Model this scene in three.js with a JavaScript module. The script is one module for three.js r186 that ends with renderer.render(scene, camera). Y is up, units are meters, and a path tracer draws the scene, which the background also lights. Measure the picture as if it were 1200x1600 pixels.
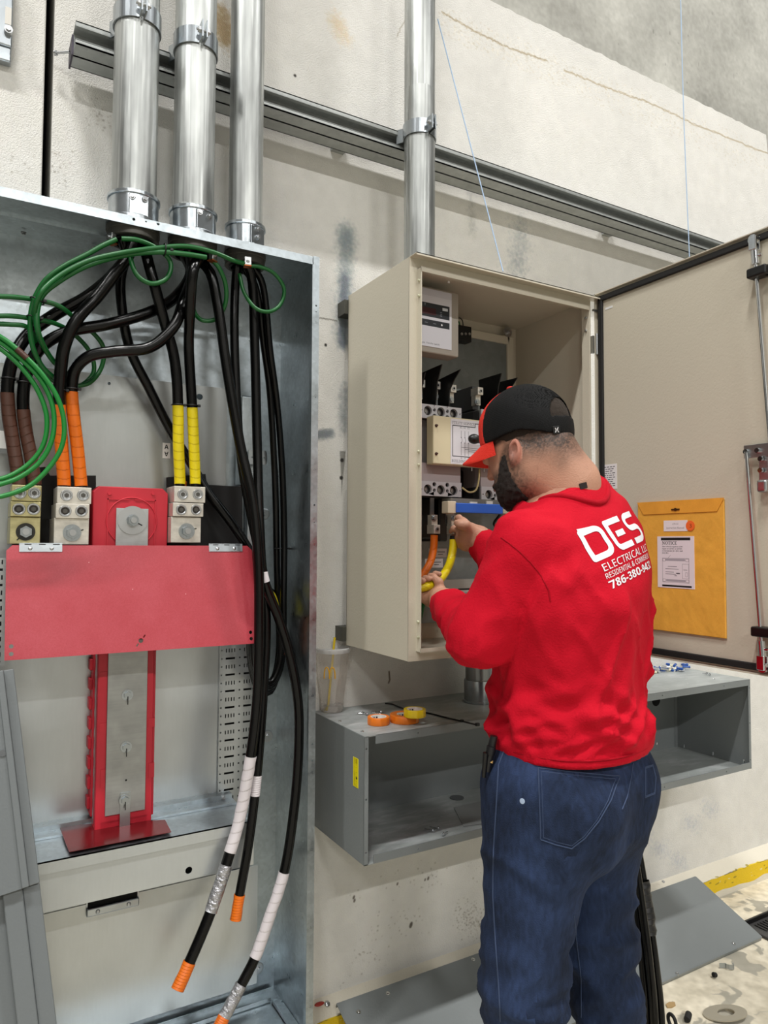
import * as THREE from 'three';
import { mergeGeometries, toCreasedNormals, mergeVertices } from 'three/addons/utils/BufferGeometryUtils.js';
import { RoundedBoxGeometry } from 'three/addons/geometries/RoundedBoxGeometry.js';
import { RectAreaLightUniformsLib } from 'three/addons/lights/RectAreaLightUniformsLib.js';
import { MeshBVH } from 'three-mesh-bvh';

// ---------------------------------------------------------------- camera
// World: x runs along the back wall, y is up, z comes out of the wall (wall face z = 0, floor y = 0). Metres.
const V = (x, y, z) => new THREE.Vector3(x, y, z);
const FOCAL = 1120.27, CAM = V(0, 1.345, 1.83), YAW = 0.52685, PITCH = 0.0444, ROLL = 0.00457;
const fwd0 = V(Math.sin(YAW), 0, -Math.cos(YAW)), rgt0 = V(Math.cos(YAW), 0, Math.sin(YAW)), up0 = V(0, 1, 0);
const fwd = fwd0.clone().multiplyScalar(Math.cos(PITCH)).addScaledVector(up0, Math.sin(PITCH));
const upP = up0.clone().multiplyScalar(Math.cos(PITCH)).addScaledVector(fwd0, -Math.sin(PITCH));
const rgt = rgt0.clone().multiplyScalar(Math.cos(ROLL)).addScaledVector(upP, Math.sin(ROLL));
const upv = upP.clone().multiplyScalar(Math.cos(ROLL)).addScaledVector(rgt0, -Math.sin(ROLL));
const scene = new THREE.Scene();
const camera = new THREE.PerspectiveCamera(2 * Math.atan(800 / FOCAL) * 180 / Math.PI, 0.75, 0.05, 60);
camera.position.copy(CAM);
camera.quaternion.setFromRotationMatrix(new THREE.Matrix4().makeBasis(rgt, upv, fwd.clone().negate()));
scene.add(camera);
const renderer = new THREE.WebGLRenderer({ antialias: true });
renderer.toneMapping = THREE.LinearToneMapping;
renderer.toneMappingExposure = 0.73;
renderer.shadowMap.enabled = true;
// strip lights: [x, z, radiance]
const LAMPS = [[-4.6, 2.6, 430], [-1.2, 2.6, 470], [4.8, 2.6, 520], [-6.0, 11.5, 480], [-1.6, 11.5, 580], [2.6, 11.5, 500], [7, 11.5, 260]];
scene.background = new THREE.Color(0x000000);
RectAreaLightUniformsLib.init();

// a photo pixel seen on a plane of the place
const ray = (px, py) => fwd.clone().addScaledVector(rgt, (px - 600) / FOCAL).addScaledVector(upv, -(py - 800) / FOCAL);
const Z = (px, py, z) => { const d = ray(px, py); return CAM.clone().addScaledVector(d, (z - CAM.z) / d.z); };
const X = (px, py, x) => { const d = ray(px, py); return CAM.clone().addScaledVector(d, (x - CAM.x) / d.x); };
const Y = (px, py, y) => { const d = ray(px, py); return CAM.clone().addScaledVector(d, (y - CAM.y) / d.y); };
const DEPTH = (px, py, t) => CAM.clone().addScaledVector(ray(px, py), t);

// ---------------------------------------------------------------- small tools
function rng(seed) { let s = seed | 0; return () => { s = (s + 0x6d2b79f5) | 0; let t = Math.imul(s ^ (s >>> 15), 1 | s); t = (t + Math.imul(t ^ (t >>> 7), 61 | t)) ^ t; return ((t ^ (t >>> 14)) >>> 0) / 4294967296; }; }
const lerp = (a, b, t) => a + (b - a) * t, clamp = (x, a, b) => Math.min(b, Math.max(a, x));
const sstep = (a, b, x) => { const t = clamp((x - a) / (b - a), 0, 1); return t * t * (3 - 2 * t); };
const hash2 = (x, y, s) => { let h = Math.imul(x, 374761393) + Math.imul(y, 668265263) + Math.imul(s, 2147483647 ^ 0x1b873593); h = Math.imul(h ^ (h >>> 13), 1274126177); return ((h ^ (h >>> 16)) >>> 0) / 4294967296; };
// value noise that tiles after `per` cells
function vnoise(x, y, per, s) {
  const xi = Math.floor(x), yi = Math.floor(y), fx = x - xi, fy = y - yi, u = fx * fx * (3 - 2 * fx), v = fy * fy * (3 - 2 * fy);
  const m = (a) => ((a % per) + per) % per;
  const a = hash2(m(xi), m(yi), s), b = hash2(m(xi + 1), m(yi), s), c = hash2(m(xi), m(yi + 1), s), d = hash2(m(xi + 1), m(yi + 1), s);
  return lerp(lerp(a, b, u), lerp(c, d, u), v);
}
const fbm = (x, y, per, s, oct = 4) => { let a = 0, w = 0.5, t = 0, p = per; for (let i = 0; i < oct; i++) { a += w * vnoise(x, y, p, s + i); t += w; w *= 0.5; x *= 2; y *= 2; p *= 2; } return a / t; };
const hash3 = (x, y, z) => hash2(x + Math.imul(z, 7919), y + Math.imul(z, 104729), 17);
function noise3(x, y, z) {
  const xi = Math.floor(x), yi = Math.floor(y), zi = Math.floor(z), f = (t) => t * t * (3 - 2 * t), u = f(x - xi), v = f(y - yi), w = f(z - zi);
  const l = (k) => lerp(lerp(hash3(xi, yi, zi + k), hash3(xi + 1, yi, zi + k), u), lerp(hash3(xi, yi + 1, zi + k), hash3(xi + 1, yi + 1, zi + k), u), v);
  return lerp(l(0), l(1), w) * 2 - 1;
}
function dataTex(n, fn, srgb) {
  const d = new Uint8Array(n * n * 4);
  for (let y = 0; y < n; y++) for (let x = 0; x < n; x++) { const c = fn(x / n, y / n), o = (y * n + x) * 4; for (let k = 0; k < 3; k++) d[o + k] = clamp(Math.round(255 * (c.length ? c[k] : c)), 0, 255); d[o + 3] = 255; }
  const t = new THREE.DataTexture(d, n, n); t.wrapS = t.wrapT = THREE.RepeatWrapping; t.magFilter = THREE.LinearFilter; t.minFilter = THREE.LinearMipmapLinearFilter; t.generateMipmaps = true;
  if (srgb) t.colorSpace = THREE.SRGBColorSpace;
  t.needsUpdate = true; return t;
}
const rep = (t, rx, ry = rx) => { const c = t.clone(); c.repeat.set(rx, ry); c.needsUpdate = true; return c; };
function canvasTex(w, h, draw, srgb = true) {
  const c = document.createElement('canvas'); c.width = w; c.height = h; draw(c.getContext('2d'), w, h);
  const t = new THREE.CanvasTexture(c); if (srgb) t.colorSpace = THREE.SRGBColorSpace; t.magFilter = THREE.LinearFilter; t.wrapS = t.wrapT = THREE.ClampToEdgeWrapping; return t;
}
// ------ names, things, parts
const taken = new Map();
function numbered(n) { const k = taken.get(n) ?? 0; taken.set(n, k + 1); return k ? n + '_' + String(k).padStart(3, '0') : n; }
function shade(o) { o.castShadow = true; o.receiveShadow = true; return o; }
const asGeo = (g) => { if (!Array.isArray(g)) return g; const l = g.map((x) => { let y = x.index ? x.toNonIndexed() : x.clone(); for (const k of Object.keys(y.attributes)) if (!['position', 'normal', 'uv'].includes(k)) y.deleteAttribute(k); if (!y.attributes.normal) y.computeVertexNormals(); if (!y.attributes.uv) boxUV(y); y.clearGroups(); return y; }); return mergeGeometries(l); };
const origin = (p) => { const o = V(0, 0, 0); while (p && p !== scene) { o.add(p.position); p = p.parent; } return o; };
// shapes come in world metres; the mesh sits under its parent without being moved
function obj(name, geos, mat, parent, label) {
  const src = asGeo(geos), g = Array.isArray(geos) ? src : src.clone(), m = shade(new THREE.Mesh(g, mat));
  m.name = parent ? name : numbered(name);
  if (parent) { const o = origin(parent); if (o.lengthSq()) g.translate(-o.x, -o.y, -o.z); }
  if (label) m.userData.label = label;
  (parent ?? scene).add(m);
  return m;
}
function one(name, label, category, geos, mat, group, base) {         // a thing that is one mesh, its origin at its base
  const g = asGeo(geos).clone(); g.computeBoundingBox(); const b = g.boundingBox, c = base ?? V((b.min.x + b.max.x) / 2, b.min.y, (b.min.z + b.max.z) / 2);
  g.translate(-c.x, -c.y, -c.z);
  const m = shade(new THREE.Mesh(g, mat)); m.name = numbered(name); m.position.copy(c); m.userData = { label, category }; if (group) m.userData.group = group; scene.add(m); return m;
}
function thing(name, label, category, at, group) {
  const o = new THREE.Group(); o.name = numbered(name); o.position.copy(at); o.userData = { label, category }; if (group) o.userData.group = group; scene.add(o); return o;
}
function structure(name, geos, mat) { const m = obj(name, geos, mat); m.userData.kind = 'structure'; return m; }
function copyOf(t, at, turn, label) { const c = t.clone(); c.name = numbered(t.name.replace(/_\d{3}$/, '')); c.userData = { ...t.userData }; if (label) c.userData.label = label; c.position.copy(at); if (turn) c.rotation.set(...turn); scene.add(c); return c; }
// ------ geometry
function boxUV(g, s = 1) {                                              // uv in metres from the shape's own axes
  if (!g.attributes.normal) g.computeVertexNormals();
  const p = g.attributes.position, n = g.attributes.normal, uv = new Float32Array(p.count * 2);
  for (let i = 0; i < p.count; i++) {
    const ax = Math.abs(n.getX(i)), ay = Math.abs(n.getY(i)), az = Math.abs(n.getZ(i));
    let u, v; if (az >= ax && az >= ay) { u = p.getX(i); v = p.getY(i); } else if (ax >= ay) { u = p.getZ(i); v = p.getY(i); } else { u = p.getX(i); v = p.getZ(i); }
    uv[2 * i] = u * s; uv[2 * i + 1] = v * s;
  }
  g.setAttribute('uv', new THREE.BufferAttribute(uv, 2)); return g;
}
const flat = (g) => { const h = g.index ? g.toNonIndexed() : g; h.computeVertexNormals(); return boxUV(h); };
function bx(x0, x1, y0, y1, z0, z1, r = 0) {
  const w = Math.abs(x1 - x0), h = Math.abs(y1 - y0), d = Math.abs(z1 - z0);
  const g = r ? new RoundedBoxGeometry(w, h, d, 2, Math.min(r, w / 2.01, h / 2.01, d / 2.01)) : new THREE.BoxGeometry(w, h, d);
  g.translate((x0 + x1) / 2, (y0 + y1) / 2, (z0 + z1) / 2); return boxUV(g);
}
// a box whose front face (z1) covers a rectangle of the photo
function zbx(px0, py0, px1, py1, z0, z1, r = 0) {
  const mx = (px0 + px1) / 2, my = (py0 + py1) / 2;
  return bx(Z(px0, my, z1).x, Z(px1, my, z1).x, Z(mx, py1, z1).y, Z(mx, py0, z1).y, z0, z1, r);
}
function cyl(a, b, r, r2 = r, seg = 20, open = false) {                 // from a to b
  const d = b.clone().sub(a), L = d.length(), g = new THREE.CylinderGeometry(r2, r, L, seg, 1, open);
  g.translate(0, L / 2, 0); g.applyQuaternion(new THREE.Quaternion().setFromUnitVectors(up0, d.clone().normalize())); g.translate(a.x, a.y, a.z);
  return g;
}
function pipeG(a, b, ro, ri, seg = 40) {                                 // hollow pipe
  const L = a.distanceTo(b), e = Math.min(0.001, (ro - ri) / 3);
  const g = new THREE.LatheGeometry([[ri, 0], [ro - e, 0], [ro, e], [ro, L - e], [ro - e, L], [ri, L], [ri, 0]].map(([x, y]) => new THREE.Vector2(x, y)), seg);
  g.applyQuaternion(new THREE.Quaternion().setFromUnitVectors(up0, b.clone().sub(a).normalize())); g.translate(a.x, a.y, a.z); return toCreasedNormals(g, 0.6);
}
function lathe(pts, seg = 32) { return toCreasedNormals(new THREE.LatheGeometry(pts.map(([x, y]) => new THREE.Vector2(x, y)), seg), 0.7); }
const curveOf = (pts, tension = 0.5) => new THREE.CatmullRomCurve3(pts, false, 'centripetal', tension);
class Span extends THREE.Curve { constructor(c, a, b) { super(); this.c = c; this.a = a; this.b = b; } getPoint(t, o = V(0, 0, 0)) { return this.c.getPointAt(clamp(lerp(this.a, this.b, t), 0, 1), o); } }
function tube(c, r, seg = 64, rad = 12, caps = true) {
  const g = new THREE.TubeGeometry(c, seg, r, rad, false), l = [g];
  if (caps) for (const t of [0, 1]) { const p = c.getPointAt(t), d = c.getTangentAt(t).multiplyScalar(t ? 1 : -1), k = new THREE.CircleGeometry(r, rad); k.applyQuaternion(new THREE.Quaternion().setFromUnitVectors(V(0, 0, 1), d)); k.translate(p.x, p.y, p.z); l.push(k); }
  return l.length > 1 ? asGeo(l) : g;
}
// extrude a shape lying in xy (metres), front face at z1, back at z0
function slab(shape, z0, z1, bevel = 0) {
  const g = new THREE.ExtrudeGeometry(shape, { depth: z1 - z0 - 2 * bevel, bevelEnabled: bevel > 0, bevelThickness: bevel, bevelSize: bevel, bevelOffset: -bevel, bevelSegments: 2, curveSegments: 16 });
  g.translate(0, 0, z0 + bevel); return flat(g);
}
const poly = (pts) => { const s = new THREE.Shape(); pts.forEach(([x, y], i) => i ? s.lineTo(x, y) : s.moveTo(x, y)); s.closePath(); return s; };
const hole = (s, x, y, r) => { const h = new THREE.Path(); h.absarc(x, y, r, 0, Math.PI * 2, true); s.holes.push(h); };
const slot = (s, x, y, w, h) => { const p = new THREE.Path(); p.moveTo(x - w / 2, y - h / 2); p.lineTo(x - w / 2, y + h / 2); p.lineTo(x + w / 2, y + h / 2); p.lineTo(x + w / 2, y - h / 2); p.closePath(); s.holes.push(p); };
const turned = (g, m) => { const h = g.clone(); h.applyMatrix4(m); return h; };
const M4 = () => new THREE.Matrix4();
function basis(at, zdir, ydir = up0) { const z = zdir.clone().normalize(), x = new THREE.Vector3().crossVectors(ydir, z).normalize(), y = new THREE.Vector3().crossVectors(z, x); return M4().makeBasis(x, y, z).setPosition(at); }
const hexBolt = (r, h) => { const g = new THREE.CylinderGeometry(r, r, h, 6); g.rotateX(Math.PI / 2); g.translate(0, 0, h / 2); return flat(g); };
const disc = (r, h, seg = 24) => { const g = new THREE.CylinderGeometry(r, r, h, seg); g.rotateX(Math.PI / 2); g.translate(0, 0, h / 2); return toCreasedNormals(g, 0.6); };
const screwHead = (r) => { const g = new THREE.SphereGeometry(r, 14, 7, 0, Math.PI * 2, 0, Math.PI / 2); g.rotateX(Math.PI / 2); g.scale(1, 1, 0.5); return g; };

// ---------------------------------------------------------------- lights: rows of strip fittings under the hall's ceiling
const CEIL = 9;
const lampBody = new THREE.MeshStandardMaterial({ color: 0xd8dadb, roughness: 0.5 });
const lampGlow = new THREE.MeshStandardMaterial({ color: 0xffffff, emissive: 0xfff6ea, emissiveIntensity: 6 });
function stripLamp(x, z, power, w = 1.5, d = 0.3, y = CEIL - 0.35) {
  const t = thing('strip_light', 'long white strip light hung under the hall ceiling', 'light', V(x, y, z), 'ceiling strip lights');
  obj('housing', [bx(x - w / 2, x + w / 2, y, y + 0.07, z - d / 2, z + d / 2, 0.01), bx(x - w / 2 + 0.1, x - w / 2 + 0.12, y + 0.07, CEIL, z - 0.01, z + 0.01), bx(x + w / 2 - 0.12, x + w / 2 - 0.1, y + 0.07, CEIL, z - 0.01, z + 0.01)], lampBody, t);
  obj('diffuser', bx(x - w / 2 + 0.02, x + w / 2 - 0.02, y - 0.012, y, z - d / 2 + 0.02, z + d / 2 - 0.02), lampGlow, t);
  const l = new THREE.RectAreaLight(0xfffefb, power, w - 0.06, d - 0.06); l.position.set(0, -0.02, 0); l.rotation.x = -Math.PI / 2; l.castShadow = true; t.add(l);
}
for (const [x, z, p] of LAMPS) stripLamp(x, z, p);
// ---------------------------------------------------------------- materials
const std = (color, roughness = 0.6, metalness = 0, more = {}) => new THREE.MeshStandardMaterial({ color, roughness, metalness, side: THREE.DoubleSide, ...more });
const lin = (r, g, b) => new THREE.Color().setRGB(r, g, b);
const grainT = dataTex(512, (u, v) => fbm(u * 64, v * 64, 64, 3, 3));                 // fine orange-peel / grain
const coarseT = dataTex(256, (u, v) => fbm(u * 8, v * 8, 8, 9, 5));
const brushedT = dataTex(256, (u, v) => 0.88 + 0.045 * (fbm(u * 4, v * 64, 64, 21, 3) - 0.5) + 0.12 * (fbm(u * 8, v * 8, 8, 5, 3) - 0.5), true);
// galvanised sheet: crystal spangle
const spangle = (() => {
  const n = 24, pts = []; const R = rng(41);
  for (let j = 0; j < n; j++) for (let i = 0; i < n; i++) pts.push([(i + R()) / n, (j + R()) / n, R(), R()]);
  return (u, v) => { const ci = Math.floor(u * n), cj = Math.floor(v * n); let b = 9, val = 0, a2 = 0; for (let dj = -1; dj < 2; dj++) for (let di = -1; di < 2; di++) { const i = (ci + di + n) % n, j = (cj + dj + n) % n, p = pts[j * n + i]; let dx = Math.abs(p[0] - u), dy = Math.abs(p[1] - v); dx = Math.min(dx, 1 - dx); dy = Math.min(dy, 1 - dy); const d = dx * dx + dy * dy; if (d < b) { b = d; val = p[2]; a2 = p[3]; } } return [val, a2]; };
})();
const galvColor = dataTex(512, (u, v) => { const [a] = spangle(u, v), n = fbm(u * 6, v * 6, 6, 77, 4); const k = 0.84 + 0.05 * (a - 0.5) + 0.10 * (n - 0.5); return [k * 0.97, k * 0.99, k]; }, true);
const galvRough = dataTex(512, (u, v) => { const [, b] = spangle(u, v); return 0.36 + 0.10 * (b - 0.5) + 0.22 * (fbm(u * 5, v * 5, 5, 12, 4) - 0.5); });
const MGalv = std(0xe0e6ea, 1, 1, { map: rep(galvColor, 5.5), roughnessMap: rep(galvRough, 5.5), bumpMap: rep(coarseT, 4), bumpScale: 0.0006 });
const plateColor = dataTex(256, (u, v) => { const k = 0.92 + 0.05 * (fbm(u * 5, v * 5, 5, 18, 5) - 0.5) + 0.018 * (fbm(u * 96, v * 12, 96, 19, 2) - 0.5); return [k, k, k * 0.985]; }, true);
const MPlate = std(0xcdd2d6, 0.27, 0.6, { map: rep(plateColor, 3), bumpMap: rep(coarseT, 3), bumpScale: 0.0002 });   // satin mounting plate
const conduitColor = dataTex(512, (u, v) => { const s = fbm(u * 24, v * 3, 24, 31, 3), n = fbm(u * 6, v * 6, 6, 8, 5), streak = sstep(0.62, 0.75, fbm(u * 40, v * 4, 40, 55, 2)); const k = 0.80 + 0.26 * (s - 0.5) + 0.42 * (n - 0.5) + 0.12 * streak; return [k, k, k * 0.985]; }, true);
const MConduit = std(0xd3d6d7, 1, 0.92, { map: conduitColor, roughnessMap: rep(dataTex(256, (u, v) => 0.44 + 0.34 * (fbm(u * 9, v * 9, 9, 14, 5) - 0.5)), 1), bumpMap: coarseT, bumpScale: 0.0012 });
const MZinc = std(0xd2d5d8, 0.28, 1, { map: galvColor });
const MSteel = std(0xb9bbbd, 0.32, 1);
const MChrome = std(0xdadcdf, 0.12, 1);
const MStrut = std(0xc9c9c5, 0.45, 0.45, { map: rep(galvColor, 3) });
const MBlack = std(0x070708, 0.42);
const MRubber = std(0x151414, 0.75);
const MCable = new THREE.MeshPhysicalMaterial({ color: 0x040404, roughness: 0.24, specularIntensity: 0.6, side: THREE.DoubleSide, bumpMap: rep(coarseT, 2), bumpScale: 0.0006 });
const MDark = std(0x050505, 0.9);
const MGreen = std(0x0a5a24, 0.38);
const MGreenBright = std(0x117a2e, 0.36);
const MCopper = std(0xb5673a, 0.35, 0.9);
const tapeBump = dataTex(128, (u, v) => { const t = (u * 9 + 0.25 * Math.sin(v * 6.28)) % 1; return 0.25 + 0.6 * t + 0.15 * fbm(u * 16, v * 16, 16, 2, 2); });
const tapeMat = (c, r = 0.38) => std(c, r, 0, { bumpMap: tapeBump, bumpScale: 0.0014 });
const MTapeOrange = tapeMat(0xd9690f), MTapeYellow = tapeMat(0xd9c512), MTapeBrown = tapeMat(0x4a2c20, 0.45), MTapeWhite = tapeMat(0xc9c3c6, 0.5), MTapeSilver = std(0xa9a9ad, 0.3, 0.7, { bumpMap: rep(coarseT, 2, 1), bumpScale: 0.006 });
const MBeige = std(0xc6bfae, 0.42, 0, { bumpMap: rep(grainT, 4), bumpScale: 0.00025 });
const MGrayDark = std(0x666b6d, 0.42, 0, { bumpMap: rep(grainT, 4), bumpScale: 0.0002 });
const MGrayPaint = std(0x7a7f80, 0.38, 0, { bumpMap: rep(grainT, 4), bumpScale: 0.0002 });
const MRed = std(0xd42438, 0.5, 0, { map: dataTex(128, (u, v) => { const k = 0.9 + 0.2 * (fbm(u * 8, v * 8, 8, 6, 4) - 0.5); return [k, k, k]; }, true) });
const MLug = std(0xece7dc, 0.4, 0.6, { map: rep(brushedT, 12) });

// ---------------------------------------------------------------- the hall
const WX0 = -1.0, WX1 = 4.2, WH = 4.0;                                   // the painted stretch of wall with its own picture of wear
const noiseFill = (g, w, h, seed, cell, base, amp, oct = 4, alpha = 1) => {
  const im = g.getImageData(0, 0, w, h), d = im.data;
  for (let y = 0; y < h; y++) for (let x = 0; x < w; x++) { const k = (fbm(x / cell, y / cell, 4096, seed, oct) - 0.5) * 2 * amp, o = (y * w + x) * 4; for (let c = 0; c < 3; c++) d[o + c] = clamp(d[o + c] + k * base[c], 0, 255); }
  g.putImageData(im, 0, 0);
};
const wallTex = canvasTex(2048, 1576, (g, w, h) => {
  const S = w / (WX1 - WX0), c = (px, py) => { const p = Z(px, py, 0); return [(p.x - WX0) * S, h - p.y * S]; };
  g.fillStyle = '#dcdad5'; g.fillRect(0, 0, w, h);
  noiseFill(g, w, h, 11, 220, [255, 250, 235], 0.05, 5);
  noiseFill(g, w, h, 23, 14, [255, 255, 255], 0.022, 3);
  const R = rng(7);
  // grey-blue spray paint: grainy dots round a core
  const spray = (pts, rad, col, n, a) => { for (let i = 0; i < n; i++) { const k = R() * (pts.length - 1), j = Math.floor(k), f = k - j, [x0, y0] = c(...pts[j]), [x1, y1] = c(...pts[j + 1]); const q = rad * S * Math.sqrt(-2 * Math.log(R() + 1e-6)) * 0.5, t = R() * 6.283; g.globalAlpha = a * (0.4 + 0.6 * R()); g.fillStyle = col; g.beginPath(); g.arc(lerp(x0, x1, f) + q * Math.cos(t), lerp(y0, y1, f) + q * Math.sin(t), 0.7 + 1.7 * R(), 0, 7); g.fill(); } g.globalAlpha = 1; };
  spray([[541, 350], [541, 380], [539, 450], [536, 525]], 0.03, '#7a828a', 6500, 0.07);
  spray([[539, 420], [537, 480], [535, 530]], 0.016, '#646c78', 3000, 0.075);
  spray([[538, 590], [537, 660]], 0.02, '#8a8d90', 1100, 0.09);
  spray([[492, 665], [505, 664], [519, 662]], 0.012, '#7d8488', 1000, 0.12);
  spray([[815, 340], [812, 390], [805, 420]], 0.05, '#9aa0a4', 1500, 0.10);
  spray([[735, 290], [738, 360]], 0.02, '#a9aaa6', 600, 0.08);
  for (const [x, y] of [[1005, 1275], [1030, 1300], [1080, 1262], [1110, 1240], [1060, 1320]]) spray([[x - 12, y], [x + 10, y + 8]], 0.035, '#a3a8b6', 420, 0.09);
  // trowelled grey patch with two holes left of the enclosure
  g.globalAlpha = 0.75; g.fillStyle = '#77766f'; g.beginPath(); [[531, 690], [540, 690], [539, 705], [536, 730], [534, 760], [533, 730], [532, 706]].forEach((p, i) => { const [x, y] = c(...p); i ? g.lineTo(x, y) : g.moveTo(x, y); }); g.fill(); g.globalAlpha = 1;
  for (const [x, y, r] of [[534.5, 704, 2.2], [533.5, 731, 2.2], [509, 527, 1.6], [461, 113, 1.6]]) { const [a, b] = c(x, y); g.fillStyle = '#2a2724'; g.beginPath(); g.arc(a, b, r, 0, 7); g.fill(); }
  // hair cracks
  const crack = (pts, lw, col, jit) => { g.strokeStyle = col; g.lineWidth = lw; g.beginPath(); for (let k = 0; k < pts.length - 1; k++) for (let i = 0; i <= 24; i++) { const f = i / 24, [x0, y0] = c(...pts[k]), [x1, y1] = c(...pts[k + 1]); const x = lerp(x0, x1, f) + (R() - 0.5) * jit, y = lerp(y0, y1, f) + (R() - 0.5) * jit; (k || i) ? g.lineTo(x, y) : g.moveTo(x, y); } g.stroke(); };
  crack([[492, 484], [527, 490]], 1, '#5b574f', 1);
  crack([[620, 55], [648, 0], [668, -30]], 1, '#a29a8b', 3);
  crack([[690, 18], [745, 50], [800, 76], [855, 95]], 2.2, '#c0b5a1', 3.4); crack([[690, 18], [745, 50], [800, 76], [855, 95]], 1.1, '#a2957d', 2.6);
  crack([[880, 108], [945, 136], [1010, 158], [1090, 196], [1200, 240]], 2.4, '#c4b9a5', 3.6); crack([[880, 108], [945, 136], [1010, 158], [1090, 196], [1200, 240]], 1.0, '#a89b84', 2.8);
  for (let i = 0; i < 1500; i++) { const f = R(), [x, y] = c(lerp(690, 1200, f) + (R() - 0.5) * 30, lerp(24, 246, f) + (R() - 0.35) * 44); g.globalAlpha = 0.3; g.fillStyle = R() < 0.5 ? '#c3b8a4' : '#efe9da'; g.fillRect(x, y, 1 + 3 * R(), 1 + 2 * R()); } g.globalAlpha = 1;
  // brown weep behind the conduits, buff stains low down
  spray([[345, 10], [350, 40], [352, 60]], 0.03, '#a8906a', 1600, 0.18);
  spray([[520, 20], [540, 60]], 0.03, '#d8c3a4', 900, 0.10);
  for (const [x, y, n] of [[640, 1412, 26], [598, 1416, 16], [730, 1405, 150], [745, 1415, 90], [668, 1345, 30], [552, 1376, 6], [622, 1355, 8], [540, 1515, 24], [640, 1518, 14], [100, 250, 30], [160, 170, 30], [35, 250, 16], [300, 280, 20], [580, 1460, 30], [760, 1330, 30]]) for (let i = 0; i < n; i++) { const [a, b] = c(x + (R() + R() - 1) * 34, y + (R() + R() - 1) * 30); g.globalAlpha = 0.15 + 0.4 * R(); g.fillStyle = R() < 0.6 ? '#6f675b' : '#8c8373'; g.fillRect(a, b, 0.6 + 1.5 * R(), 0.6 + 1.2 * R()); } g.globalAlpha = 1;
  for (const [x, y, r] of [[641, 1417, 3.4], [552, 1374, 2.2], [553, 1379, 2], [668, 1346, 2.2], [663, 1348, 1.6], [620, 1354, 1.8]]) { const [a, b] = c(x, y); g.globalAlpha = 0.8; g.fillStyle = '#4b443b'; g.beginPath(); g.ellipse(a, b, r * 0.6, r, 0.4, 0, 7); g.fill(); } g.globalAlpha = 1;
  { g.strokeStyle = '#5a4d40'; g.lineWidth = 1.6; g.beginPath(); const [a, b] = c(608, 1028), [d, e] = c(609, 1042), [p, q] = c(607, 1047); g.moveTo(a, b); g.lineTo(d, e); g.lineTo(p, q); g.stroke(); }
});
const wallBump = rep(grainT, 2.4);
const MWall = std(0xffffff, 0.78, 0, { map: wallTex, bumpMap: rep(grainT, 40, 30), bumpScale: 0.0012 });
const MConcrete = std(0xffffff, 0.85, 0, { map: canvasTex(1024, 512, (g, w, h) => { g.fillStyle = '#a5a49d'; g.fillRect(0, 0, w, h); noiseFill(g, w, h, 5, 90, [255, 255, 250], 0.14, 6); noiseFill(g, w, h, 15, 5, [255, 255, 255], 0.04, 2); const R = rng(3); for (let i = 0; i < 260; i++) { g.globalAlpha = 0.5 * R(); g.fillStyle = R() < 0.7 ? '#6c6b66' : '#c3c2ba'; g.fillRect(R() * w, R() * h, 1 + 3 * R(), 1 + 6 * R()); } g.globalAlpha = 1; }), bumpMap: rep(coarseT, 2), bumpScale: 0.004 }); MConcrete.map.wrapS = MConcrete.map.wrapT = THREE.RepeatWrapping;
const JX0 = 0.131, JX1 = 0.1495, SKIM = 3.16;
const wallUV = (g) => { const p = g.attributes.position, uv = g.attributes.uv; for (let i = 0; i < p.count; i++) uv.setXY(i, clamp((p.getX(i) - WX0) / (WX1 - WX0), 0.002, 0.998), clamp(p.getY(i) / WH, 0.002, 0.998)); return g; };
const wallBack = new THREE.Group(); wallBack.name = 'wall_back'; wallBack.userData = { kind: 'structure', label: 'cream painted concrete hall wall behind the enclosures' }; scene.add(wallBack);
obj('wall_panel', wallUV(bx(WX0, JX0, -0.05, WH, -0.2, 0, 0.004)), MWall, wallBack);
// right panel: thick cream skim coat with a ragged top edge, bare concrete behind and above it
{
  const R = rng(12), top = []; for (let i = 0; i <= 150; i++) { const x = lerp(WX1, JX1, i / 150), s = x > 3.02 ? -0.3 * sstep(3.02, 3.05, x) : 0; top.push([x, 3.162 + s + 0.010 * (fbm(x * 9, 2, 4096, 6, 4) - 0.5) + 0.012 * (R() - 0.5) * 0.5]); }
  obj('wall_panel', wallUV(slab(poly([[JX1, -0.05], [WX1, -0.05], ...top]), -0.02, 0, 0)), MWall, wallBack);
}
obj('bare_concrete', (() => { const g = bx(JX1, WX1, -0.05, WH, -0.2, -0.018), uv = g.attributes.uv, p = g.attributes.position; for (let i = 0; i < uv.count; i++) uv.setXY(i, (p.getX(i) - 1.3) / 3.0, (p.getY(i) - 2.95) / 1.5); return g; })(), MConcrete, wallBack, 'bare grey concrete above the cream coat');
obj('wall_joint', bx(JX0 - 0.02, JX1 + 0.02, -0.05, WH, -0.22, -0.17), MDark, wallBack, 'black open joint between two wall panels');
const MHall = std(0x6b6a67, 0.85), MHallCeil = std(0x5c5d5e, 0.85), HX0 = -9, HX1 = 10, HZ1 = 15;
obj('wall_plain', [bx(HX0, WX0, 0, CEIL, -0.2, 0), bx(WX1, HX1, 0, CEIL, -0.2, 0), bx(WX0, WX1, WH, CEIL, -0.2, 0)], MHall, wallBack);
structure('wall_left', bx(HX0 - 0.2, HX0, 0, CEIL, -0.2, HZ1 + 0.2), MHall);
structure('wall_right', bx(HX1, HX1 + 0.2, 0, CEIL, -0.2, HZ1 + 0.2), MHall);
structure('wall_front', bx(HX0, HX1, 0, CEIL, HZ1, HZ1 + 0.2), std(0xb3b1aa, 0.85));
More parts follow.
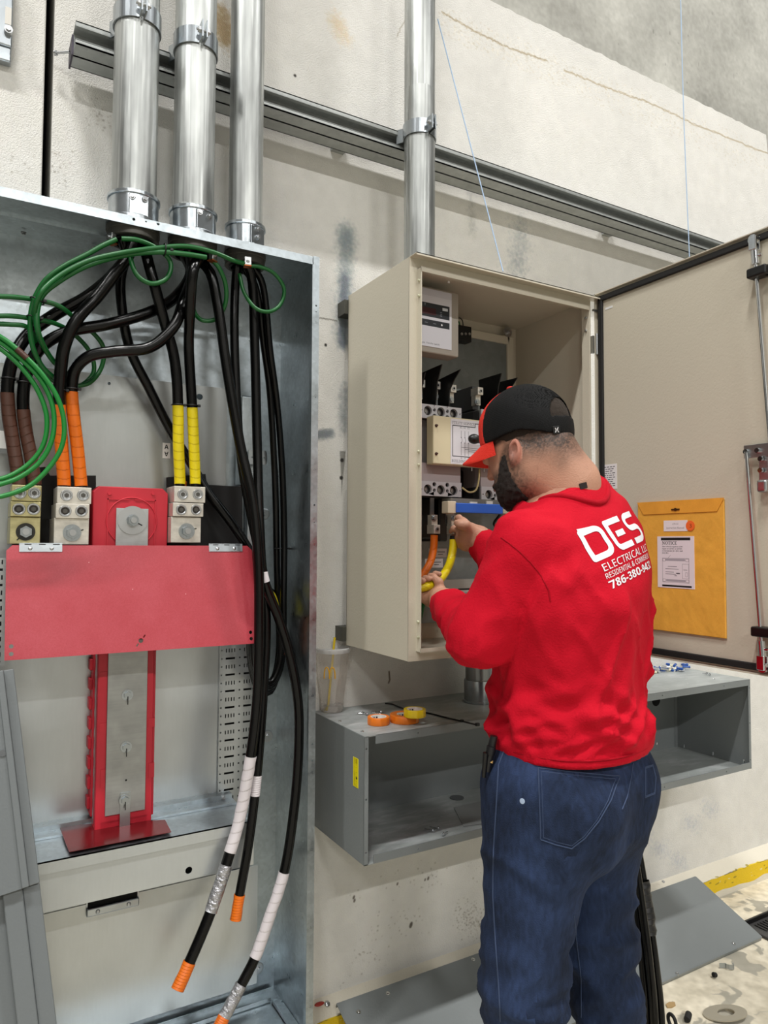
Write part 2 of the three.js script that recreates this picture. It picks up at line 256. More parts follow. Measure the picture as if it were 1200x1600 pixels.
structure('ceiling', bx(HX0 - 0.2, HX1 + 0.2, CEIL, CEIL + 0.2, -0.2, HZ1 + 0.2), MHallCeil);
// floor: grey concrete with trampled cream paint near the wall
const FX0 = -1, FX1 = 4.6, FZ1 = 4.2;
const floorTex = canvasTex(2048, 1536, (g, w, h) => {
  g.fillStyle = '#a09b8d'; g.fillRect(0, 0, w, h); noiseFill(g, w, h, 51, 160, [255, 250, 240], 0.10, 6);
  const im = g.getImageData(0, 0, w, h), d = im.data, S = w / (FX1 - FX0);
  for (let y = 0; y < h; y++) for (let x = 0; x < w; x++) {
    const zz = y / S, xx = x / S, n = fbm(x / 44 + 2.2 * fbm(y / 30, x / 30, 4096, 3, 3), y / 64, 4096, 61, 6), k = sstep(0.485, 0.515, n + 0.10 - 0.22 * Math.max(0, zz - 0.55)), m = fbm(x / 9, y / 9, 4096, 8, 3), o = (y * w + x) * 4;
    const c = [224, 214, 192]; for (let q = 0; q < 3; q++) d[o + q] = clamp(lerp(d[o + q], c[q] + (m - 0.5) * 40, k * 0.9) + (m - 0.5) * 16, 0, 255);
  }
  g.putImageData(im, 0, 0);
  const R = rng(9); for (let i = 0; i < 900; i++) { g.globalAlpha = 0.6 * R(); g.fillStyle = R() < 0.75 ? '#5e564a' : '#f0e8d6'; g.beginPath(); g.ellipse(R() * w, R() * h, 1 + 3.5 * R(), 0.8 + 1.6 * R(), R() * 3, 0, 7); g.fill(); } g.globalAlpha = 1;
});
const fl = bx(FX0, FX1, -0.06, 0, 0, FZ1); { const p = fl.attributes.position, uv = fl.attributes.uv; for (let i = 0; i < p.count; i++) uv.setXY(i, (p.getX(i) - FX0) / (FX1 - FX0), 1 - p.getZ(i) / FZ1); }
const floorG = new THREE.Group(); floorG.name = 'floor'; floorG.userData = { kind: 'structure', label: 'grey concrete floor with trampled cream paint' }; scene.add(floorG);
obj('floor_slab', fl, std(0xffffff, 0.8, 0, { map: floorTex, bumpMap: rep(coarseT, 10), bumpScale: 0.003 }), floorG);
obj('floor_slab', [bx(HX0, FX0, -0.06, 0, -0.2, HZ1), bx(FX1, HX1, -0.06, 0, -0.2, HZ1), bx(FX0, FX1, -0.06, 0, FZ1, HZ1)], std(0xa7a399, 0.8), floorG);
// kerb at the wall's foot: cream bevel, worn yellow band, cream foot
const KZ = 0.055;
const kerbTex = canvasTex(2048, 128, (g, w, h) => {
  g.fillStyle = '#d9d2c2'; g.fillRect(0, 0, w, h); const R = rng(77);
  g.fillStyle = '#e0bd14'; g.beginPath(); g.moveTo(0, h); for (let i = 0; i <= 300; i++) g.lineTo(i / 300 * w, 34 + 10 * (fbm(i / 6, 1, 4096, 4, 3) - 0.5) + 3 * R()); for (let i = 300; i >= 0; i--) g.lineTo(i / 300 * w, 96 + 22 * (fbm(i / 5, 9, 4096, 5, 4) - 0.5)); g.fill();
  for (let i = 0; i < 220; i++) { g.globalAlpha = 0.7; g.fillStyle = R() < 0.5 ? '#d9d2c2' : '#8f7d1c'; g.beginPath(); g.ellipse(R() * w, 30 + R() * 70, 1 + 6 * R() * R(), 1 + 3 * R(), R() * 3, 0, 7); g.fill(); }
  g.strokeStyle = '#4b4133'; g.lineWidth = 2; for (let i = 0; i < 260; i++) { const x = R() * w; g.globalAlpha = 0.6 * R(); g.beginPath(); g.moveTo(x, 33 + 5 * R()); g.lineTo(x + 4 + 12 * R(), 34 + 5 * R()); g.stroke(); } g.globalAlpha = 1;
});
{
  const s = poly([[0, -0.01], [KZ, -0.01], [KZ - 0.004, 0.075], [0, 0.104]]), L = 5.2, g = new THREE.ExtrudeGeometry(s, { depth: L, bevelEnabled: false });
  g.rotateY(Math.PI / 2); g.scale(1, 1, -1); { const ix = g.index; } const h = flat(g); h.translate(WX0, 0, 0);
  const p = h.attributes.position, uv = h.attributes.uv; for (let i = 0; i < p.count; i++) uv.setXY(i, clamp((p.getX(i) - WX0) / L, 0, 1), clamp((p.getY(i) + 0.0) / 0.104, 0.01, 0.99));
  const b = structure('baseboard_back', h, std(0xffffff, 0.75, 0, { map: kerbTex, bumpMap: rep(grainT, 40, 1), bumpScale: 0.001 }));
  b.userData.label = 'low kerb at the foot of the wall with a worn yellow band';
}
// ---------------------------------------------------------------- strut, conduits, clamps
const SZ0 = 0.028, SZ1 = 0.122, SY0 = 2.470, SY1 = 2.523;               // double strut channel, open side to the front
{
  const x0 = 0.183, x1 = 3.9, t = 0.003, zm = (SZ0 + SZ1) / 2;
  const st = thing('strut_channel', 'long double galvanised strut channel carrying the conduit clamps on the wall', 'strut', V(x0, SY0, SZ0));
  const ch = (za, zb, open) => [bx(x0, x1, SY1 - t, SY1, za, zb), bx(x0, x1, SY0, SY0 + t, za, zb), bx(x0, x1, SY0, SY1, open > 0 ? za : zb - t, open > 0 ? za + t : zb),
    bx(x0, x1, SY1 - 0.011, SY1, open > 0 ? zb - t : za, open > 0 ? zb : za + t), bx(x0, x1, SY0, SY0 + 0.011, open > 0 ? zb - t : za, open > 0 ? zb : za + t),
    bx(x0, x1, SY1 - 0.012, SY1 - 0.0095, open > 0 ? zb - 0.010 : za, open > 0 ? zb : za + 0.010), bx(x0, x1, SY0 + 0.0095, SY0 + 0.012, open > 0 ? zb - 0.010 : za, open > 0 ? zb : za + 0.010)];
  obj('front_channel', ch(zm, SZ1, 1), MStrut, st);
  obj('rear_channel', ch(SZ0, zm, -1), MStrut, st);
  obj('end_plate', bx(x0 - 0.004, x0, SY0 - 0.006, SY1 - 0.012, SZ0, SZ0 + 0.06), std(0x4a4650, 0.5, 0.6), st);
  obj('anchor_bolt', [cyl(V(x0 - 0.03, 2.492, 0.03), V(x0 - 0.004, 2.492, 0.05), 0.003), cyl(V(x0 - 0.034, 2.492, 0.027), V(x0 - 0.03, 2.492, 0.03), 0.006)], MSteel, st);
  // wall anchors that carry it, reaching the wall
  for (const x of [0.9, 2.0, 3.2]) obj('standoff', bx(x - 0.02, x + 0.02, SY0 + 0.008, SY1 - 0.008, -0.001, SZ0), MStrut, st);
}
const CT = 2.052;                                                         // top of the galvanised pull box
const conduits = [
  { x: 0.3065, z: 0.1735, r: 0.0487, y0: CT, label: 'thick galvanised steel conduit nearest the black wall joint' },
  { x: 0.4405, z: 0.1735, r: 0.0475, y0: CT, label: 'thick weathered conduit between a thick and a slimmer conduit' },
  { x: 0.571, z: 0.165, r: 0.0412, y0: CT, label: 'slimmer conduit entering the pull box next to its corner' },
  { x: 1.079, z: 0.166, r: 0.0435, y0: 2.049, label: 'single conduit rising from the top of the beige enclosure' }];
conduits.forEach((c, k) => {
  const t = thing('conduit', c.label, 'conduit', V(c.x, c.y0, c.z), 'steel conduits'), top = 3.9, pg = pipeG(V(c.x, c.y0 + 0.0, c.z), V(c.x, top, c.z), c.r, c.r - 0.004, 48);
  { const p = pg.attributes.position, uv = pg.attributes.uv; for (let i = 0; i < p.count; i++) uv.setXY(i, Math.atan2(p.getZ(i) - c.z, p.getX(i) - c.x) / 6.2832 + k * 0.37, p.getY(i) * 0.8 + k * 0.3); }
  obj('pipe', pg, MConduit, t);
  if (k < 3) {
    const co = obj('connector', [pipeG(V(c.x, c.y0 + 0.001, c.z), V(c.x, c.y0 + 0.062, c.z), c.r + 0.0052, c.r, 48), pipeG(V(c.x, c.y0 + 0.058, c.z), V(c.x, c.y0 + 0.0665, c.z), c.r + 0.0085, c.r, 48), pipeG(V(c.x, c.y0 + 0.0005, c.z), V(c.x, c.y0 + 0.012, c.z), c.r + 0.009, c.r, 48)], MZinc, t, 'zinc set-screw connector');
    const a0 = [1.55, 1.3, 1.2][k];
    for (const [da, y] of k === 2 ? [[0, 0.03], [0, 0.05]] : [[-0.22, 0.048], [0.26, 0.048]]) { const d = V(Math.cos(a0 + da), 0, Math.sin(a0 + da)); obj('set_screw', turned(asGeo([disc(0.0065, 0.006), hexBolt(0.0042, 0.009)]), basis(V(c.x, c.y0 + y, c.z).addScaledVector(d, c.r + 0.004), d)), MSteel, co); }
    obj('lug_pad', turned(bx(-0.021, 0.021, -0.026, 0.022, -0.002, 0.0042, 0.002), basis(V(c.x, c.y0 + 0.034, c.z).addScaledVector(V(Math.cos(a0), 0, Math.sin(a0)), c.r + 0.001), V(Math.cos(a0), 0, Math.sin(a0)))), MZinc, co);
  } else obj('connector', [pipeG(V(c.x, 2.05, c.z), V(c.x, 2.075, c.z), c.r + 0.006, c.r, 48)], MZinc, t, 'zinc locknut');
});
// strut clamps: a band round each conduit, two ears with a bolt, two feet hooked in the strut slot
const clampAt = [[0, 2.529, 'strut clamp holding the conduit nearest the black wall joint'], [1, 2.520, 'strut clamp round the weathered thick conduit'], [3, 2.505, 'strut clamp on the single conduit above the beige enclosure']];
for (const [k, y, label] of clampAt) {
  const c = conduits[k], h = 0.020, t = thing('conduit_clamp', label, 'clamp', V(c.x, y - h, SZ1), 'strut clamps on the conduits');
  for (const s of [-1, 1]) {                                              // two half bands meeting at the front
    const R = c.r + 0.0012, th = 0.0028, pts = [], out = [], a1 = 0.12, n = 22;
    for (let i = 0; i <= n; i++) { const a = lerp(a1, 2.25, i / n); pts.push([s * R * Math.sin(a), R * Math.cos(a)]); out.push([s * (R + th) * Math.sin(a), (R + th) * Math.cos(a)]); }
    const e = [[s * 0.0035, c.r + 0.030], [s * 0.0035, c.r + 0.004]], eo = [[s * 0.0065, c.r + 0.030], [s * 0.0065, c.r + 0.007]];
    const last = pts[n], fz = SZ1 - c.z - 0.004, foot = [[last[0] + s * 0.010, fz]], footo = [[last[0] + s * 0.013, fz]];
    const sh = poly([...e, ...pts, ...foot, ...footo, ...out.reverse(), ...eo.reverse()]), g = new THREE.ExtrudeGeometry(sh, { depth: 2 * h, bevelEnabled: false });
    g.rotateX(-Math.PI / 2); g.scale(1, 1, -1); const gg = flat(g); gg.translate(c.x, y - h, c.z); obj('half_band', gg, MZinc, t);
  }
  obj('bolt', [cyl(V(c.x - 0.016, y, c.z + c.r + 0.019), V(c.x + 0.016, y, c.z + c.r + 0.019), 0.0035), turned(hexBolt(0.0075, 0.006), basis(V(c.x + 0.0066, y, c.z + c.r + 0.019), V(1, 0, 0))), turned(hexBolt(0.007, 0.006), basis(V(c.x - 0.0066, y, c.z + c.r + 0.019), V(-1, 0, 0)))], MSteel, t);
}
// small strut bracket with a label high on the wall panel beyond the joint
{
  const p = Z(20, 60, 0.03), t = thing('wall_bracket', 'small galvanised box with a white sticker on the far side of the wall joint', 'bracket', V(p.x - 0.06, p.y - 0.06, 0));
  obj('plate', zbx(-60, -60, 21, 62, 0, 0.03, 0.004), MZinc, t); obj('lower_plate', zbx(-60, 63, 18, 86, 0, 0.024, 0.004), MZinc, t);
  obj('sticker', zbx(8, 11, 18, 38, 0.03, 0.031), std(0xf0eeea, 0.6, 0, { map: canvasTex(64, 128, (g, w, h) => { g.fillStyle = '#f2f0ec'; g.fillRect(0, 0, w, h); g.fillStyle = '#333'; for (let i = 0; i < 5; i++) g.fillRect(20 + (i % 2) * 6, 40 + i * 12, 14, 6); }) }), t);
  obj('clamp_screw', turned(asGeo([disc(0.009, 0.012), hexBolt(0.006, 0.016)]), basis(Z(13, 50, 0.03), V(0, 0, 1))), MSteel, t);
}

// ---------------------------------------------------------------- galvanised pull box
const CX0 = -0.10, CX1 = 0.735, CY0 = 0.168, CD = 0.236, TK = 0.0025, PZ = 0.032;
const cab = thing('pull_box', 'tall open galvanised steel pull box on the wall, full of cables', 'cabinet', V(0.32, CY0, 0));
{
  const tp = poly([[CX0, 0], [CX1, 0], [CX1, CD], [CX0, CD]]); conduits.slice(0, 3).forEach((c) => hole(tp, c.x, c.z, c.r - 0.003));
  const tg = new THREE.ExtrudeGeometry(tp, { depth: TK, bevelEnabled: false, curveSegments: 24 }); tg.rotateX(Math.PI / 2); const tf = flat(tg); tf.translate(0, CT, 0);
  obj('top_panel', tf, MGalv, cab);
  const lipS = poly([[CX0, CT - 0.019], [CX1 - 0.015, CT - 0.019], [CX1 - 0.015, CT + 0.0005], [CX0, CT + 0.0005]]);
  for (const [px, py, r] of [[209, 343, 0.0032], [228, 346.5, 0.0018], [247, 350, 0.0032]]) { const p = Z(px, py, CD); hole(lipS, p.x, p.y, r); }
  obj('top_lip', slab(lipS, CD - 0.002, CD + 0.001), MGalv, cab);
  obj('back_panel', bx(CX0, CX1, CY0, CT - TK, 0.0005, TK), MGalv, cab);
  obj('side_panel', bx(CX1 - TK, CX1, CY0, CT - TK, TK, CD), MGalv, cab);
  obj('side_panel', bx(CX0, CX0 + TK, CY0, CT - TK, TK, CD), MGalv, cab);
  obj('bottom_panel', bx(CX0 + TK, CX1 - TK, CY0, CY0 + TK, TK, CD), MGalv, cab);
  // front flange of the right side with its screw holes
  const f = poly([[CX1 - 0.0135, CY0 - 0.002], [CX1 + 0.003, CY0 - 0.002], [CX1 + 0.003, CT + 0.002], [CX1 - 0.0135, CT + 0.002]]);
  for (const [px, py, r] of [[486, 476.5, 0.0022], [486.5, 486, 0.0013], [484, 789, 0.0022], [484, 816, 0.0013], [477, 1164, 0.0022], [476, 1190, 0.0022], [484, 620, 0.0012]]) hole(f, CX1 - 0.005, Z(px, py, CD).y, r);
  obj('front_flange', slab(f, CD, CD + 0.002), MGalv, cab, 'grey front flange with screw holes');
  obj('flange_return', [bx(CX1 - 0.0155, CX1 - 0.0135, CY0, CT - 0.019, CD - 0.012, CD + 0.002), bx(CX1 + 0.001, CX1 + 0.003, CY0, CT, CD - 0.02, CD)], MGalv, cab);
  // floor rails
  const yb = CY0 + TK;
  obj('floor_rail', [bx(CX0 + 0.01, CX1 - 0.01, yb, yb + 0.012, 0.012, 0.015), bx(CX0 + 0.01, CX1 - 0.01, yb, yb + 0.003, 0.012, 0.05), bx(CX0 + 0.01, CX1 - 0.03, yb + 0.003, yb + 0.012, 0.05, 0.053)], MGalv, cab);
  obj('floor_rail', [bx(CX1 - 0.03, CX1 - 0.027, yb, yb + 0.012, 0.06, CD - 0.02), bx(CX1 - 0.03, CX1 - 0.004, yb, yb + 0.003, 0.06, CD - 0.02)], MGalv, cab);
  obj('ceiling_rail', [bx(CX0 + 0.01, 0.265, CT - TK - 0.006, CT - TK, 0.075, 0.118)], MGalv, cab);
  for (const [px, py] of [[37, 363], [146, 386]]) obj('rail_bolt', turned(asGeo([disc(0.006, 0.002), hexBolt(0.0045, 0.006)]), basis(Y(px, py, CT - TK - 0.006), V(0, -1, 0), V(0, 0, 1))), MSteel, cab);
  // dimpled anchor washers on back and side
  for (const p of [[415, 463], [413, 803], [418, 1150], [403, 1513]].map(([a, b]) => Z(a, b, TK))) { const w = obj('anchor_washer', turned(lathe([[0.0001, 0.003], [0.006, 0.003], [0.010, 0.0045], [0.0145, 0.003], [0.0155, 0]].map(([a, b]) => [a, b]), 24).rotateX(Math.PI / 2), basis(V(p.x, p.y, TK), V(0, 0, 1))), MSteel, cab); obj('anchor_bolt', turned(hexBolt(0.005, 0.006), basis(V(p.x, p.y, TK + 0.003), V(0, 0, 1))), MSteel, w); }
  for (const [px, py] of [[460, 1143], [459, 1498]]) obj('knockout', turned(lathe([[0.0001, 0.0012], [0.013, 0.0012], [0.015, 0]], 24).rotateX(Math.PI / 2), basis(X(px, py, CX1 - TK), V(-1, 0, 0))), MGalv, cab);
}
let shelfY = 0;
// mounting plate, perforated strips, shelf
{
  const a = Z(165, 580, PZ), b = Z(350, 612, PZ), sh0 = Z(120, 1270, PZ);
  const plateTop = (a.y + b.y) / 2, xr = Z(352, 800, PZ).x;
  const ps = poly([[CX0 + 0.01, CY0 + 0.14], [xr, CY0 + 0.14], [xr, plateTop], [CX0 + 0.01, plateTop]]);
  { const q = Z(312, 620, PZ); hole(ps, q.x, q.y, 0.008); const q2 = Z(171, 577, PZ); hole(ps, q2.x, plateTop - 0.02, 0.0035); const q3 = Z(295, 1360, PZ); hole(ps, q3.x, q3.y, 0.0085); }
  obj('mounting_plate', slab(ps, PZ - 0.003, PZ), MPlate, cab, 'pale satin mounting plate');
  obj('plate_stud', [bx(CX0 + 0.02, CX0 + 0.05, CY0 + 0.2, plateTop - 0.05, TK, PZ - 0.003), bx(xr - 0.04, xr - 0.01, CY0 + 0.2, plateTop - 0.05, TK, PZ - 0.003)], MGalv, cab);
  // seam of the lower plate, handle slot
  obj('lower_plate', (() => { const s = poly([[CX0 + 0.012, CY0 + 0.05], [Z(402, 1420, PZ).x, CY0 + 0.05], [Z(402, 1380, PZ).x, Z(60, 1430, PZ).y], [CX0 + 0.012, Z(60, 1430, PZ).y]]); return slab(s, PZ + 0.0005, PZ + 0.0025); })(), MPlate, cab);
  const hs = Z(176, 1408, PZ), sl = obj('handle_cup', [bx(hs.x - 0.058, hs.x + 0.058, hs.y + 0.0, hs.y + 0.019, PZ + 0.0026, PZ + 0.0034), bx(hs.x - 0.058, hs.x + 0.058, hs.y - 0.019, hs.y - 0.001, PZ + 0.0025, PZ + 0.012, 0.003)], [MDark, MZinc][1], cab);
  obj('handle_recess', bx(hs.x - 0.055, hs.x + 0.055, hs.y - 0.002, hs.y + 0.017, PZ + 0.0034, PZ + 0.004), MDark, sl);
  for (const s of [-1, 1]) obj('rivet', turned(screwHead(0.005), basis(V(hs.x + s * 0.034, hs.y - 0.010, PZ + 0.012), V(0, 0, 1))), MSteel, sl);
  // raised bracket plate on the right with its tab
  obj('side_plate', [zbx(376, 618, 402, 760, 0.006, 0.05, 0.006)], MGalv, cab);
  obj('side_plate', [zbx(385, 760, 402, 1010, 0.006, 0.028, 0.004)], MGalv, cab);
  const tab = slab((() => { const p0 = Z(388, 725, 0.075), p1 = Z(417, 705, 0.075), s = poly([[p0.x, p0.y], [p1.x - 0.004, p0.y], [p1.x, p0.y + 0.004], [p1.x, p1.y - 0.004], [p1.x - 0.004, p1.y], [p0.x, p1.y]]); hole(s, p0.x + 0.010, (p0.y + p1.y) / 2, 0.002); hole(s, p1.x - 0.008, (p0.y + p1.y) / 2, 0.002); return s; })(), 0.073, 0.076);
  obj('bracket_tab', [tab, zbx(388, 705, 391, 725, 0.05, 0.074)], MZinc, cab);
  const lt = slab((() => { const p0 = Z(-20, 699, 0.10), p1 = Z(27, 675, 0.10), s = poly([[p0.x, p0.y], [p1.x - 0.004, p0.y], [p1.x, p0.y + 0.004], [p1.x, p1.y - 0.004], [p1.x - 0.004, p1.y], [p0.x, p1.y]]); hole(s, Z(18, 687, 0.1).x, Z(18, 687, 0.1).y, 0.003); return s; })(), 0.098, 0.101);
  obj('bracket_tab', [lt, zbx(-20, 676, -14, 698, PZ, 0.099)], std(0xe4e4e2, 0.45, 0.2), cab);
  // perforated strips
  const perf = (pxa, pya, pxb, pyb, cols, rows, z, name) => {
    const p0 = Z(pxa, pya, z), p1 = Z(pxb, pyb, z), s = poly([[p0.x, p1.y], [p1.x, p1.y], [p1.x, p0.y], [p0.x, p0.y]]), cw = (p1.x - p0.x) / cols, chh = (p0.y - p1.y) / rows;
    for (let i = 0; i < cols; i++) for (let j = 0; j < rows; j++) { const x = p0.x + i * cw, y = p0.y - j * chh; hole(s, x + cw * 0.10, y - chh * 0.25, 0.0022); hole(s, x + cw * 0.10, y - chh * 0.75, 0.0022); for (let k = 0; k < 4; k++) slot(s, x + cw * (0.36 + 0.15 * k), y - chh * 0.27, 0.0028, 0.0095); slot(s, x + cw * 0.58, y - chh * 0.76, cw * 0.52, 0.0050); }
    obj(name, slab(s, z - 0.002, z), MPlate, cab, 'pale strip punched with rows of slots'); obj('strip_backing', bx(p0.x + 0.004, p1.x - 0.004, p1.y + 0.004, p0.y - 0.004, z - 0.024, z - 0.022), MRubber, cab);
  };
  perf(344, 985, 397, 1258, 2, 11, 0.040, 'perforated_strip');
  perf(-30, 872, 7, 1040, 1, 7, 0.13, 'perforated_strip');
  // shelf
  const zf = 0.215, sy = Z(60, 1349, zf).y, xs = Z(398, 1285, zf).x, fh = 0.025;
  obj('shelf', [bx(CX0 + 0.01, xs, sy - 0.0025, sy, PZ, zf)], MGalv, cab);
  obj('shelf_step', [bx(CX0 + 0.01, xs - 0.004, sy, sy + 0.016, PZ, PZ + 0.03), bx(CX0 + 0.01, xs - 0.004, sy + 0.0005, sy + 0.006, PZ + 0.03, PZ + 0.065)], MGalv, cab);
  obj('shelf_lip', [bx(CX0 + 0.01, xs, sy - fh, sy, zf - 0.002, zf)], MPlate, cab);
  const ay = Z(60, 1430, zf).y, ap = poly([[CX0 + 0.01, ay], [xs, ay], [xs, sy - fh], [CX0 + 0.01, sy - fh]]), hq = Z(295, 1360, zf - 0.004); hole(ap, hq.x, hq.y, 0.0078);
  obj('shelf_apron', slab(ap, zf - 0.006, zf - 0.004), MPlate, cab);
  for (const [px, py] of [[349, 1246], [349, 1256]]) obj('shelf_bolt', turned(asGeo([disc(0.0055, 0.002), hexBolt(0.004, 0.005)]), basis(Z(px, py, PZ + 0.031), V(0, 0, 1))), MSteel, cab);
  shelfY = sy;
}

// ---------------------------------------------------------------- beige transfer switch enclosure
const EX0 = 0.919, EX1 = 1.534, EY0 = 1.064, EY1 = 2.048, EZ0 = 0.044, EZ1 = 0.368;
const ats = thing('transfer_switch_enclosure', 'open beige steel enclosure on the wall with switchgear inside', 'enclosure', V((EX0 + EX1) / 2, EY0, EZ0));
{
  const t = 0.0025;
  obj('side_panel', bx(EX0, EX0 + t, EY0, EY1, EZ0, EZ1, 0.001), MBeige, ats); obj('side_panel', bx(EX1 - t, EX1, EY0, EY1, EZ0, EZ1, 0.001), MBeige, ats);
  obj('bottom_panel', bx(EX0 + t, EX1 - t, EY0, EY0 + t, EZ0, EZ1), MBeige, ats);
  const c4 = conduits[3], tp = poly([[EX0 + t, EZ0], [EX1 - t, EZ0], [EX1 - t, EZ1], [EX0 + t, EZ1]]); hole(tp, c4.x, c4.z, c4.r + 0.001);
  const tg = new THREE.ExtrudeGeometry(tp, { depth: t, bevelEnabled: false, curveSegments: 24 }); tg.rotateX(Math.PI / 2); const tf = flat(tg); tf.translate(0, EY1, 0); obj('top_panel', tf, MBeige, ats);
  obj('back_panel', bx(EX0, EX1, EY0, EY1, EZ0, EZ0 + t), MBeige, ats);
  // front face return, rain lip, raised inner flange with screws
  const w = 0.022, fr = poly([[EX0, EY0], [EX1, EY0], [EX1, EY1], [EX0, EY1]]), op = new THREE.Path(); op.moveTo(EX0 + w, EY0 + 0.022); op.lineTo(EX0 + w, EY1 - 0.026); op.lineTo(EX1 - w, EY1 - 0.026); op.lineTo(EX1 - w, EY0 + 0.022); op.closePath(); fr.holes.push(op);
  obj('front_frame', slab(fr, EZ1 - 0.002, EZ1 + 0.0005), MBeige, ats);
  const fl2 = 0.020, ix0 = EX0 + w, ix1 = EX1 - w, iy0 = EY0 + 0.022, iy1 = EY1 - 0.026, FZ = EZ1 + fl2;
  obj('inner_flange', [bx(ix0, ix0 + t, iy0, iy1, EZ1 - 0.01, FZ, 0.001), bx(ix1 - t, ix1, iy0, iy1, EZ1 - 0.01, FZ, 0.001), bx(ix0, ix1, iy1 - t, iy1, EZ1 - 0.01, FZ, 0.001), bx(ix0, ix1, iy0, iy0 + t, EZ1 - 0.01, FZ, 0.001)], MBeige, ats);
  for (const g of [bx(ix0, ix1, iy1 - 0.012, iy1, FZ - 0.002, FZ), bx(ix0, ix1, iy0, iy0 + 0.010, FZ - 0.002, FZ)]) obj('flange_lip', g, MBeige, ats);
  obj('rain_lip', [bx(EX0 + 0.001, EX1 + 0.02, EY1 - 0.001, EY1 + 0.001, EZ1 - 0.002, EZ1 + 0.032), bx(EX0 + 0.001, EX1 + 0.02, EY1 - 0.005, EY1 + 0.001, EZ1 + 0.030, EZ1 + 0.032)], MBeige, ats);
  for (const py of [437, 461, 705, 726, 1985 - 1013, 996]) obj('flange_screw', turned(asGeo([disc(0.0036, 0.0035), screwHead(0.0036).translate(0, 0, 0.0035)]), basis(V(ix0, Z(652, py, FZ - 0.006).y, FZ - 0.008), V(-1, 0, 0))), std(0xcfd0b8, 0.35, 0.6), ats);
  for (const py of [493, 513]) obj('flange_screw', turned(asGeo([disc(0.0036, 0.0035), screwHead(0.0036).translate(0, 0, 0.0035)]), basis(V(ix1 - t, Z(905, py, FZ - 0.006).y, FZ - 0.012), V(-1, 0, 0))), MSteel, ats);
  obj('back_plate', bx(EX0 + 0.04, EX1 - 0.05, EY0 + 0.05, EY1 - 0.05, EZ0 + 0.02, EZ0 + 0.023), std(0x9a9d9b, 0.45, 0.35, { map: rep(galvColor, 2.5) }), ats, 'grey metal mounting plate');
  obj('back_channel', [bx(EX1 - 0.06, EX1 - 0.035, EY0 + 0.03, EY1 - 0.04, EZ0 + 0.003, EZ0 + 0.03, 0.002), bx(EX0 + 0.04, EX1 - 0.05, EY1 - 0.065, EY1 - 0.04, EZ0 + 0.003, EZ0 + 0.03, 0.002)], MBeige, ats);
  { const p = V(Z(793, 519, EZ0 + 0.03).x, Z(793, 519, EZ0 + 0.03).y, EZ0 + 0.03), wsh = obj('plate_washer', turned(disc(0.016, 0.003), basis(p, V(0, 0, 1))), MSteel, ats); obj('plate_bolt', turned(hexBolt(0.006, 0.014), basis(p, V(0, 0, 1))), MSteel, wsh); }
  for (const g of [bx(EX0 - 0.012, EX0 + 0.06, Z(541, 482, 0.03).y - 0.02, Z(541, 482, 0.03).y + 0.02, 0, EZ0), bx(EX0 - 0.012, EX0 + 0.06, Z(536, 990, 0.03).y - 0.02, Z(536, 990, 0.03).y + 0.02, 0, EZ0), bx(EX1 - 0.06, EX1 + 0.01, 1.9, 1.94, 0, EZ0), bx(EX1 - 0.06, EX1 + 0.01, 1.15, 1.19, 0, EZ0)]) obj('wall_foot', g, std(0x55554f, 0.5, 0.6), ats);
  for (const y of [EY1 - 0.16, EY0 + 0.10]) obj('hinge', [cyl(V(EX1 + 0.010, y, EZ1 + 0.014), V(EX1 + 0.010, y + 0.06, EZ1 + 0.014), 0.006), bx(EX1 - 0.001, EX1 + 0.010, y + 0.005, y + 0.055, EZ1, EZ1 + 0.010)], MSteel, ats);
}
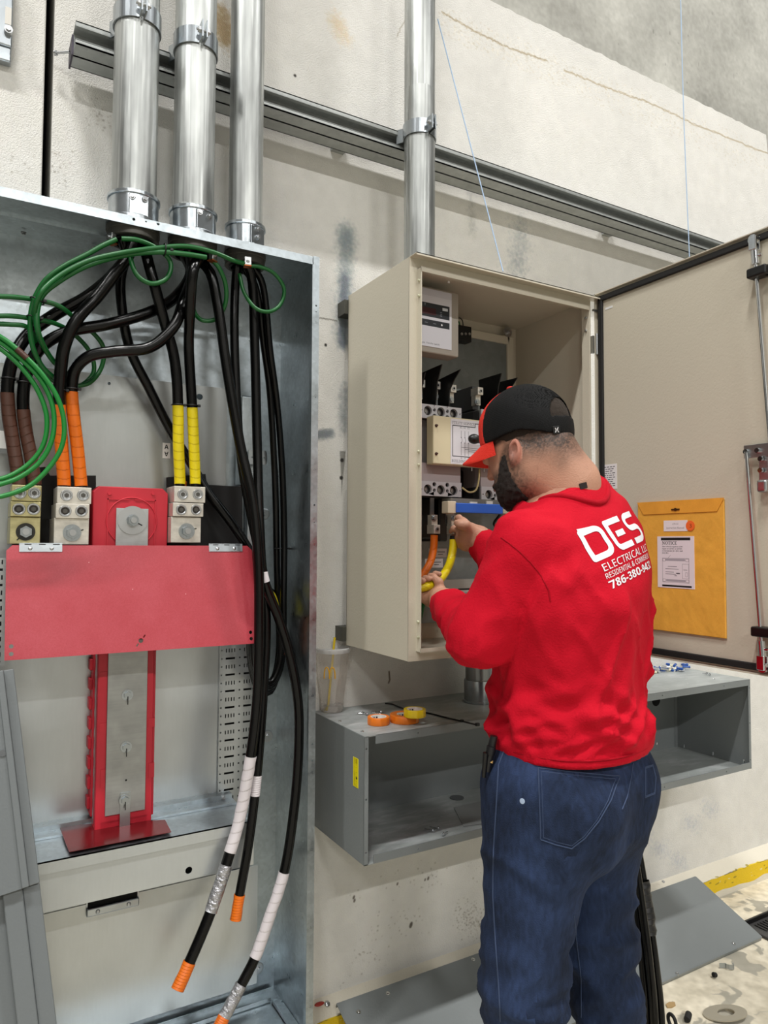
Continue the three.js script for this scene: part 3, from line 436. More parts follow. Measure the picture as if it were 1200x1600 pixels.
// door, swung open square to the wall
const DX = 1.549, DZ0 = EZ1 + 0.012, DZ1 = DZ0 + 0.625, DY0 = EY0 - 0.008, DY1 = EY1 + 0.014;
{
  const d = obj('door', [bx(DX, DX + 0.0025, DY0, DY1, DZ0, DZ1), bx(DX - 0.012, DX, DY1 - 0.0025, DY1, DZ0, DZ1), bx(DX - 0.012, DX, DY0, DY0 + 0.0025, DZ0, DZ1), bx(DX - 0.012, DX, DY0, DY1, DZ0, DZ0 + 0.0025), bx(DX - 0.012, DX, DY0, DY1, DZ1 - 0.0025, DZ1)], MBeige, ats, 'beige enclosure door standing open');
  const g0 = 0.008, gw = 0.016, gz = 0.008, gk = (a, b, c, e) => bx(DX - gz, DX + 0.0005, a, b, c, e, 0.003);
  obj('gasket', [gk(DY1 - g0 - gw, DY1 - g0, DZ0 + g0, DZ1 - g0), gk(DY0 + g0, DY0 + g0 + gw, DZ0 + g0, DZ1 - g0), gk(DY0 + g0, DY1 - g0, DZ0 + g0, DZ0 + g0 + gw), gk(DY0 + g0, DY1 - g0, DZ1 - g0 - gw, DZ1 - g0)], MRubber, d, 'black rubber door gasket');
  obj('door_pin', cyl(X(935, 487, DX), X(935, 487, DX).add(V(-0.022, 0.001, 0)), 0.0036), MSteel, d);
  obj('door_tag', (() => { const a = X(946, 483, DX), b = X(957, 479, DX); return bx(DX - 0.0008, DX, a.y - 0.003, b.y + 0.003, a.z, b.z); })(), std(0xdedede, 0.4), d);
  // locking rods with guides and rollers
  const rodZ = X(1186, 700, DX).z, lockY = X(1180, 712, DX).y, off = 0.022;
  const rp = [[X(1182, 433, DX - off), X(1200, 690, DX - off)], [X(1167, 706, DX - off), X(1187, 985, DX - off)]];
  for (const [k, a, b] of [[0, X(1180, 405, DX - off), X(1203, 690, DX - off)], [1, X(1190, 1010, DX - off), X(1166, 706, DX - off)]]) {
    const rd = obj('locking_rod', cyl(a, b, 0.0042, 0.0042, 16), MChrome, d, 'chrome locking rod'), s = k ? -1 : 1, dir = a.clone().sub(b).normalize();
    obj('rod_sleeve', cyl(a.clone().addScaledVector(dir, -0.012), a.clone().addScaledVector(dir, 0.022), 0.0085, 0.0085, 16), MChrome, rd);
    obj('rod_fork', [turned(bx(-0.003, 0.003, 0, 0.032, -0.009, 0.009, 0.002), basis(a.clone().addScaledVector(dir, 0.020).add(V(-0.007, 0, 0)), V(0, 0, 1), dir)), turned(bx(-0.003, 0.003, 0, 0.032, -0.009, 0.009, 0.002), basis(a.clone().addScaledVector(dir, 0.020).add(V(0.007, 0, 0)), V(0, 0, 1), dir))], MChrome, rd);
    const rc = a.clone().addScaledVector(dir, 0.046); obj('roller', cyl(rc.clone().add(V(-0.006, 0, 0)), rc.clone().add(V(0.006, 0, 0)), 0.011, 0.011, 20), MChrome, rd);
    obj('sleeve_screw', cyl(a.clone().addScaledVector(dir, 0.006), a.clone().addScaledVector(dir, 0.006).add(V(0, 0, 0.016)), 0.004, 0.004, 10), MChrome, rd);
    const gy = k ? X(1188, 985, DX).y : X(1184, 432, DX).y, gz2 = lerp(a.z, b.z, 0.06);
    obj('rod_guide', [bx(DX - off - 0.014, DX - 0.003, gy - 0.011, gy + 0.011, gz2 - 0.016, gz2 + 0.030, 0.004), cyl(V(DX - 0.02, gy, gz2 + 0.024), V(DX + 0.0, gy, gz2 + 0.024), 0.013, 0.013, 24)], MBlack, d, 'black plastic rod guide');
  }
  const lz = X(1168, 706, DX - off).z, ly = X(1168, 706, DX - off).y;
  const lk = obj('lock_plate', bx(DX - off + 0.004, DX - off + 0.008, ly - 0.014, ly + 0.016, lz - 0.012, lz + 0.10, 0.001), MSteel, d, 'steel lock crank plate');
  obj('lock_plate', bx(DX - off + 0.006, DX - off + 0.009, ly - 0.075, ly - 0.014, lz + 0.022, lz + 0.044, 0.001), MSteel, d);
  obj('lock_body', bx(DX - off - 0.006, DX, ly - 0.094, ly - 0.066, lz + 0.022, lz + 0.046, 0.006), MSteel, d);
  for (const [px, py] of [[1185, 704], [1190, 717], [1190, 735], [1167, 706]]) obj('lock_screw', turned(disc(0.0055, 0.007), basis(X(px, py, DX - off + 0.004), V(-1, 0, 0))), MChrome, lk);
  obj('lock_post', bx(DX - off + 0.008, DX, ly - 0.012, ly + 0.012, lz + 0.05, lz + 0.07), MSteel, lk);
}

// ---------------------------------------------------------------- grey wireway trough
const TX0 = 0.839, TX1 = 2.362, TY0 = 0.577, TY1 = 0.882, TD = 0.300;
const trough = thing('wireway_trough', 'long open grey painted wiring trough fixed low on the wall', 'trough', V((TX0 + TX1) / 2, TY0, 0));
{
  const t = 0.0022, fw = 0.011;
  const dust = canvasTex(1024, 256, (g, w, h) => { g.fillStyle = '#959a99'; g.fillRect(0, 0, w, h); noiseFill(g, w, h, 31, 40, [255, 255, 255], 0.05, 5); const R = rng(4); for (let i = 0; i < 420; i++) { const x = w * (R() < 0.55 ? 0.28 * R() : R()), y = h * R(); g.globalAlpha = 0.06 + 0.10 * R(); g.fillStyle = '#cdccd0'; g.beginPath(); g.ellipse(x, y, 6 + 26 * R(), 3 + 8 * R(), (R() - 0.5) * 0.8, 0, 7); g.fill(); } for (let i = 0; i < 300; i++) { g.globalAlpha = 0.4 * R(); g.fillStyle = R() < 0.5 ? '#e3e3e6' : '#5c5f60'; g.fillRect(R() * w, R() * h, 1 + 3 * R(), 1 + 2 * R()); } g.globalAlpha = 1; });
  const MTop = std(0xffffff, 0.45, 0, { map: dust });
  const tg = bx(TX0 + 0.001, TX1 - 0.001, TY1 - t, TY1, 0, TD); { const p = tg.attributes.position, uv = tg.attributes.uv; for (let i = 0; i < p.count; i++) uv.setXY(i, (p.getX(i) - TX0) / (TX1 - TX0), p.getZ(i) / TD); }
  obj('top_panel', tg, MTop, trough, 'dusty grey top panel');
  const holed = (x0, x1, y0, y1, z0, z1, hs) => { const s = poly([[x0, y0], [x1, y0], [x1, y1], [x0, y1]]); for (const [x, y, r] of hs) hole(s, x, y, r); return slab(s, z0, z1); };
  obj('top_flange', holed(TX0 + 0.031, TX1 - 0.012, TY1 - 0.021, TY1, TD - t, TD + 0.0005, [[Z(653, 1146, TD).x, TY1 - 0.010, 0.002], [Z(1035, 1086, TD).x, TY1 - 0.010, 0.002], [Z(1131, 1070, TD).x, TY1 - 0.010, 0.002]]), MGrayPaint, trough);
  const bg = bx(TX0 + 0.001, TX1 - 0.001, TY0, TY0 + t, 0, TD); { const p = bg.attributes.position, uv = bg.attributes.uv; for (let i = 0; i < p.count; i++) uv.setXY(i, (p.getX(i) - TX0) / (TX1 - TX0), p.getZ(i) / TD); }
  obj('bottom_panel', bg, MTop, trough);
  obj('bottom_flange', holed(TX0 + 0.026, TX1 - 0.008, TY0 + 0.001, TY0 + 0.021, TD - t, TD + 0.0005, [[Z(653, 1330, TD).x, TY0 + 0.010, 0.002], [Z(1038, 1231, TD).x, TY0 + 0.010, 0.002], [Z(1135, 1206, TD).x, TY0 + 0.010, 0.002]]), MGrayPaint, trough);
  obj('side_panel', bx(TX0, TX0 + t, TY0, TY1 - 0.0005, 0, TD, 0.001), MGrayPaint, trough); obj('side_panel', bx(TX1 - t, TX1, TY0, TY1 - 0.0005, 0, TD, 0.001), MGrayPaint, trough);
  const hy = [0.03, 0.155, 0.275].map((k) => TY0 + k);
  obj('side_flange', holed(TX0, TX0 + fw, TY0, TY1 - 0.001, TD - t, TD, hy.map((y) => [TX0 + 0.0055, y, 0.0024])), MGrayPaint, trough);
  obj('side_flange', holed(TX1 - fw, TX1, TY0, TY1 - 0.001, TD - t, TD, hy.map((y) => [TX1 - 0.0055, y, 0.0020])), MGrayPaint, trough);
  const bs = poly([[TX0 + t, TY0 + t], [TX1 - t, TY0 + t], [TX1 - t, TY1 - t], [TX0 + t, TY1 - t]]); { const q = Z(1027, 1162, t); hole(bs, q.x, q.y, 0.0055); }
  obj('back_panel', slab(bs, 0.0005, t), MGrayPaint, trough);
  obj('knockout_hole', turned(disc(0.022, 0.001), basis(V(Z(1025, 1094, t).x, Z(1025, 1094, t).y, t), V(0, 0, 1))), MDark, trough);
  obj('corner_flange', bx(TX1 - 0.016, TX1 - t, TY0 + t, TY1 - t, t, t + 0.002), MGrayPaint, trough);
  for (const [px, py] of [[531, 1127], [566, 1143], [1115, 1061]]) obj('top_screw', turned(screwHead(0.0048), basis(Y(px, py, TY1), V(0, 1, 0), V(0, 0, 1))), MChrome, trough);
  for (const [px, py] of [[1069, 1168], [1114, 1180], [1162, 1192]]) obj('clip_screw', cyl(X(px, py, TX1 - 0.02), X(px, py, TX1 - 0.02).add(V(0, 0.012, 0)), 0.002), MChrome, trough);
  // yellow warning label on the left end
  const a = X(554, 1181, TX0), b = X(558.5, 1234, TX0), zl = [X(552, 1205, TX0).z, X(560, 1208, TX0).z];
  obj('warning_label', (() => { const g = bx(TX0 - 0.0006, TX0, b.y + 0.004, a.y - 0.003, zl[0], zl[1]), p = g.attributes.position, uv = g.attributes.uv; for (let i = 0; i < p.count; i++) uv.setXY(i, (p.getZ(i) - zl[0]) / (zl[1] - zl[0]), (p.getY(i) - b.y) / (a.y - b.y)); return g; })(), std(0xffffff, 0.5, 0, { map: canvasTex(96, 320, (g, w, h) => { g.fillStyle = '#ece040'; g.fillRect(0, 0, w, h); g.fillStyle = '#e8d800'; g.fillRect(8, 8, w - 16, h - 16); g.fillStyle = '#3a3208'; const R = rng(8); for (let y = 14; y < 300; y += 7) { if (y > 78 && y < 150) { g.globalAlpha = 0.25; } else g.globalAlpha = 0.85; g.fillRect(18, y, 6 + 9 * R(), 3); if (R() < 0.6) g.fillRect(50, y, 6 + 20 * R(), 3); } g.globalAlpha = 1; g.fillRect(52, 200, 26, 22); g.fillStyle = '#b9a800'; g.fillRect(44, 18, 34, 50); }) }), trough, 'yellow printed warning label');
}
// two covers: the long one leaning on the kerb, the other one at the pull box
{
  const a = V(Z(526, 1575, 0.06).x, 0, 0), pts = [Z(526, 1575, 0.062), Z(1071, 1359, 0.058), Y(1190, 1465, 0.008)];
  const yT = 0.112, zT = 0.060, B = Y(1190, 1465, 0.010), xr = Z(1071, 1359, zT).x, xl = Z(526, 1575, zT).x;
  const up = V(0, yT - 0.012, zT - B.z).normalize(), L = Math.hypot(yT - 0.012, zT - B.z), nrm = new THREE.Vector3().crossVectors(V(1, 0, 0), up).normalize();
  const m = M4().makeBasis(V(1, 0, 0), up, nrm).setPosition(V(xl, 0.012, B.z)), W = B.x - xl;
  const t = thing('trough_cover', 'long flat grey steel cover lying slanted from the kerb to the floor', 'cover', V((xl + xr) / 2, 0, 0.15));
  obj('sheet', turned(asGeo([bx(0, W, 0, L, -0.0012, 0.0012), bx(0, W, -0.002, 0.0004, -0.012, 0.0012), bx(0, W, L - 0.0004, L + 0.002, -0.012, 0.0012), bx(W - 0.0004, W + 0.002, 0, L, -0.012, 0.0012)]), m), MGrayPaint, t);
  for (const [px, py] of [[606, 1553], [739, 1500], [1036, 1378], [1058, 1522], [1146, 1475], [560, 1582]]) { const d = ray(px, py), o = V(xl, 0.012, B.z), s = o.clone().sub(CAM).dot(nrm) / d.dot(nrm), p = CAM.clone().addScaledVector(d, s); obj('cover_screw', turned(asGeo([disc(0.006, 0.0015), screwHead(0.004).translate(0, 0, 0.0015)]), basis(p.addScaledVector(nrm, 0.001), nrm, up)), MChrome, t); }
}
// ---------------------------------------------------------------- inside the pull box
const P3 = (l) => l.map(([x, y, z]) => Z(x, y, z));
const cableRuns = [];
// a cable: jacket with tape lengths over it. tapes: [from, to, material, name, label]
function cable(label, pts, r, tapes = [], mat = MCable, group = 'black power cables in the pull box', name = 'power_cable', category = 'cable', seg = 90) {
  const c = curveOf(pts); cableRuns.push([label, c, r]); const b = pts.reduce((m, p) => p.y < m.y ? p : m, pts[0]), t = thing(name, label, category, b.clone(), group);
  obj('jacket', tube(c, r, seg, 14), mat, t);
  const V_ = V(0, 0, 0), rowOf = (t) => { c.getPointAt(t, V_).sub(CAM); return 800 - FOCAL * V_.dot(upv) / V_.dot(fwd); }, spot = (v) => { if (v <= 1) return v; for (let i = 400; i > 0; i--) if (rowOf(i / 400) < v) return i / 400; return 0; };   // a tape's end given as a photo row
  for (const [a0, e0, m, n, l, k = 0.0008] of tapes) { const a = spot(a0), e = spot(e0); const g = tube(new Span(c, a, e), r + k, Math.max(14, Math.round(seg * (e - a))), 14), p = g.attributes.position; if (k > 0.0009) for (let i = 0; i < p.count; i++) { const q = noise3(p.getX(i) * 70, p.getY(i) * 70, p.getZ(i) * 70) * (k - 0.0005) * 0.6; p.setXYZ(i, p.getX(i) + q, p.getY(i), p.getZ(i) + q); } obj(n, g, m, t, l); }
  return t;
}
const CR = 0.0125;
// cables are first planned as photo pixels with a distance from the wall, pushed apart along the line of sight where they would touch, then built
const plans = [], later = (label, pts, r, tapes = [], mat = MCable, group = 'black power cables in the pull box', name = 'power_cable', category = 'cable', seg = 90) => plans.push({ label, pts, r, tapes, mat, group, name, category, seg });
const IN = (k, deg) => { const c = conduits[k], q = k === 2 ? 0.0190 : 0.0228, a = deg * Math.PI / 180, x = c.x + q * Math.cos(a), z = c.z + q * Math.sin(a); return [V(x, CT + 0.05, z), V(x, CT - 0.02, z)]; };
const planPts = (p) => p.pts.map((q) => q.isVector3 ? q : Z(...q));
function pushApart(rounds) {
  const N = 64; let left = 0;
  for (let it = 0; it < rounds; it++) {
    left = 0; const S = plans.map((p) => { const c = curveOf(planPts(p)), l = []; c.arcLengthDivisions = 120; for (let i = 0; i <= N; i++) l.push(c.getPointAt(i / N)); return l; });
    const ctl = plans.map(planPts), move = (k, at, dz) => { plans[k].pts.forEach((q, i) => { if (q.isVector3) return; const w = Math.exp(-(ctl[k][i].distanceTo(at) ** 2) / 0.0032); q[2] = clamp(q[2] + dz * w, plans[k].r + 0.006, 0.285); }); };
    for (let a = 0; a < plans.length; a++) for (let b = a + 1; b < plans.length; b++) {
      const R = plans[a].r + plans[b].r + 0.0012; let best = 0, q;
      for (const s of S[a]) for (const t of S[b]) { const dx = s.x - t.x; if (dx > R || dx < -R) continue; const dy = s.y - t.y; if (dy > R || dy < -R) continue; const d = R - Math.hypot(dx, dy, s.z - t.z); if (d > best) { best = d; q = [s, t]; } }
      if (best > 0.0003) { left++; const sg = q[0].z >= q[1].z ? 1 : -1; move(a, q[0], sg * (best * 0.4 + 0.0006)); move(b, q[1], -sg * (best * 0.4 + 0.0006)); }
    }
    if (!left) break;
  }
  return left;
}
later('black cable from the nearest conduit bending to the outer brown taped end', ([...IN(0, 180), [198, 400, 0.168], [178, 428, 0.17], [137, 463, 0.17], [85, 492, 0.165], [42, 525, 0.16], [20, 562, 0.15], [12, 600, 0.14], [13, 640, 0.135], [20, 690, 0.13], [29, 748, 0.13], [31, 762, 0.13]]), CR + 0.0006, [[614, 758, MTapeBrown, 'brown_tape', 'brown phase tape']]);
later('black cable sweeping from the middle conduit to the inner brown taped end', ([...IN(1, 210), [298, 425, 0.16], [272, 466, 0.165], [233, 488, 0.17], [167, 507, 0.168], [104, 519, 0.16], [64, 543, 0.15], [42, 582, 0.14], [36, 625, 0.135], [40, 670, 0.13], [48, 712, 0.13], [54, 752, 0.13], [55, 764, 0.13]]), CR + 0.0003, [[640, 758, MTapeBrown, 'brown_tape', 'brown phase tape']]);
later('black cable dropping steeply to the outer orange taped end', ([...IN(0, 90), [200, 400, 0.18], [183, 423, 0.185], [154, 461, 0.187], [121, 498, 0.185], [101, 540, 0.175], [94, 590, 0.16], [92, 632, 0.15], [96, 694, 0.135], [100, 750, 0.13], [100, 764, 0.13]]), CR + 0.0006, [[632, 760, MTapeOrange, 'orange_tape', 'orange phase tape']]);
later('black cable curling over to the inner orange taped end', ([...IN(1, 120), [300, 430, 0.175], [287, 470, 0.18], [271, 511, 0.185], [233, 543, 0.19], [179, 549, 0.188], [139, 557, 0.178], [118, 576, 0.165], [112, 607, 0.155], [115, 650, 0.145], [121, 700, 0.135], [126, 750, 0.13], [127, 764, 0.13]]), CR + 0.0003, [[613, 760, MTapeOrange, 'orange_tape', 'orange phase tape']]);
later('black cable running down to the first yellow taped end', ([...IN(0, 0), [231, 407, 0.19], [242, 448, 0.19], [258, 507, 0.185], [270, 548, 0.175], [276, 590, 0.16], [278, 634, 0.15], [279, 700, 0.138], [281, 748, 0.13], [281, 764, 0.13]]), CR - 0.0002, [[634, 757, MTapeYellow, 'yellow_tape', 'yellow phase tape']]);
later('black cable running down to the second yellow taped end', ([...IN(1, 30), [302, 423, 0.18], [297, 486, 0.175], [295, 540, 0.165], [298, 600, 0.155], [300, 634, 0.15], [303, 700, 0.138], [305, 750, 0.13], [305, 764, 0.13]]), CR - 0.0004, [[638, 757, MTapeYellow, 'yellow_tape', 'yellow phase tape']]);
later('black cable slanting across the mounting plate behind the yellow ends', ([...IN(0, 270), [189, 432, 0.135], [191, 486, 0.12], [204, 548, 0.10], [233, 607, 0.085], [267, 673, 0.075], [296, 720, 0.075], [325, 769, 0.09], [358, 812, 0.105], [383, 849, 0.115], [395, 872, 0.12], [400, 930, 0.12], [396, 985, 0.12]]), CR - 0.001, [[0.94, 0.995, MTapeYellow, 'yellow_tape', 'yellow phase tape']]);
later('long black cable with white then silver tape hanging lowest', ([...IN(1, 300), [328, 425, 0.185], [340, 477, 0.19], [354, 573, 0.195], [375, 694, 0.205], [396, 790, 0.222], [404, 887, 0.236], [405, 970, 0.24], [402, 1092, 0.24], [391, 1187, 0.24], [374, 1280, 0.235], [356, 1342, 0.24], [329, 1425, 0.25], [296, 1504, 0.262], [277, 1546, 0.27]]), CR - 0.0004, [[1183, 1333, MTapeWhite, 'white_tape', 'white phase tape', 0.0014], [1352, 1426, MTapeSilver, 'silver_tape', 'crumpled silver tape', 0.0024], [1506, 1, MTapeOrange, 'orange_tape', 'orange tape cap', 0.0018]]);
later('black cable with a short orange taped end beside the white taped one', ([...IN(2, 180), [368, 440, 0.15], [366, 507, 0.15], [369, 607, 0.155], [377, 720, 0.165], [393, 810, 0.18], [407, 880, 0.195], [416, 960, 0.205], [412, 1075, 0.21], [401, 1217, 0.230], [388, 1321, 0.238], [374, 1400, 0.240], [368, 1437, 0.242]]), CR - 0.0018, [[1400, 1, MTapeOrange, 'orange_tape', 'orange tape cap', 0.0018], [1212, 1244, MTapeWhite, 'white_tape', 'loose white tape']]);
later('black cable bowing out to a long white and silver taped end', ([...IN(2, 90), [394, 440, 0.165], [398, 540, 0.16], [402, 700, 0.165], [406, 830, 0.185], [412, 903, 0.205], [437, 970, 0.21], [456, 1037, 0.215], [466, 1100, 0.22], [467, 1160, 0.222], [461, 1250, 0.226], [444, 1362, 0.23], [422, 1430, 0.235], [397, 1500, 0.24], [379, 1535, 0.245], [346, 1597, 0.255], [335, 1618, 0.258]]), CR - 0.0008, [[1364, 1499, MTapeWhite, 'white_tape', 'white phase tape', 0.0014], [1540, 1592, MTapeSilver, 'silver_tape', 'crumpled silver tape', 0.002], [1592, 1, MTapeOrange, 'orange_tape', 'orange tape cap', 0.0018], [896, 912, MTapeWhite, 'white_tape', 'white tape flag']]);
// two cables that end in the hanging coil
const loop = (cx, cy, rx, ry, z, n, a0, turns) => { const l = []; for (let i = 0; i <= n * turns; i++) { const a = a0 + i / n * Math.PI * 2, k = 1 - 0.05 * i / n; l.push([cx + rx * k * Math.cos(a), cy + ry * k * Math.sin(a), z + 0.011 * i / n]); } return l; };
later('black cable dropping from the slimmer conduit into the wide loops of the coil', ([...IN(2, 270), [398, 445, 0.15], [412, 540, 0.13], [421, 607, 0.115], [428, 715, 0.10], [431, 790, 0.09], [432, 857, 0.08], [434, 930, 0.07], ...loop(414, 1000, 25, 86, 0.064, 10, 0.05, 2.6)]), 0.0085, [[0.80, 0.84, MTapeYellow, 'yellow_tape', 'yellow tape']], MCable, 'black power cables in the pull box', 'power_cable', 'cable', 220);
later('black cable along the side panel ending in the tight loops of the coil', ([...IN(2, 0), [409, 440, 0.155], [422, 548, 0.135], [433, 632, 0.11], [441, 735, 0.10], [444, 845, 0.10], [443, 930, 0.115], ...loop(417, 1005, 25, 70, 0.12, 10, 0.05, 2.5)]), 0.0085, [[0.66, 0.70, MTapeOrange, 'orange_tape', 'orange tape']], MCable, 'black power cables in the pull box', 'power_cable', 'cable', 220);

// green ground wires
const gw = (label, pts, r, mat = MGreen, tapes = []) => later(label, pts, r, tapes, mat, 'green ground wires', 'ground_wire', 'wire', 70);
gw('green ground wire from the first bushing lug to the pull box side', [[182, 374, 0.235], [160, 384, 0.235], [137, 397, 0.232], [100, 416, 0.225], [72, 437, 0.215], [57, 460, 0.205], [50, 480, 0.20], [47, 510, 0.19], [52, 545, 0.17], [68, 575, 0.15], [90, 594, 0.14]], 0.0052);
gw('green ground wire arching from the middle bushing lug', [[322, 402, 0.226], [290, 397, 0.232], [250, 394, 0.234], [200, 398, 0.234], [137, 415, 0.232], [92, 440, 0.222], [67, 461, 0.212], [58, 486, 0.20], [60, 520, 0.18], [80, 560, 0.15], [110, 590, 0.13]], 0.0056);
gw('green ground wire reaching from the third bushing lug across the others', [[382, 412, 0.215], [365, 407, 0.222], [333, 394, 0.232], [292, 385, 0.236], [250, 387, 0.236], [190, 395, 0.238], [137, 408, 0.236], [90, 433, 0.226], [64, 458, 0.214], [54, 486, 0.20], [58, 515, 0.18]], 0.0052);
gw('green ground wire loop hanging under the first bushing', [[190, 373, 0.222], [215, 375, 0.225], [245, 388, 0.222], [264, 405, 0.22], [267, 420, 0.22], [258, 437, 0.22], [236, 443, 0.22], [216, 432, 0.218], [206, 412, 0.21], [204, 394, 0.20]], 0.0052);
gw('green ground wire loop hanging under the middle bushing', [[331, 405, 0.216], [343, 420, 0.215], [353, 448, 0.20], [351, 478, 0.185], [336, 499, 0.17], [315, 500, 0.165], [304, 488, 0.16], [300, 460, 0.16]], 0.0052);
gw('green ground wire ring hanging under the third bushing', [[386, 415, 0.212], [406, 417, 0.215], [428, 427, 0.212], [444, 452, 0.205], [437, 477, 0.20], [420, 487, 0.20], [400, 482, 0.20], [382, 458, 0.195], [374, 428, 0.19]], 0.0046);
gw('green ground wire crossing the tie and curling behind the orange cables', [[-20, 463, 0.20], [20, 464, 0.20], [58, 469, 0.195], [92, 478, 0.18], [125, 505, 0.15], [150, 525, 0.13], [162, 545, 0.115], [158, 575, 0.10], [140, 598, 0.10], [118, 604, 0.105]], 0.0050);
gw('green ground wire in the middle of the three curling behind the cables', [[-20, 494, 0.19], [20, 494, 0.19], [50, 498, 0.185], [90, 507, 0.17], [121, 527, 0.14], [143, 555, 0.115], [146, 582, 0.10], [130, 600, 0.10], [112, 606, 0.105]], 0.0050);
gw('green ground wire lowest of the three curling behind the cables', [[-20, 506, 0.18], [15, 507, 0.18], [42, 511, 0.175], [58, 540, 0.155], [63, 570, 0.13], [80, 592, 0.115], [104, 604, 0.11]], 0.0050);
gw('bright green wire swinging widest in front of the brown cables', [[-20, 516, 0.262], [5, 529, 0.262], [35, 553, 0.262], [66, 585, 0.262], [90, 622, 0.26], [100, 660, 0.258], [97, 696, 0.255], [79, 728, 0.25], [45, 760, 0.245], [5, 775, 0.24], [-20, 778, 0.24]], 0.0048, MGreenBright, [[0.13, 0.185, MTapeBrown, 'brown_tape', 'brown tape wrap', 0.0012]]);
gw('bright green wire in the middle of the three in front', [[-20, 524, 0.255], [5, 538, 0.255], [35, 563, 0.255], [66, 597, 0.255], [83, 638, 0.252], [82, 684, 0.25], [64, 720, 0.245], [30, 746, 0.24], [0, 757, 0.236], [-20, 762, 0.236]], 0.0048, MGreenBright);
gw('bright green wire innermost of the three in front', [[-20, 532, 0.248], [5, 548, 0.248], [35, 576, 0.248], [60, 612, 0.246], [73, 652, 0.244], [68, 694, 0.24], [46, 724, 0.236], [12, 745, 0.232], [-20, 752, 0.23]], 0.0048, MGreenBright);
pushApart(60);
for (const p of plans) cable(p.label, planPts(p), p.r, p.tapes, p.mat, p.group, p.name, p.category, p.seg);
// grounding bushings under the top panel
const bushNames = ['grey grounding bushing on the conduit nearest the wall joint', 'grey grounding bushing on the middle conduit of the pull box', 'grey grounding bushing on the slimmer conduit of the pull box'];
conduits.slice(0, 3).forEach((c, k) => {
  const y = CT - TK, t = thing('grounding_bushing', bushNames[k], 'bushing', V(c.x, y - 0.034, c.z), 'grounding bushings');
  obj('ring', [pipeG(V(c.x, y - 0.030, c.z), V(c.x, y - 0.0005, c.z), c.r + 0.007, c.r - 0.002, 48), pipeG(V(c.x, y - 0.014, c.z), V(c.x, y - 0.0005, c.z), c.r + 0.010, c.r, 12)], std(0x5c5b57, 0.5, 0.5), t);
  obj('throat', pipeG(V(c.x, y - 0.034, c.z), V(c.x, y - 0.012, c.z), c.r - 0.002, c.r - 0.008, 48), MBlack, t);
  const lp = [Z(178, 375, c.z + c.r * 0.6), Z(332, 401, c.z + c.r), Z(386, 412, c.z + c.r)][k], out = lp.clone().sub(V(c.x, lp.y, c.z)).setY(0).normalize(), at = V(c.x, lp.y, c.z).addScaledVector(out, c.r + 0.006);
  const lug = obj('lug', turned(bx(-0.008, 0.008, -0.009, 0.011, 0, 0.012, 0.001), basis(at, out)), MSteel, t, 'clamp lug');
  obj('lug_foot', turned(bx(-0.009, 0.009, -0.012, -0.009, -0.004, 0.013, 0.001), basis(at, out)), MCopper, lug); obj('lug_screw', turned(asGeo([disc(0.0045, 0.003), hexBolt(0.003, 0.006)]), basis(at.clone().addScaledVector(out, 0.012).add(V(0, 0.002, 0)), out)), MSteel, lug);
});
// cable ties
const tie = (label, px, py, z, r, dir) => { const p = Z(px, py, z), g = new THREE.TorusGeometry(r, 0.0016, 8, 24); g.applyQuaternion(new THREE.Quaternion().setFromUnitVectors(V(0, 0, 1), dir.clone().normalize())); g.translate(p.x, p.y, p.z); const t = thing('cable_tie', label, 'cable tie', p, 'black cable ties'); obj('strap', g, MBlack, t); obj('head', bx(p.x + r - 0.003, p.x + r + 0.004, p.y - 0.003, p.y + 0.003, p.z + r * 0.3, p.z + r * 0.3 + 0.006, 0.001), MBlack, t); };
tie('black cable tie round the green wires under the first conduit', 257, 390, 0.234, 0.0135, V(1, 0, 0));
tie('upper black cable tie where the green wires cross', 58, 470, 0.205, 0.0135, V(0.4, 1, 0)); tie('lower black cable tie where the green wires cross', 53, 497, 0.195, 0.0135, V(0.2, 1, 0));
tie('black cable tie above the outer brown tape', 14, 592, 0.142, 0.0145, V(0, 1, 0)); tie('black cable tie above the inner brown tape', 38, 598, 0.138, 0.0145, V(0, 1, 0)); tie('black cable tie above the outer orange tape', 93, 610, 0.155, 0.0145, V(0, 1, 0)); tie('black cable tie above the inner orange tape', 112, 608, 0.155, 0.0145, V(0, 1, 0));
tie('black cable tie above the first yellow tape', 278, 633, 0.15, 0.0140, V(0, 1, 0)); tie('black cable tie above the second yellow tape', 300, 634, 0.15, 0.0140, V(0, 1, 0)); tie('black cable tie round the two cables of the coil', 440, 857, 0.083, 0.019, V(0, 1, 0));

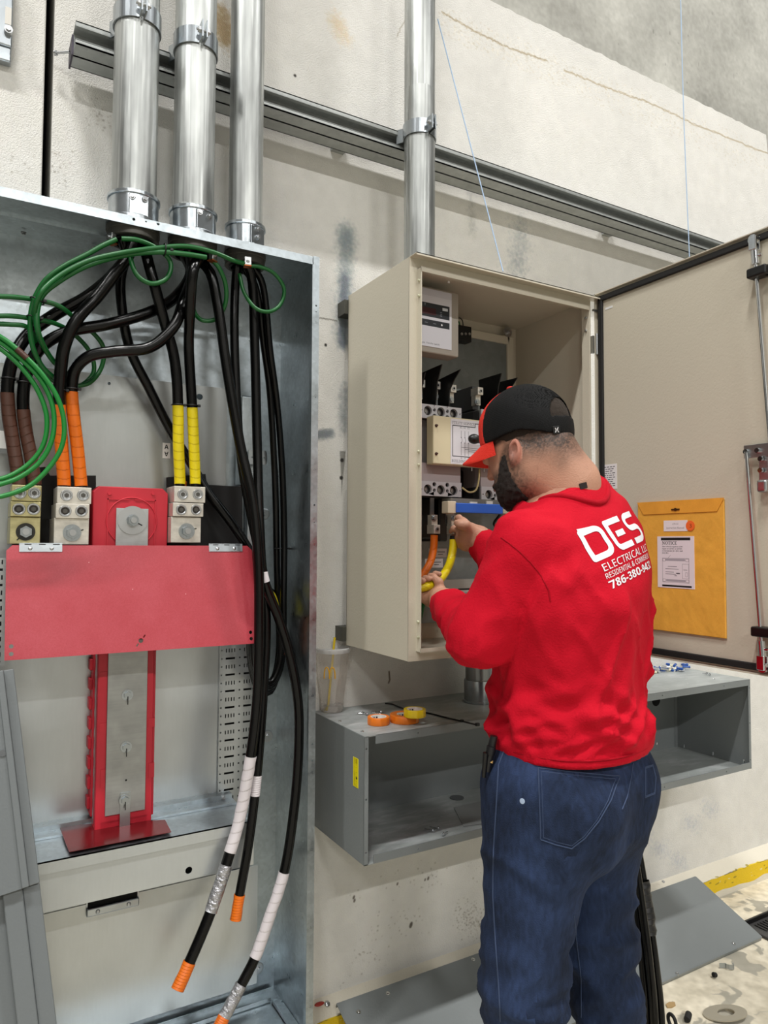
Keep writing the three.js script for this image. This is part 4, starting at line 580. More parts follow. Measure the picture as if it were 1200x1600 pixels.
// terminal lug blocks
const lugRing = lathe([[0.0078, 0.0006], [0.0092, 0.0022], [0.0118, 0.0022], [0.0128, 0]], 28).rotateX(Math.PI / 2);
function lugBlock(label, U, M, L, yellow) {
  const m = yellow ? std(0xd8cf9c, 0.38, 0.75, { map: rep(brushedT, 12) }) : MLug, b = Z((L[0] + L[2]) / 2, L[3], 0.14);
  const t = thing('terminal_lug', label, 'terminal', V(b.x, b.y, 0.1), 'terminal lugs of the pull box');
  const front = (R, z0, z1, name) => obj(name, zbx(...R, z0, z1, 0.0015), m, t);
  const ub = front(U, 0.075, 0.150, 'upper_block'), mb = front(M, 0.06, 0.154, 'middle_block'), lb = front(L, 0.05, 0.146, 'mounting_block');
  const screws = (R, z, par, dark) => { for (const k of [0.28, 0.76]) { const x = lerp(R[0], R[2], k), y = (R[1] + R[3]) / 2, p = Z(x, y, z); obj('screw_ring', turned(lugRing, basis(p, V(0, 0, 1))), MSteel, par); const s = obj('socket_screw', turned(disc(0.0078, 0.0008), basis(p, V(0, 0, 1))), dark ? std(0x2e2924, 0.5, 0.4) : MSteel, par); obj('hex_socket', turned(hexBolt(0.0052, 0.0004), basis(p.clone().add(V(0, 0, 0.0008)), V(0, 0, 1))), std(0x565450, 0.5, 0.7), s); } };
  screws(U, 0.150, ub, false); screws(M, 0.154, mb, true);
  const c = Z((L[0] + L[2]) / 2 + 1, (L[1] + L[3]) / 2 + 2, 0.146);
  const w = obj('washer', turned(disc(0.0185, 0.003, 32), basis(c, V(0, 0, 1))), yellow ? std(0x3a3936, 0.4, 0.8) : MZinc, t); obj('nut', turned(hexBolt(0.0125, 0.009), basis(c.clone().add(V(0, 0, 0.003)), V(0, 0, 1))), MZinc, w); obj('stud', turned(disc(0.0068, 0.015), basis(c, V(0, 0, 1))), MSteel, w);
  obj('torque_mark', turned(bx(0.004, 0.024, -0.0012, 0.0012, 0, 0.0006), basis(c.clone().add(V(0, 0, 0.0004)), V(0, 0, 1)).multiply(M4().makeRotationZ(yellow ? -2.3 : 0.3))), MBlack, w);
  obj('strand_ends', [0.28, 0.76].map((k) => { const p = Z(lerp(U[0], U[2], k), U[1], 0.13); return cyl(V(p.x, p.y - 0.004, 0.128), V(p.x, p.y + 0.012, 0.128), 0.0095, 0.0095, 14); })[0], MCopper, t);
  return t;
}
lugBlock('terminal lug block below the brown taped cables', [18, 758, 65, 783], [16, 784, 64, 807], [15, 808, 63, 850], true);
lugBlock('terminal lug block below the orange taped cables', [89, 761, 143, 787], [87, 787, 140, 810], [84, 810, 139, 851]);
lugBlock('terminal lug block below the yellow taped cables', [272, 760, 321, 785], [270, 786, 318, 807], [267, 808, 314, 848]);
// black insulating backs
one('insulating_sheet', 'black insulating board behind the brown and orange cable lugs', 'insulator', [slab(poly([[Z(20, 880, 0.07).x, Z(20, 880, 0.07).y], [Z(152, 880, 0.07).x, Z(152, 880, 0.07).y], [Z(152, 742, 0.07).x, Z(152, 742, 0.07).y], [Z(80, 742, 0.07).x, Z(80, 742, 0.07).y], [Z(72, 728, 0.07).x, Z(72, 728, 0.07).y], [Z(22, 733, 0.07).x, Z(22, 733, 0.07).y]]), PZ, 0.05)], MRubber, 'insulating boards');
one('insulating_sheet', 'black insulating board to the side of the yellow cable lugs', 'insulator', [slab(poly([[Z(264, 870, 0.06).x, Z(264, 870, 0.06).y], [Z(381, 870, 0.06).x, Z(381, 870, 0.06).y], [Z(381, 760, 0.06).x, Z(381, 760, 0.06).y], [Z(325, 757, 0.06).x, Z(325, 757, 0.06).y], [Z(323, 740, 0.06).x, Z(323, 740, 0.06).y], [Z(264, 745, 0.06).x, Z(264, 745, 0.06).y]]), PZ, 0.05)], MRubber, 'insulating boards');

// red insulator base with its square plate
{
  const z = 0.118, q = (px, py) => { const p = Z(px, py, z); return [p.x, p.y]; }, [x0, y1] = q(146, 759), [x1] = q(262, 800), [, y0] = q(200, 900), c = 0.012;
  const t = thing('busbar_insulator', 'moulded red plastic insulator base with a bolted metal plate', 'insulator', V((x0 + x1) / 2, y0, PZ));
  obj('base', slab(poly([[x0, y0], [x1, y0], [x1, y1 - c], [x1 - c, y1], [x0 + c, y1], [x0, y1 - c]]), PZ, z, 0.002), MRed, t);
  const [sx0, sy1] = q(168, 779), [sx1] = q(243, 800), th = 0.0024, rib = (a, b, cc, d) => bx(a, b, cc, d, z, z + 0.002);
  for (const g of [rib(sx0, sx0 + th, y0 + 0.01, sy1), rib(sx1 - th, sx1, y0 + 0.01, sy1), rib(sx0, (sx0 + sx1) / 2 - 0.006, sy1 - th, sy1), rib((sx0 + sx1) / 2 + 0.006, sx1, sy1 - th, sy1)]) obj('rib', g, MRed, t);
  const cc = Z(206, 815, z), tor = new THREE.TorusGeometry(0.055, 0.0016, 8, 40); tor.translate(cc.x, cc.y, z + 0.0008); obj('ring_rib', tor, MRed, t);
  for (const [px, py] of [[171, 771], [239, 771]]) obj('boss', turned(disc(0.004, 0.003), basis(Z(px, py, z), V(0, 0, 1))), MRed, t);
  const pl = slab((() => { const [a, b] = q(181, 794), [d] = q(231, 794), s = poly([[a, y0 + 0.02], [d, y0 + 0.02], [d, b], [a, b]]); return s; })(), z + 0.003, z + 0.008, 0.0006), p = obj('plate', pl, std(0xc9cbcb, 0.4, 0.6, { map: rep(brushedT, 8) }), t, 'square satin metal plate'), w = Z(207, 813, z + 0.008);
  obj('washer', turned(disc(0.0325, 0.0022, 40), basis(w, V(0, 0, 1))), std(0xaeb0b0, 0.45, 0.8), p); obj('nut', turned(asGeo([disc(0.0135, 0.002), hexBolt(0.0125, 0.010)]), basis(w.clone().add(V(0, 0, 0.0022)), V(0, 0, 1))), MZinc, p); obj('stud', turned(disc(0.0065, 0.017), basis(w, V(0, 0, 1))), MSteel, p);
  obj('torque_mark', turned(bx(0.004, 0.024, -0.0013, 0.0013, 0, 0.0006), basis(w.clone().add(V(0, 0, 0.0023)), V(0, 0, 1)).multiply(M4().makeRotationZ(-0.5))), MBlack, p);
}
// red fibre flap on two hinges
{
  const A = Z(10, 852, 0.165), B = Z(393, 852, 0.165), Cc = Z(402, 1003, 0.212), W = B.x - A.x, bot = V(A.x, Z(200, 1019, 0.212).y, 0.212), down = V(0, bot.y - A.y, bot.z - A.z), L = down.length(), n = new THREE.Vector3().crossVectors(V(1, 0, 0), down.clone().negate().normalize());
  const m = M4().makeBasis(V(1, 0, 0), down.clone().multiplyScalar(-1 / L), n).setPosition(A), inv = m.clone().invert();
  const on = (px, py) => { const d = ray(px, py), s = A.clone().sub(CAM).dot(n) / d.dot(n); return CAM.clone().addScaledVector(d, s).applyMatrix4(inv); };
  const c = 0.011, s = poly([[0, -L], [W, -L], [W, -c], [W - c, 0], [c, 0], [0, -c]]);
  for (const [px, py] of [[17.5, 1010], [17.5, 1022], [391.5, 988], [392.5, 998]]) { const p = on(px, py); hole(s, p.x, p.y, 0.0042); }
  { const p = on(220, 1001); hole(s, p.x, p.y, 0.005); for (const k of [-1, 1]) { const h = new THREE.Path(), ax = p.x + k * 0.0055, ay = p.y + k * 0.0062, ex = p.x + k * 0.0095, ey = p.y + k * 0.012; h.moveTo(ax - 0.001, ay + 0.001); h.lineTo(ex - 0.001, ey + 0.001); h.lineTo(ex + 0.001, ey - 0.001); h.lineTo(ax + 0.001, ay - 0.001); h.closePath(); s.holes.push(h); } }
  const flapTex = canvasTex(1024, 400, (g, w, h) => { g.fillStyle = '#a93843'; g.fillRect(0, 0, w, h); noiseFill(g, w, h, 90, 110, [150, 255, 255], 0.045, 5); noiseFill(g, w, h, 91, 3, [120, 160, 160], 0.05, 2); const R = rng(22); for (let i = 0; i < 90; i++) { g.globalAlpha = 0.10 + 0.18 * R(); g.strokeStyle = '#e0868a'; g.lineWidth = 0.6 + R(); const x = w * (0.4 + 0.6 * R()), y = h * R(); g.beginPath(); g.moveTo(x, y); g.lineTo(x + 40 * (R() - 0.5), y + 14 * (R() - 0.5)); g.stroke(); } g.globalAlpha = 0.8; g.fillStyle = '#f0d8d4'; for (const [x, y] of [[0.47, 0.42], [0.69, 0.48], [0.30, 0.16]]) { g.beginPath(); g.arc(x * w, y * h, 1.8, 0, 7); g.fill(); } g.globalAlpha = 1; });
  const t = thing('cover_flap', 'wide red fibre flap hinged across the pull box below the lugs', 'flap', V(A.x + W / 2, bot.y, 0.2));
  const g = slab(s, -0.0012, 0.0012); { const p = g.attributes.position, uv = g.attributes.uv; for (let i = 0; i < p.count; i++) uv.setXY(i, p.getX(i) / W, 1 + p.getY(i) / L); }
  obj('sheet', turned(g, m), std(0xffffff, 0.42, 0, { map: flapTex }), t);
  for (const [pa, pb] of [[30, 97], [326, 378]]) {
    const a = on(pa, 855).x, b = on(pb, 855).x, h = obj('hinge', turned(asGeo([bx(a, b, -0.014, 0.003, 0.0012, 0.003), bx(a, b, 0.002, 0.0045, -0.012, 0.003)]), m), MZinc, t, 'zinc hinge leaf');
    for (const k of [0.25, 0.75]) obj('rivet', turned(screwHead(0.0042), m.clone().multiply(M4().makeTranslation(lerp(a, b, k), -0.007, 0.003))), MSteel, h);
    const nk = 3; for (let i = 0; i < nk; i++) obj('knuckle_slot', turned(bx(lerp(a, b, 0.12 + 0.33 * i), lerp(a, b, 0.28 + 0.33 * i), 0.0005, 0.0028, 0.003, 0.0034), m), MBlack, h);
    obj('hinge_arm', turned(bx(a + 0.01, a + 0.03, 0.001, 0.004, -0.04, -0.01), m), MZinc, h);
  }
}
// red bus bar column
{
  const z = 0.112, x0 = Z(151, 1150, z).x, x1 = Z(243, 1150, z).x, y0 = Z(197, 1298, z).y, y1 = Z(197, 1000, z).y + 0.03, t = thing('busbar_column', 'upright red plastic bus bar carrier with a flat metal bar', 'bus bar', V((x0 + x1) / 2, y0 - 0.02, PZ));
  obj('carrier', [bx(x0, x1 - 0.006, y0 + 0.012, y1, PZ + 0.034, z, 0.002), bx(x0 + 0.010, x1 - 0.014, y0, y0 + 0.03, PZ + 0.036, z, 0.002), bx(x1 - 0.012, x1, y0 + 0.022, y1, PZ + 0.03, z - 0.008, 0.002)], MRed, t);
  obj('back_rail', bx(x0 - 0.004, x0 + 0.02, y0 + 0.03, y1, PZ, PZ + 0.040, 0.002), MRed, t);
  obj('edge_strip', bx(x0 - 0.0015, x0 + 0.004, y0 + 0.022, y1, z - 0.030, z - 0.018), MZinc, t);
  for (let i = 0; i < 9; i++) { const y = lerp(y0 + 0.045, y1 - 0.03, i / 8.6); obj('rail_tooth', bx(x0 - 0.010, x0 - 0.003, y, y + 0.026, PZ + 0.001, PZ + 0.030, 0.002), MRed, t); }
  for (const [pa, pb, qa, qb] of [[155, 168, 1130, 1146], [157, 167, 1202, 1230], [155, 168, 1050, 1062]]) obj('snap_tab', zbx(pa, qa, pb, qb, z - 0.001, z + 0.0012), MRed, t);
  for (const [pa, pb, qa, qb] of [[232, 242, 1122, 1136], [232, 241, 1192, 1215]]) obj('snap_tab', zbx(pa, qa, pb, qb, z - 0.001, z + 0.0012), MRed, t);
  const bar = obj('bar', [zbx(167, 1000, 229, 1270, z, z + 0.006, 0.0008)], std(0xb3b5b3, 0.42, 0.7, { map: rep(brushedT, 5) }), t, 'flat satin metal bar');
  for (const [px, py] of [[199, 1086], [197, 1167], [195, 1250]]) { const p = Z(px, py, py > 1240 ? z + 0.009 : z + 0.006); const b = obj('bolt', turned(asGeo([disc(0.0125, 0.002), hexBolt(0.0085, 0.007)]), basis(p, V(0, 0, 1))), MZinc, bar); obj('torque_mark', turned(bx(-0.001, 0.001, -0.020, -0.002, 0, 0.0006), basis(p.clone().add(V(0, 0, 0.0073)), V(0, 0, 1))), MBlack, bar); }
  obj('pilot_hole', turned(disc(0.0022, 0.0004), basis(Z(197, 1219, z + 0.006), V(0, 0, 1))), MDark, bar);
  const pa = Z(188, 1240, z + 0.009); obj('bond_strap', bx(Z(188, 1240, z + 0.009).x, Z(204, 1240, z + 0.009).x, shelfY, pa.y, z + 0.006, z + 0.009), MZinc, t, 'narrow steel bonding strap');
  one('red_sheet', 'dark red fibre sheet lying on the shelf under the bus bar', 'sheet', (() => { const c = [[92, 1290], [258, 1281], [272, 1306], [110, 1337]].map(([a, b]) => Y(a, b, shelfY + 0.007)), s = poly(c.map((p) => [p.x, -Math.min(p.z, 0.205)])), g = new THREE.ExtrudeGeometry(s, { depth: 0.0012, bevelEnabled: false }); g.rotateX(-Math.PI / 2); g.translate(0, shelfY + 0.006, 0); return flat(g); })(), std(0x5e1116, 0.2));
}
// letter tag on the mounting plate
obj('letter_tag', (() => { const g = zbx(254, 692, 266, 716, PZ, PZ + 0.0006), p = g.attributes.position, uv = g.attributes.uv; g.computeBoundingBox(); const b = g.boundingBox; for (let i = 0; i < p.count; i++) uv.setXY(i, (p.getX(i) - b.min.x) / (b.max.x - b.min.x), (p.getY(i) - b.min.y) / (b.max.y - b.min.y)); return g; })(), std(0xffffff, 0.5, 0, { map: canvasTex(64, 128, (g, w, h) => { g.fillStyle = '#ece9e4'; g.fillRect(0, 0, w, h); g.fillStyle = '#111'; g.font = 'bold 52px sans-serif'; g.textAlign = 'center'; g.fillText('A', w / 2, 52); g.save(); g.translate(w / 2, 74); g.rotate(Math.PI); g.fillText('A', 0, 0); g.restore(); }) }), cab, 'white tag with the letter A');
// grey cover standing in front of the pull box, leaning
{
  const A = Z(22, 1044, 0.30), B = Z(90, 1600, 0.44), k = (A.y - 0.0) / (A.y - B.y), C = A.clone().lerp(B, k), ey = A.clone().sub(C).normalize(), ex = V(1, 0, 0).addScaledVector(ey, -ey.x).normalize(), n = new THREE.Vector3().crossVectors(ex, ey), L = A.distanceTo(C), m = M4().makeBasis(ex, ey, n).setPosition(C), inv = m.clone().invert();
  const on = (px, py) => { const d = ray(px, py), s = A.clone().sub(CAM).dot(n) / d.dot(n); return CAM.clone().addScaledVector(d, s).applyMatrix4(inv); };
  const sy = on(45, 1385).y, t = thing('leaning_cover', 'grey painted folded steel cover leaning in front of the pull box', 'cover', V(C.x - 0.2, 0, C.z)), Wd = 0.42;
  const d0 = 0.022;
  obj('upper_sheet', turned(bx(-Wd, -0.02, sy, L, -0.002, 0, 0), m), MGrayDark, t); obj('upper_rim', turned(asGeo([bx(-0.030, -0.018, sy, L, -0.010, 0.004, 0.002), bx(-0.018, 0, sy - 0.002, L, -0.026, -0.010, 0.002)]), m), MGrayDark, t);
  obj('lower_sheet', turned(bx(-Wd, -0.06, 0, sy + 0.02, -0.030, -0.028), m), MGrayDark, t); obj('lower_rim', turned(asGeo([bx(-0.060, -0.028, 0, sy + 0.01, -0.030, -0.012, 0.003), bx(-0.028, 0, 0, sy - 0.003, -0.034, -0.018, 0.002)]), m), MGrayDark, t);
  const p = on(4, 1177); obj('plug', turned(disc(0.006, 0.002), m.clone().multiply(M4().makeTranslation(p.x, p.y, 0))), std(0x55585a, 0.4), t);
}
// ---------------------------------------------------------------- inside the beige enclosure
// a thin printed face on a plane z = const or x = const, its picture drawn in metres from the face's lower left corner
function faceZ(x0, x1, y0, y1, z0, z1, W, draw, more = {}) { const g = bx(x0, x1, y0, y1, z0, z1), p = g.attributes.position, uv = g.attributes.uv, H = Math.round(W * (y1 - y0) / (x1 - x0)); for (let i = 0; i < p.count; i++) uv.setXY(i, (p.getX(i) - x0) / (x1 - x0), (p.getY(i) - y0) / (y1 - y0)); return [g, std(0xffffff, 0.45, 0, { map: canvasTex(W, H, (c, w, h) => draw(c, w, h, (px, py) => { const q = Z(px, py, z1); return [(q.x - x0) / (x1 - x0) * w, h - (q.y - y0) / (y1 - y0) * h]; })), ...more })]; }
function faceX(x0, x1, y0, y1, z0, z1, W, draw, more = {}) { const g = bx(x0, x1, y0, y1, z0, z1), p = g.attributes.position, uv = g.attributes.uv, H = Math.round(W * (y1 - y0) / (z1 - z0)); for (let i = 0; i < p.count; i++) uv.setXY(i, (p.getZ(i) - z0) / (z1 - z0), (p.getY(i) - y0) / (y1 - y0)); return [g, std(0xffffff, 0.6, 0, { map: canvasTex(W, H, (c, w, h) => draw(c, w, h, (px, py) => { const q = X(px, py, x0); return [(q.z - z0) / (z1 - z0) * w, h - (q.y - y0) / (y1 - y0) * h]; })), ...more })]; }
{ // controller
  const z = 0.285, x0 = 0.946, x1 = Z(717, 490, z).x, y1 = Math.min(Z(690, 414, z).y, EY1 - 0.028), y0 = Z(690, 554, z).y, t = thing('controller_unit', 'grey and white control unit with a dark red display at the enclosure top', 'controller', V((x0 + x1) / 2, y0, z - 0.06));
  obj('case', bx(x0, x1, y0, y1, z - 0.05, z, 0.004), std(0x9d968c, 0.55), t); obj('mount', bx(x0 + 0.02, x1 - 0.03, y0 + 0.03, y1 - 0.03, 0.0755, z - 0.05), std(0x77736b, 0.6), t);
  const fx1 = Z(705, 480, z).x, fy0 = Z(690, 545, z).y, fy1 = y1 - 0.006, [g, m] = faceZ(x0 + 0.002, fx1, fy0, fy1, z, z + 0.002, 512, (c, w, h, P) => {
    c.fillStyle = '#c9c9d2'; c.fillRect(0, 0, w, h); c.fillStyle = '#d6d6de'; c.fillRect(0, h * 0.12, w, h);
    const q = (a, b, d, e, col) => { c.fillStyle = col; const [x, y] = P(a, b), [X2, Y2] = P(d, e); c.fillRect(-2, y, X2 + 2, Y2 - y); };
    const bar = (xa, ya, xb, yb, col) => { c.fillStyle = col; c.fillRect(xa * w, ya * h, (xb - xa) * w, (yb - ya) * h); };
    bar(0, 0.245, 0.955, 0.485, '#26292e'); bar(0, 0.535, 0.955, 0.645, '#26292e'); bar(0.28, 0.33, 0.68, 0.445, '#3a0f14');
    c.fillStyle = '#9aa0a8'; c.font = 'bold 26px sans-serif'; c.fillText('T', w * 0.44, h * 0.30); bar(0.81, 0.285, 0.92, 0.335, '#cfd4da'); for (const y of [0.37, 0.40, 0.43]) { bar(0.76, y, 0.80, y + 0.01, '#8b9097'); bar(0.12, y, 0.16, y + 0.01, '#8b9097'); }
    for (const x of [0.08, 0.78]) { c.fillStyle = '#e8e8ea'; c.font = 'bold 30px sans-serif'; c.fillText(x < 0.5 ? '⌂' : '♪', x * w, h * 0.61); c.beginPath(); c.arc(x * w + 8, h * 0.59, 9, 0, 7); c.fill(); } for (const x of [0.28, 0.45, 0.62]) bar(x, 0.585, x + 0.06, 0.595, '#80858c');
    c.fillStyle = '#4c4f58'; c.font = '20px sans-serif'; c.fillText('Automatic  Transfer Switch', w * 0.28, h * 0.955);
  }, { roughness: 0.3 });
  const f = obj('face_panel', g, m, t, 'white printed face with dark display fields'); obj('retaining_clip', zbx(700, 430, 703, 442, z + 0.002, z + 0.005), std(0xeeeeee, 0.5), f);
}
// small black terminal strip with wires on the back plate
{ const p = Z(727, 520, 0.10), t = thing('terminal_strip', 'small black terminal strip with two thin wires behind the controller', 'terminal', V(p.x, p.y - 0.02, 0.08));
  obj('body', zbx(717, 509, 737, 533, 0.0676, 0.10, 0.002), MBlack, t); for (const k of [721, 727, 733]) obj('screw', turned(disc(0.004, 0.003), basis(Z(k, 522, 0.10), V(0, 0, 1))), MSteel, t);
  obj('black_wire', tube(curveOf(P3([[724, 512, 0.095], [722, 500, 0.10], [716, 497, 0.11], [708, 505, 0.12]])), 0.0016, 20, 8), MBlack, t); obj('green_wire', tube(curveOf(P3([[719, 512, 0.095], [717, 503, 0.10], [712, 506, 0.11]])), 0.0018, 20, 8), MGreen, t); }
// switch housing with the wiring diagram
const SWZ = 0.270;
{
  const z = SWZ, x0 = Z(677, 690, z).x, x1 = 1.405, y1 = Z(700, 651, z).y, y0 = Z(700, 726, z).y, t = thing('switch_housing', 'cream sheet steel switch housing with a wiring diagram and black handle', 'switch', V((x0 + x1) / 2, y0, 0.12));
  obj('body', bx(x0, x1, y0, y1, 0.2375, z, 0.003), std(0xd3c9a8, 0.45), t);
  for (const py of [665, 709]) obj('face_screw', turned(asGeo([disc(0.0042, 0.001), disc(0.0026, 0.006)]), basis(Z(681.5, py, z), V(0, 0, 1))), std(0x43251d, 0.5), t);
  for (const px of [737, 756, 772]) { const p = Z(px, 732, z - 0.02); obj('bottom_stud', cyl(V(p.x, y0, p.z), V(p.x, y0 - 0.010, p.z), 0.002), MSteel, t); }
  const dx0 = Z(704, 690, z).x, dx1 = x1 - 0.02, [g, m] = faceZ(dx0, dx1, y0 + 0.003, y1 - 0.004, z, z + 0.0008, 768, (c, w, h) => {
    c.fillStyle = '#d5d3d8'; c.fillRect(0, 0, w, h); c.strokeStyle = '#1b1b1f'; c.lineWidth = 6; c.beginPath(); c.moveTo(18, h - 60); c.lineTo(18, 50); c.lineTo(230, 50); c.lineTo(230, 22); c.lineTo(w - 18, 22); c.lineTo(w - 18, h - 22); c.lineTo(230, h - 22); c.lineTo(230, h - 60); c.closePath(); c.stroke();
    c.fillStyle = '#33333a'; c.font = '27px serif'; c.fillText('UTILITY SERVICE', 8, 38, 218); c.fillText('BUILDING LOAD', 8, h - 14, 216); c.font = '22px serif';
    const top = h * 0.2, bot = h * 0.88; ['R1', 'S1', 'T1'].forEach((s, i) => c.fillText(s, 84 + i * 34, top)); ['U', 'V', 'W'].forEach((s, i) => c.fillText(s, 92 + i * 34, bot)); ['R2', 'S2', 'T2'].forEach((s, i) => c.fillText(s, 474 + i * 34, top));
    c.lineWidth = 2.4; for (const b of [98, 488]) for (let i = 0; i < 3; i++) { const x = b + i * 34; c.beginPath(); c.moveTo(x, h * 0.25); c.lineTo(x, h * 0.40); c.moveTo(x, h * 0.52); c.lineTo(x, h * 0.80); c.moveTo(x, h * 0.40); c.quadraticCurveTo(x + 16, h * 0.46, x, h * 0.52); c.stroke(); for (const y of [0.40, 0.52]) { c.beginPath(); c.arc(x, h * y, 4, 0, 7); c.fill(); } }
    for (let i = 0; i < 3; i++) { c.beginPath(); c.moveTo(98 + i * 34, h * (0.62 + 0.04 * i)); c.lineTo(488 + i * 34, h * (0.62 + 0.04 * i)); c.stroke(); }
    c.font = '22px serif'; c.fillText('GENERATOR', w - 260, 52);
  });
  obj('diagram_label', g, m, t, 'white wiring diagram label');
  const ha = Z(741, 686, z + 0.035), hb = Z(800, 691, z + 0.03), h = obj('handle', [cyl(ha, hb, 0.011, 0.008, 16), (() => { const s = new THREE.SphereGeometry(0.0135, 18, 12); s.scale(1.35, 1, 1); s.translate(ha.x, ha.y, ha.z); return s; })()], MBlack, t, 'black operating handle'); obj('pivot', cyl(V(hb.x, hb.y, z), V(hb.x, hb.y, z + 0.04), 0.016, 0.016, 20), MBlack, h);
}
// breakers above and below it: pole strips with round terminals, barriers, lugs
const MPole = std(0xb5b4b8, 0.5), MPole2 = std(0x8f8a8a, 0.55);
function breaker(label, pxa, pxb, UY, LY, nHole, fins) {
  const z = 0.235, zB = EZ0 + 0.023, xa = Z(pxa, UY[0], z).x, xb = Z(pxb, UY[0], z).x, t = thing('breaker_unit', label, 'breaker', V((xa + xb) / 2, Z(pxa, LY[1], z).y, zB), 'breakers behind the switch housing');
  const strip = (name, y0, y1, up) => {
    const s = poly([[xa, y0], [xb, y0], [xb, y1], [xa, y1]]), n = nHole, W = xb - xa, ym = lerp(y0, y1, up ? 0.55 : 0.45);
    for (let i = 0; i < n; i++) hole(s, xa + W * (0.19 + 0.31 * i), ym, 0.0128);
    for (let i = 0; i < n - 1; i++) { hole(s, xa + W * (0.345 + 0.31 * i), ym + (up ? -0.013 : 0.014), 0.006); hole(s, xa + W * (0.345 + 0.31 * i), ym + (up ? 0.004 : -0.002), 0.0048); slot(s, xa + W * (0.345 + 0.31 * i), up ? y1 - 0.006 : y0 + 0.006, 0.003, 0.011); }
    hole(s, xa + W * 0.045, ym, 0.0022); hole(s, xb - W * 0.035, ym, 0.0022);
    const p = obj(name, slab(s, z - 0.008, z), MPole, t, 'pale grey pole strip with round terminals');
    obj('strip_back', bx(xa + 0.001, xb - 0.001, y0 + 0.001, y1 - 0.001, z - 0.040, z - 0.016), std(0x3c3b3b, 0.5), p);
    for (let i = 0; i < n; i++) obj('terminal_screw', turned(asGeo([disc(0.0085, 0.003), hexBolt(0.0045, 0.006)]), basis(V(xa + W * (0.19 + 0.31 * i), ym, z - 0.016), V(0, 0, 1))), std(0x8d8a86, 0.4, 0.8), p);
  };
  const yA = Z(pxa, UY[1], z).y, yB = Z(pxa, UY[0], z).y, yC = Z(pxa, LY[1], z).y, yD = Z(pxa, LY[0], z).y;
  strip('upper_strip', yA, yB, true); strip('lower_strip', yC, yD, false);
  obj('body', bx(xa, xb, yD, yA, zB, z - 0.03), MPole2, t); obj('lower_body', bx(xa + 0.0005, xb - 0.0005, yD, Z(pxa, 722, z).y, z - 0.03, z - 0.004), std(0xa39a9c, 0.5), t);
  obj('back_body', bx(xa + 0.003, xb - 0.003, yC, yB, zB, z - 0.042), std(0x2b2b2c, 0.6), t);
  for (const [xp, pts, th = 0.003] of fins) { const xc = Z(xp, UY[0], z - 0.01).x, s = poly(pts.map(([a, b]) => { const p = X(a, b, xc); return [-p.z, p.y]; })), g = new THREE.ExtrudeGeometry(s, { depth: th, bevelEnabled: false }); g.rotateY(Math.PI / 2); g.translate(xc, 0, 0); obj('phase_barrier', flat(g), MBlack, t, 'black phase barrier'); }
  return { t, xa, xb, yB, yC, z };
}
const bA = breaker('grey three pole breaker by the enclosure side panel', 656, 721, [630, 652], [751, 774], 3, [[679.5, [[650, 592], [660, 582], [690, 569], [683, 596], [680, 634], [650, 632]]], [700.5, [[684, 594], [690, 591], [719, 577], [710, 592], [702, 610], [701, 636], [684, 633]]], [657, [[640, 600], [650, 590], [664, 582], [659, 604], [657, 632], [640, 630]]]]);
const bB = breaker('grey three pole breaker partly behind the man in the cap', 752, 812, [639, 662], [760, 782], 3, [[774, [[748, 594], [753, 592], [783, 583], [778, 606], [775, 642], [750, 640]]], [794, [[776, 599], [780, 597], [808, 590], [798, 606], [795, 645], [776, 642]]]]);
// lugs above the breakers
function smallLug(label, px, py, boltx, bolty, z, s = 0.0095) { const p = Z(px, py, z), t = thing('cable_lug', label, 'lug', V(p.x, p.y - s, z - 0.02), 'aluminium cable lugs'); obj('block', bx(p.x - s, p.x + s, p.y - s * 1.15, p.y + s * 1.15, z - 0.034, z, 0.0012), MLug, t); obj('socket_screw', turned(asGeo([disc(0.0058, 0.0022)]), basis(p, V(0, 0, 1))), MSteel, t); obj('hex_socket', turned(hexBolt(0.0034, 0.0003), basis(p.clone().add(V(0, 0, 0.0022)), V(0, 0, 1))), MDark, t); const b = Z(boltx, bolty, z - 0.006); obj('tongue', bx(p.x - s * 0.9, p.x + s * 0.9, Math.min(b.y - 0.008, p.y), Math.max(b.y + 0.008, p.y), z - 0.032, z - 0.012), MLug, t); obj('tongue_bolt', turned(asGeo([disc(0.009, 0.003), hexBolt(0.0065, 0.008)]), basis(V(b.x, b.y, z - 0.012), V(0, 0, 1))), MZinc, t); return t; }
smallLug('aluminium lug above the first breaker pole', 660, 599, 657, 618, 0.205);
smallLug('aluminium lug between the two black barriers of the near breaker', 684, 602, 682, 619, 0.205);
smallLug('aluminium lug on the outer side of the near breaker barriers', 709, 607, 706, 624, 0.205);
smallLug('aluminium lug on a dark base by the brim of the cap', 751, 611, 747, 628, 0.225);
one('lug_base', 'dark grey post carrying the lug beside the red cap', 'base', zbx(738, 604, 747, 640, EZ0 + 0.023, 0.18), std(0x3f3f3f, 0.5), undefined);
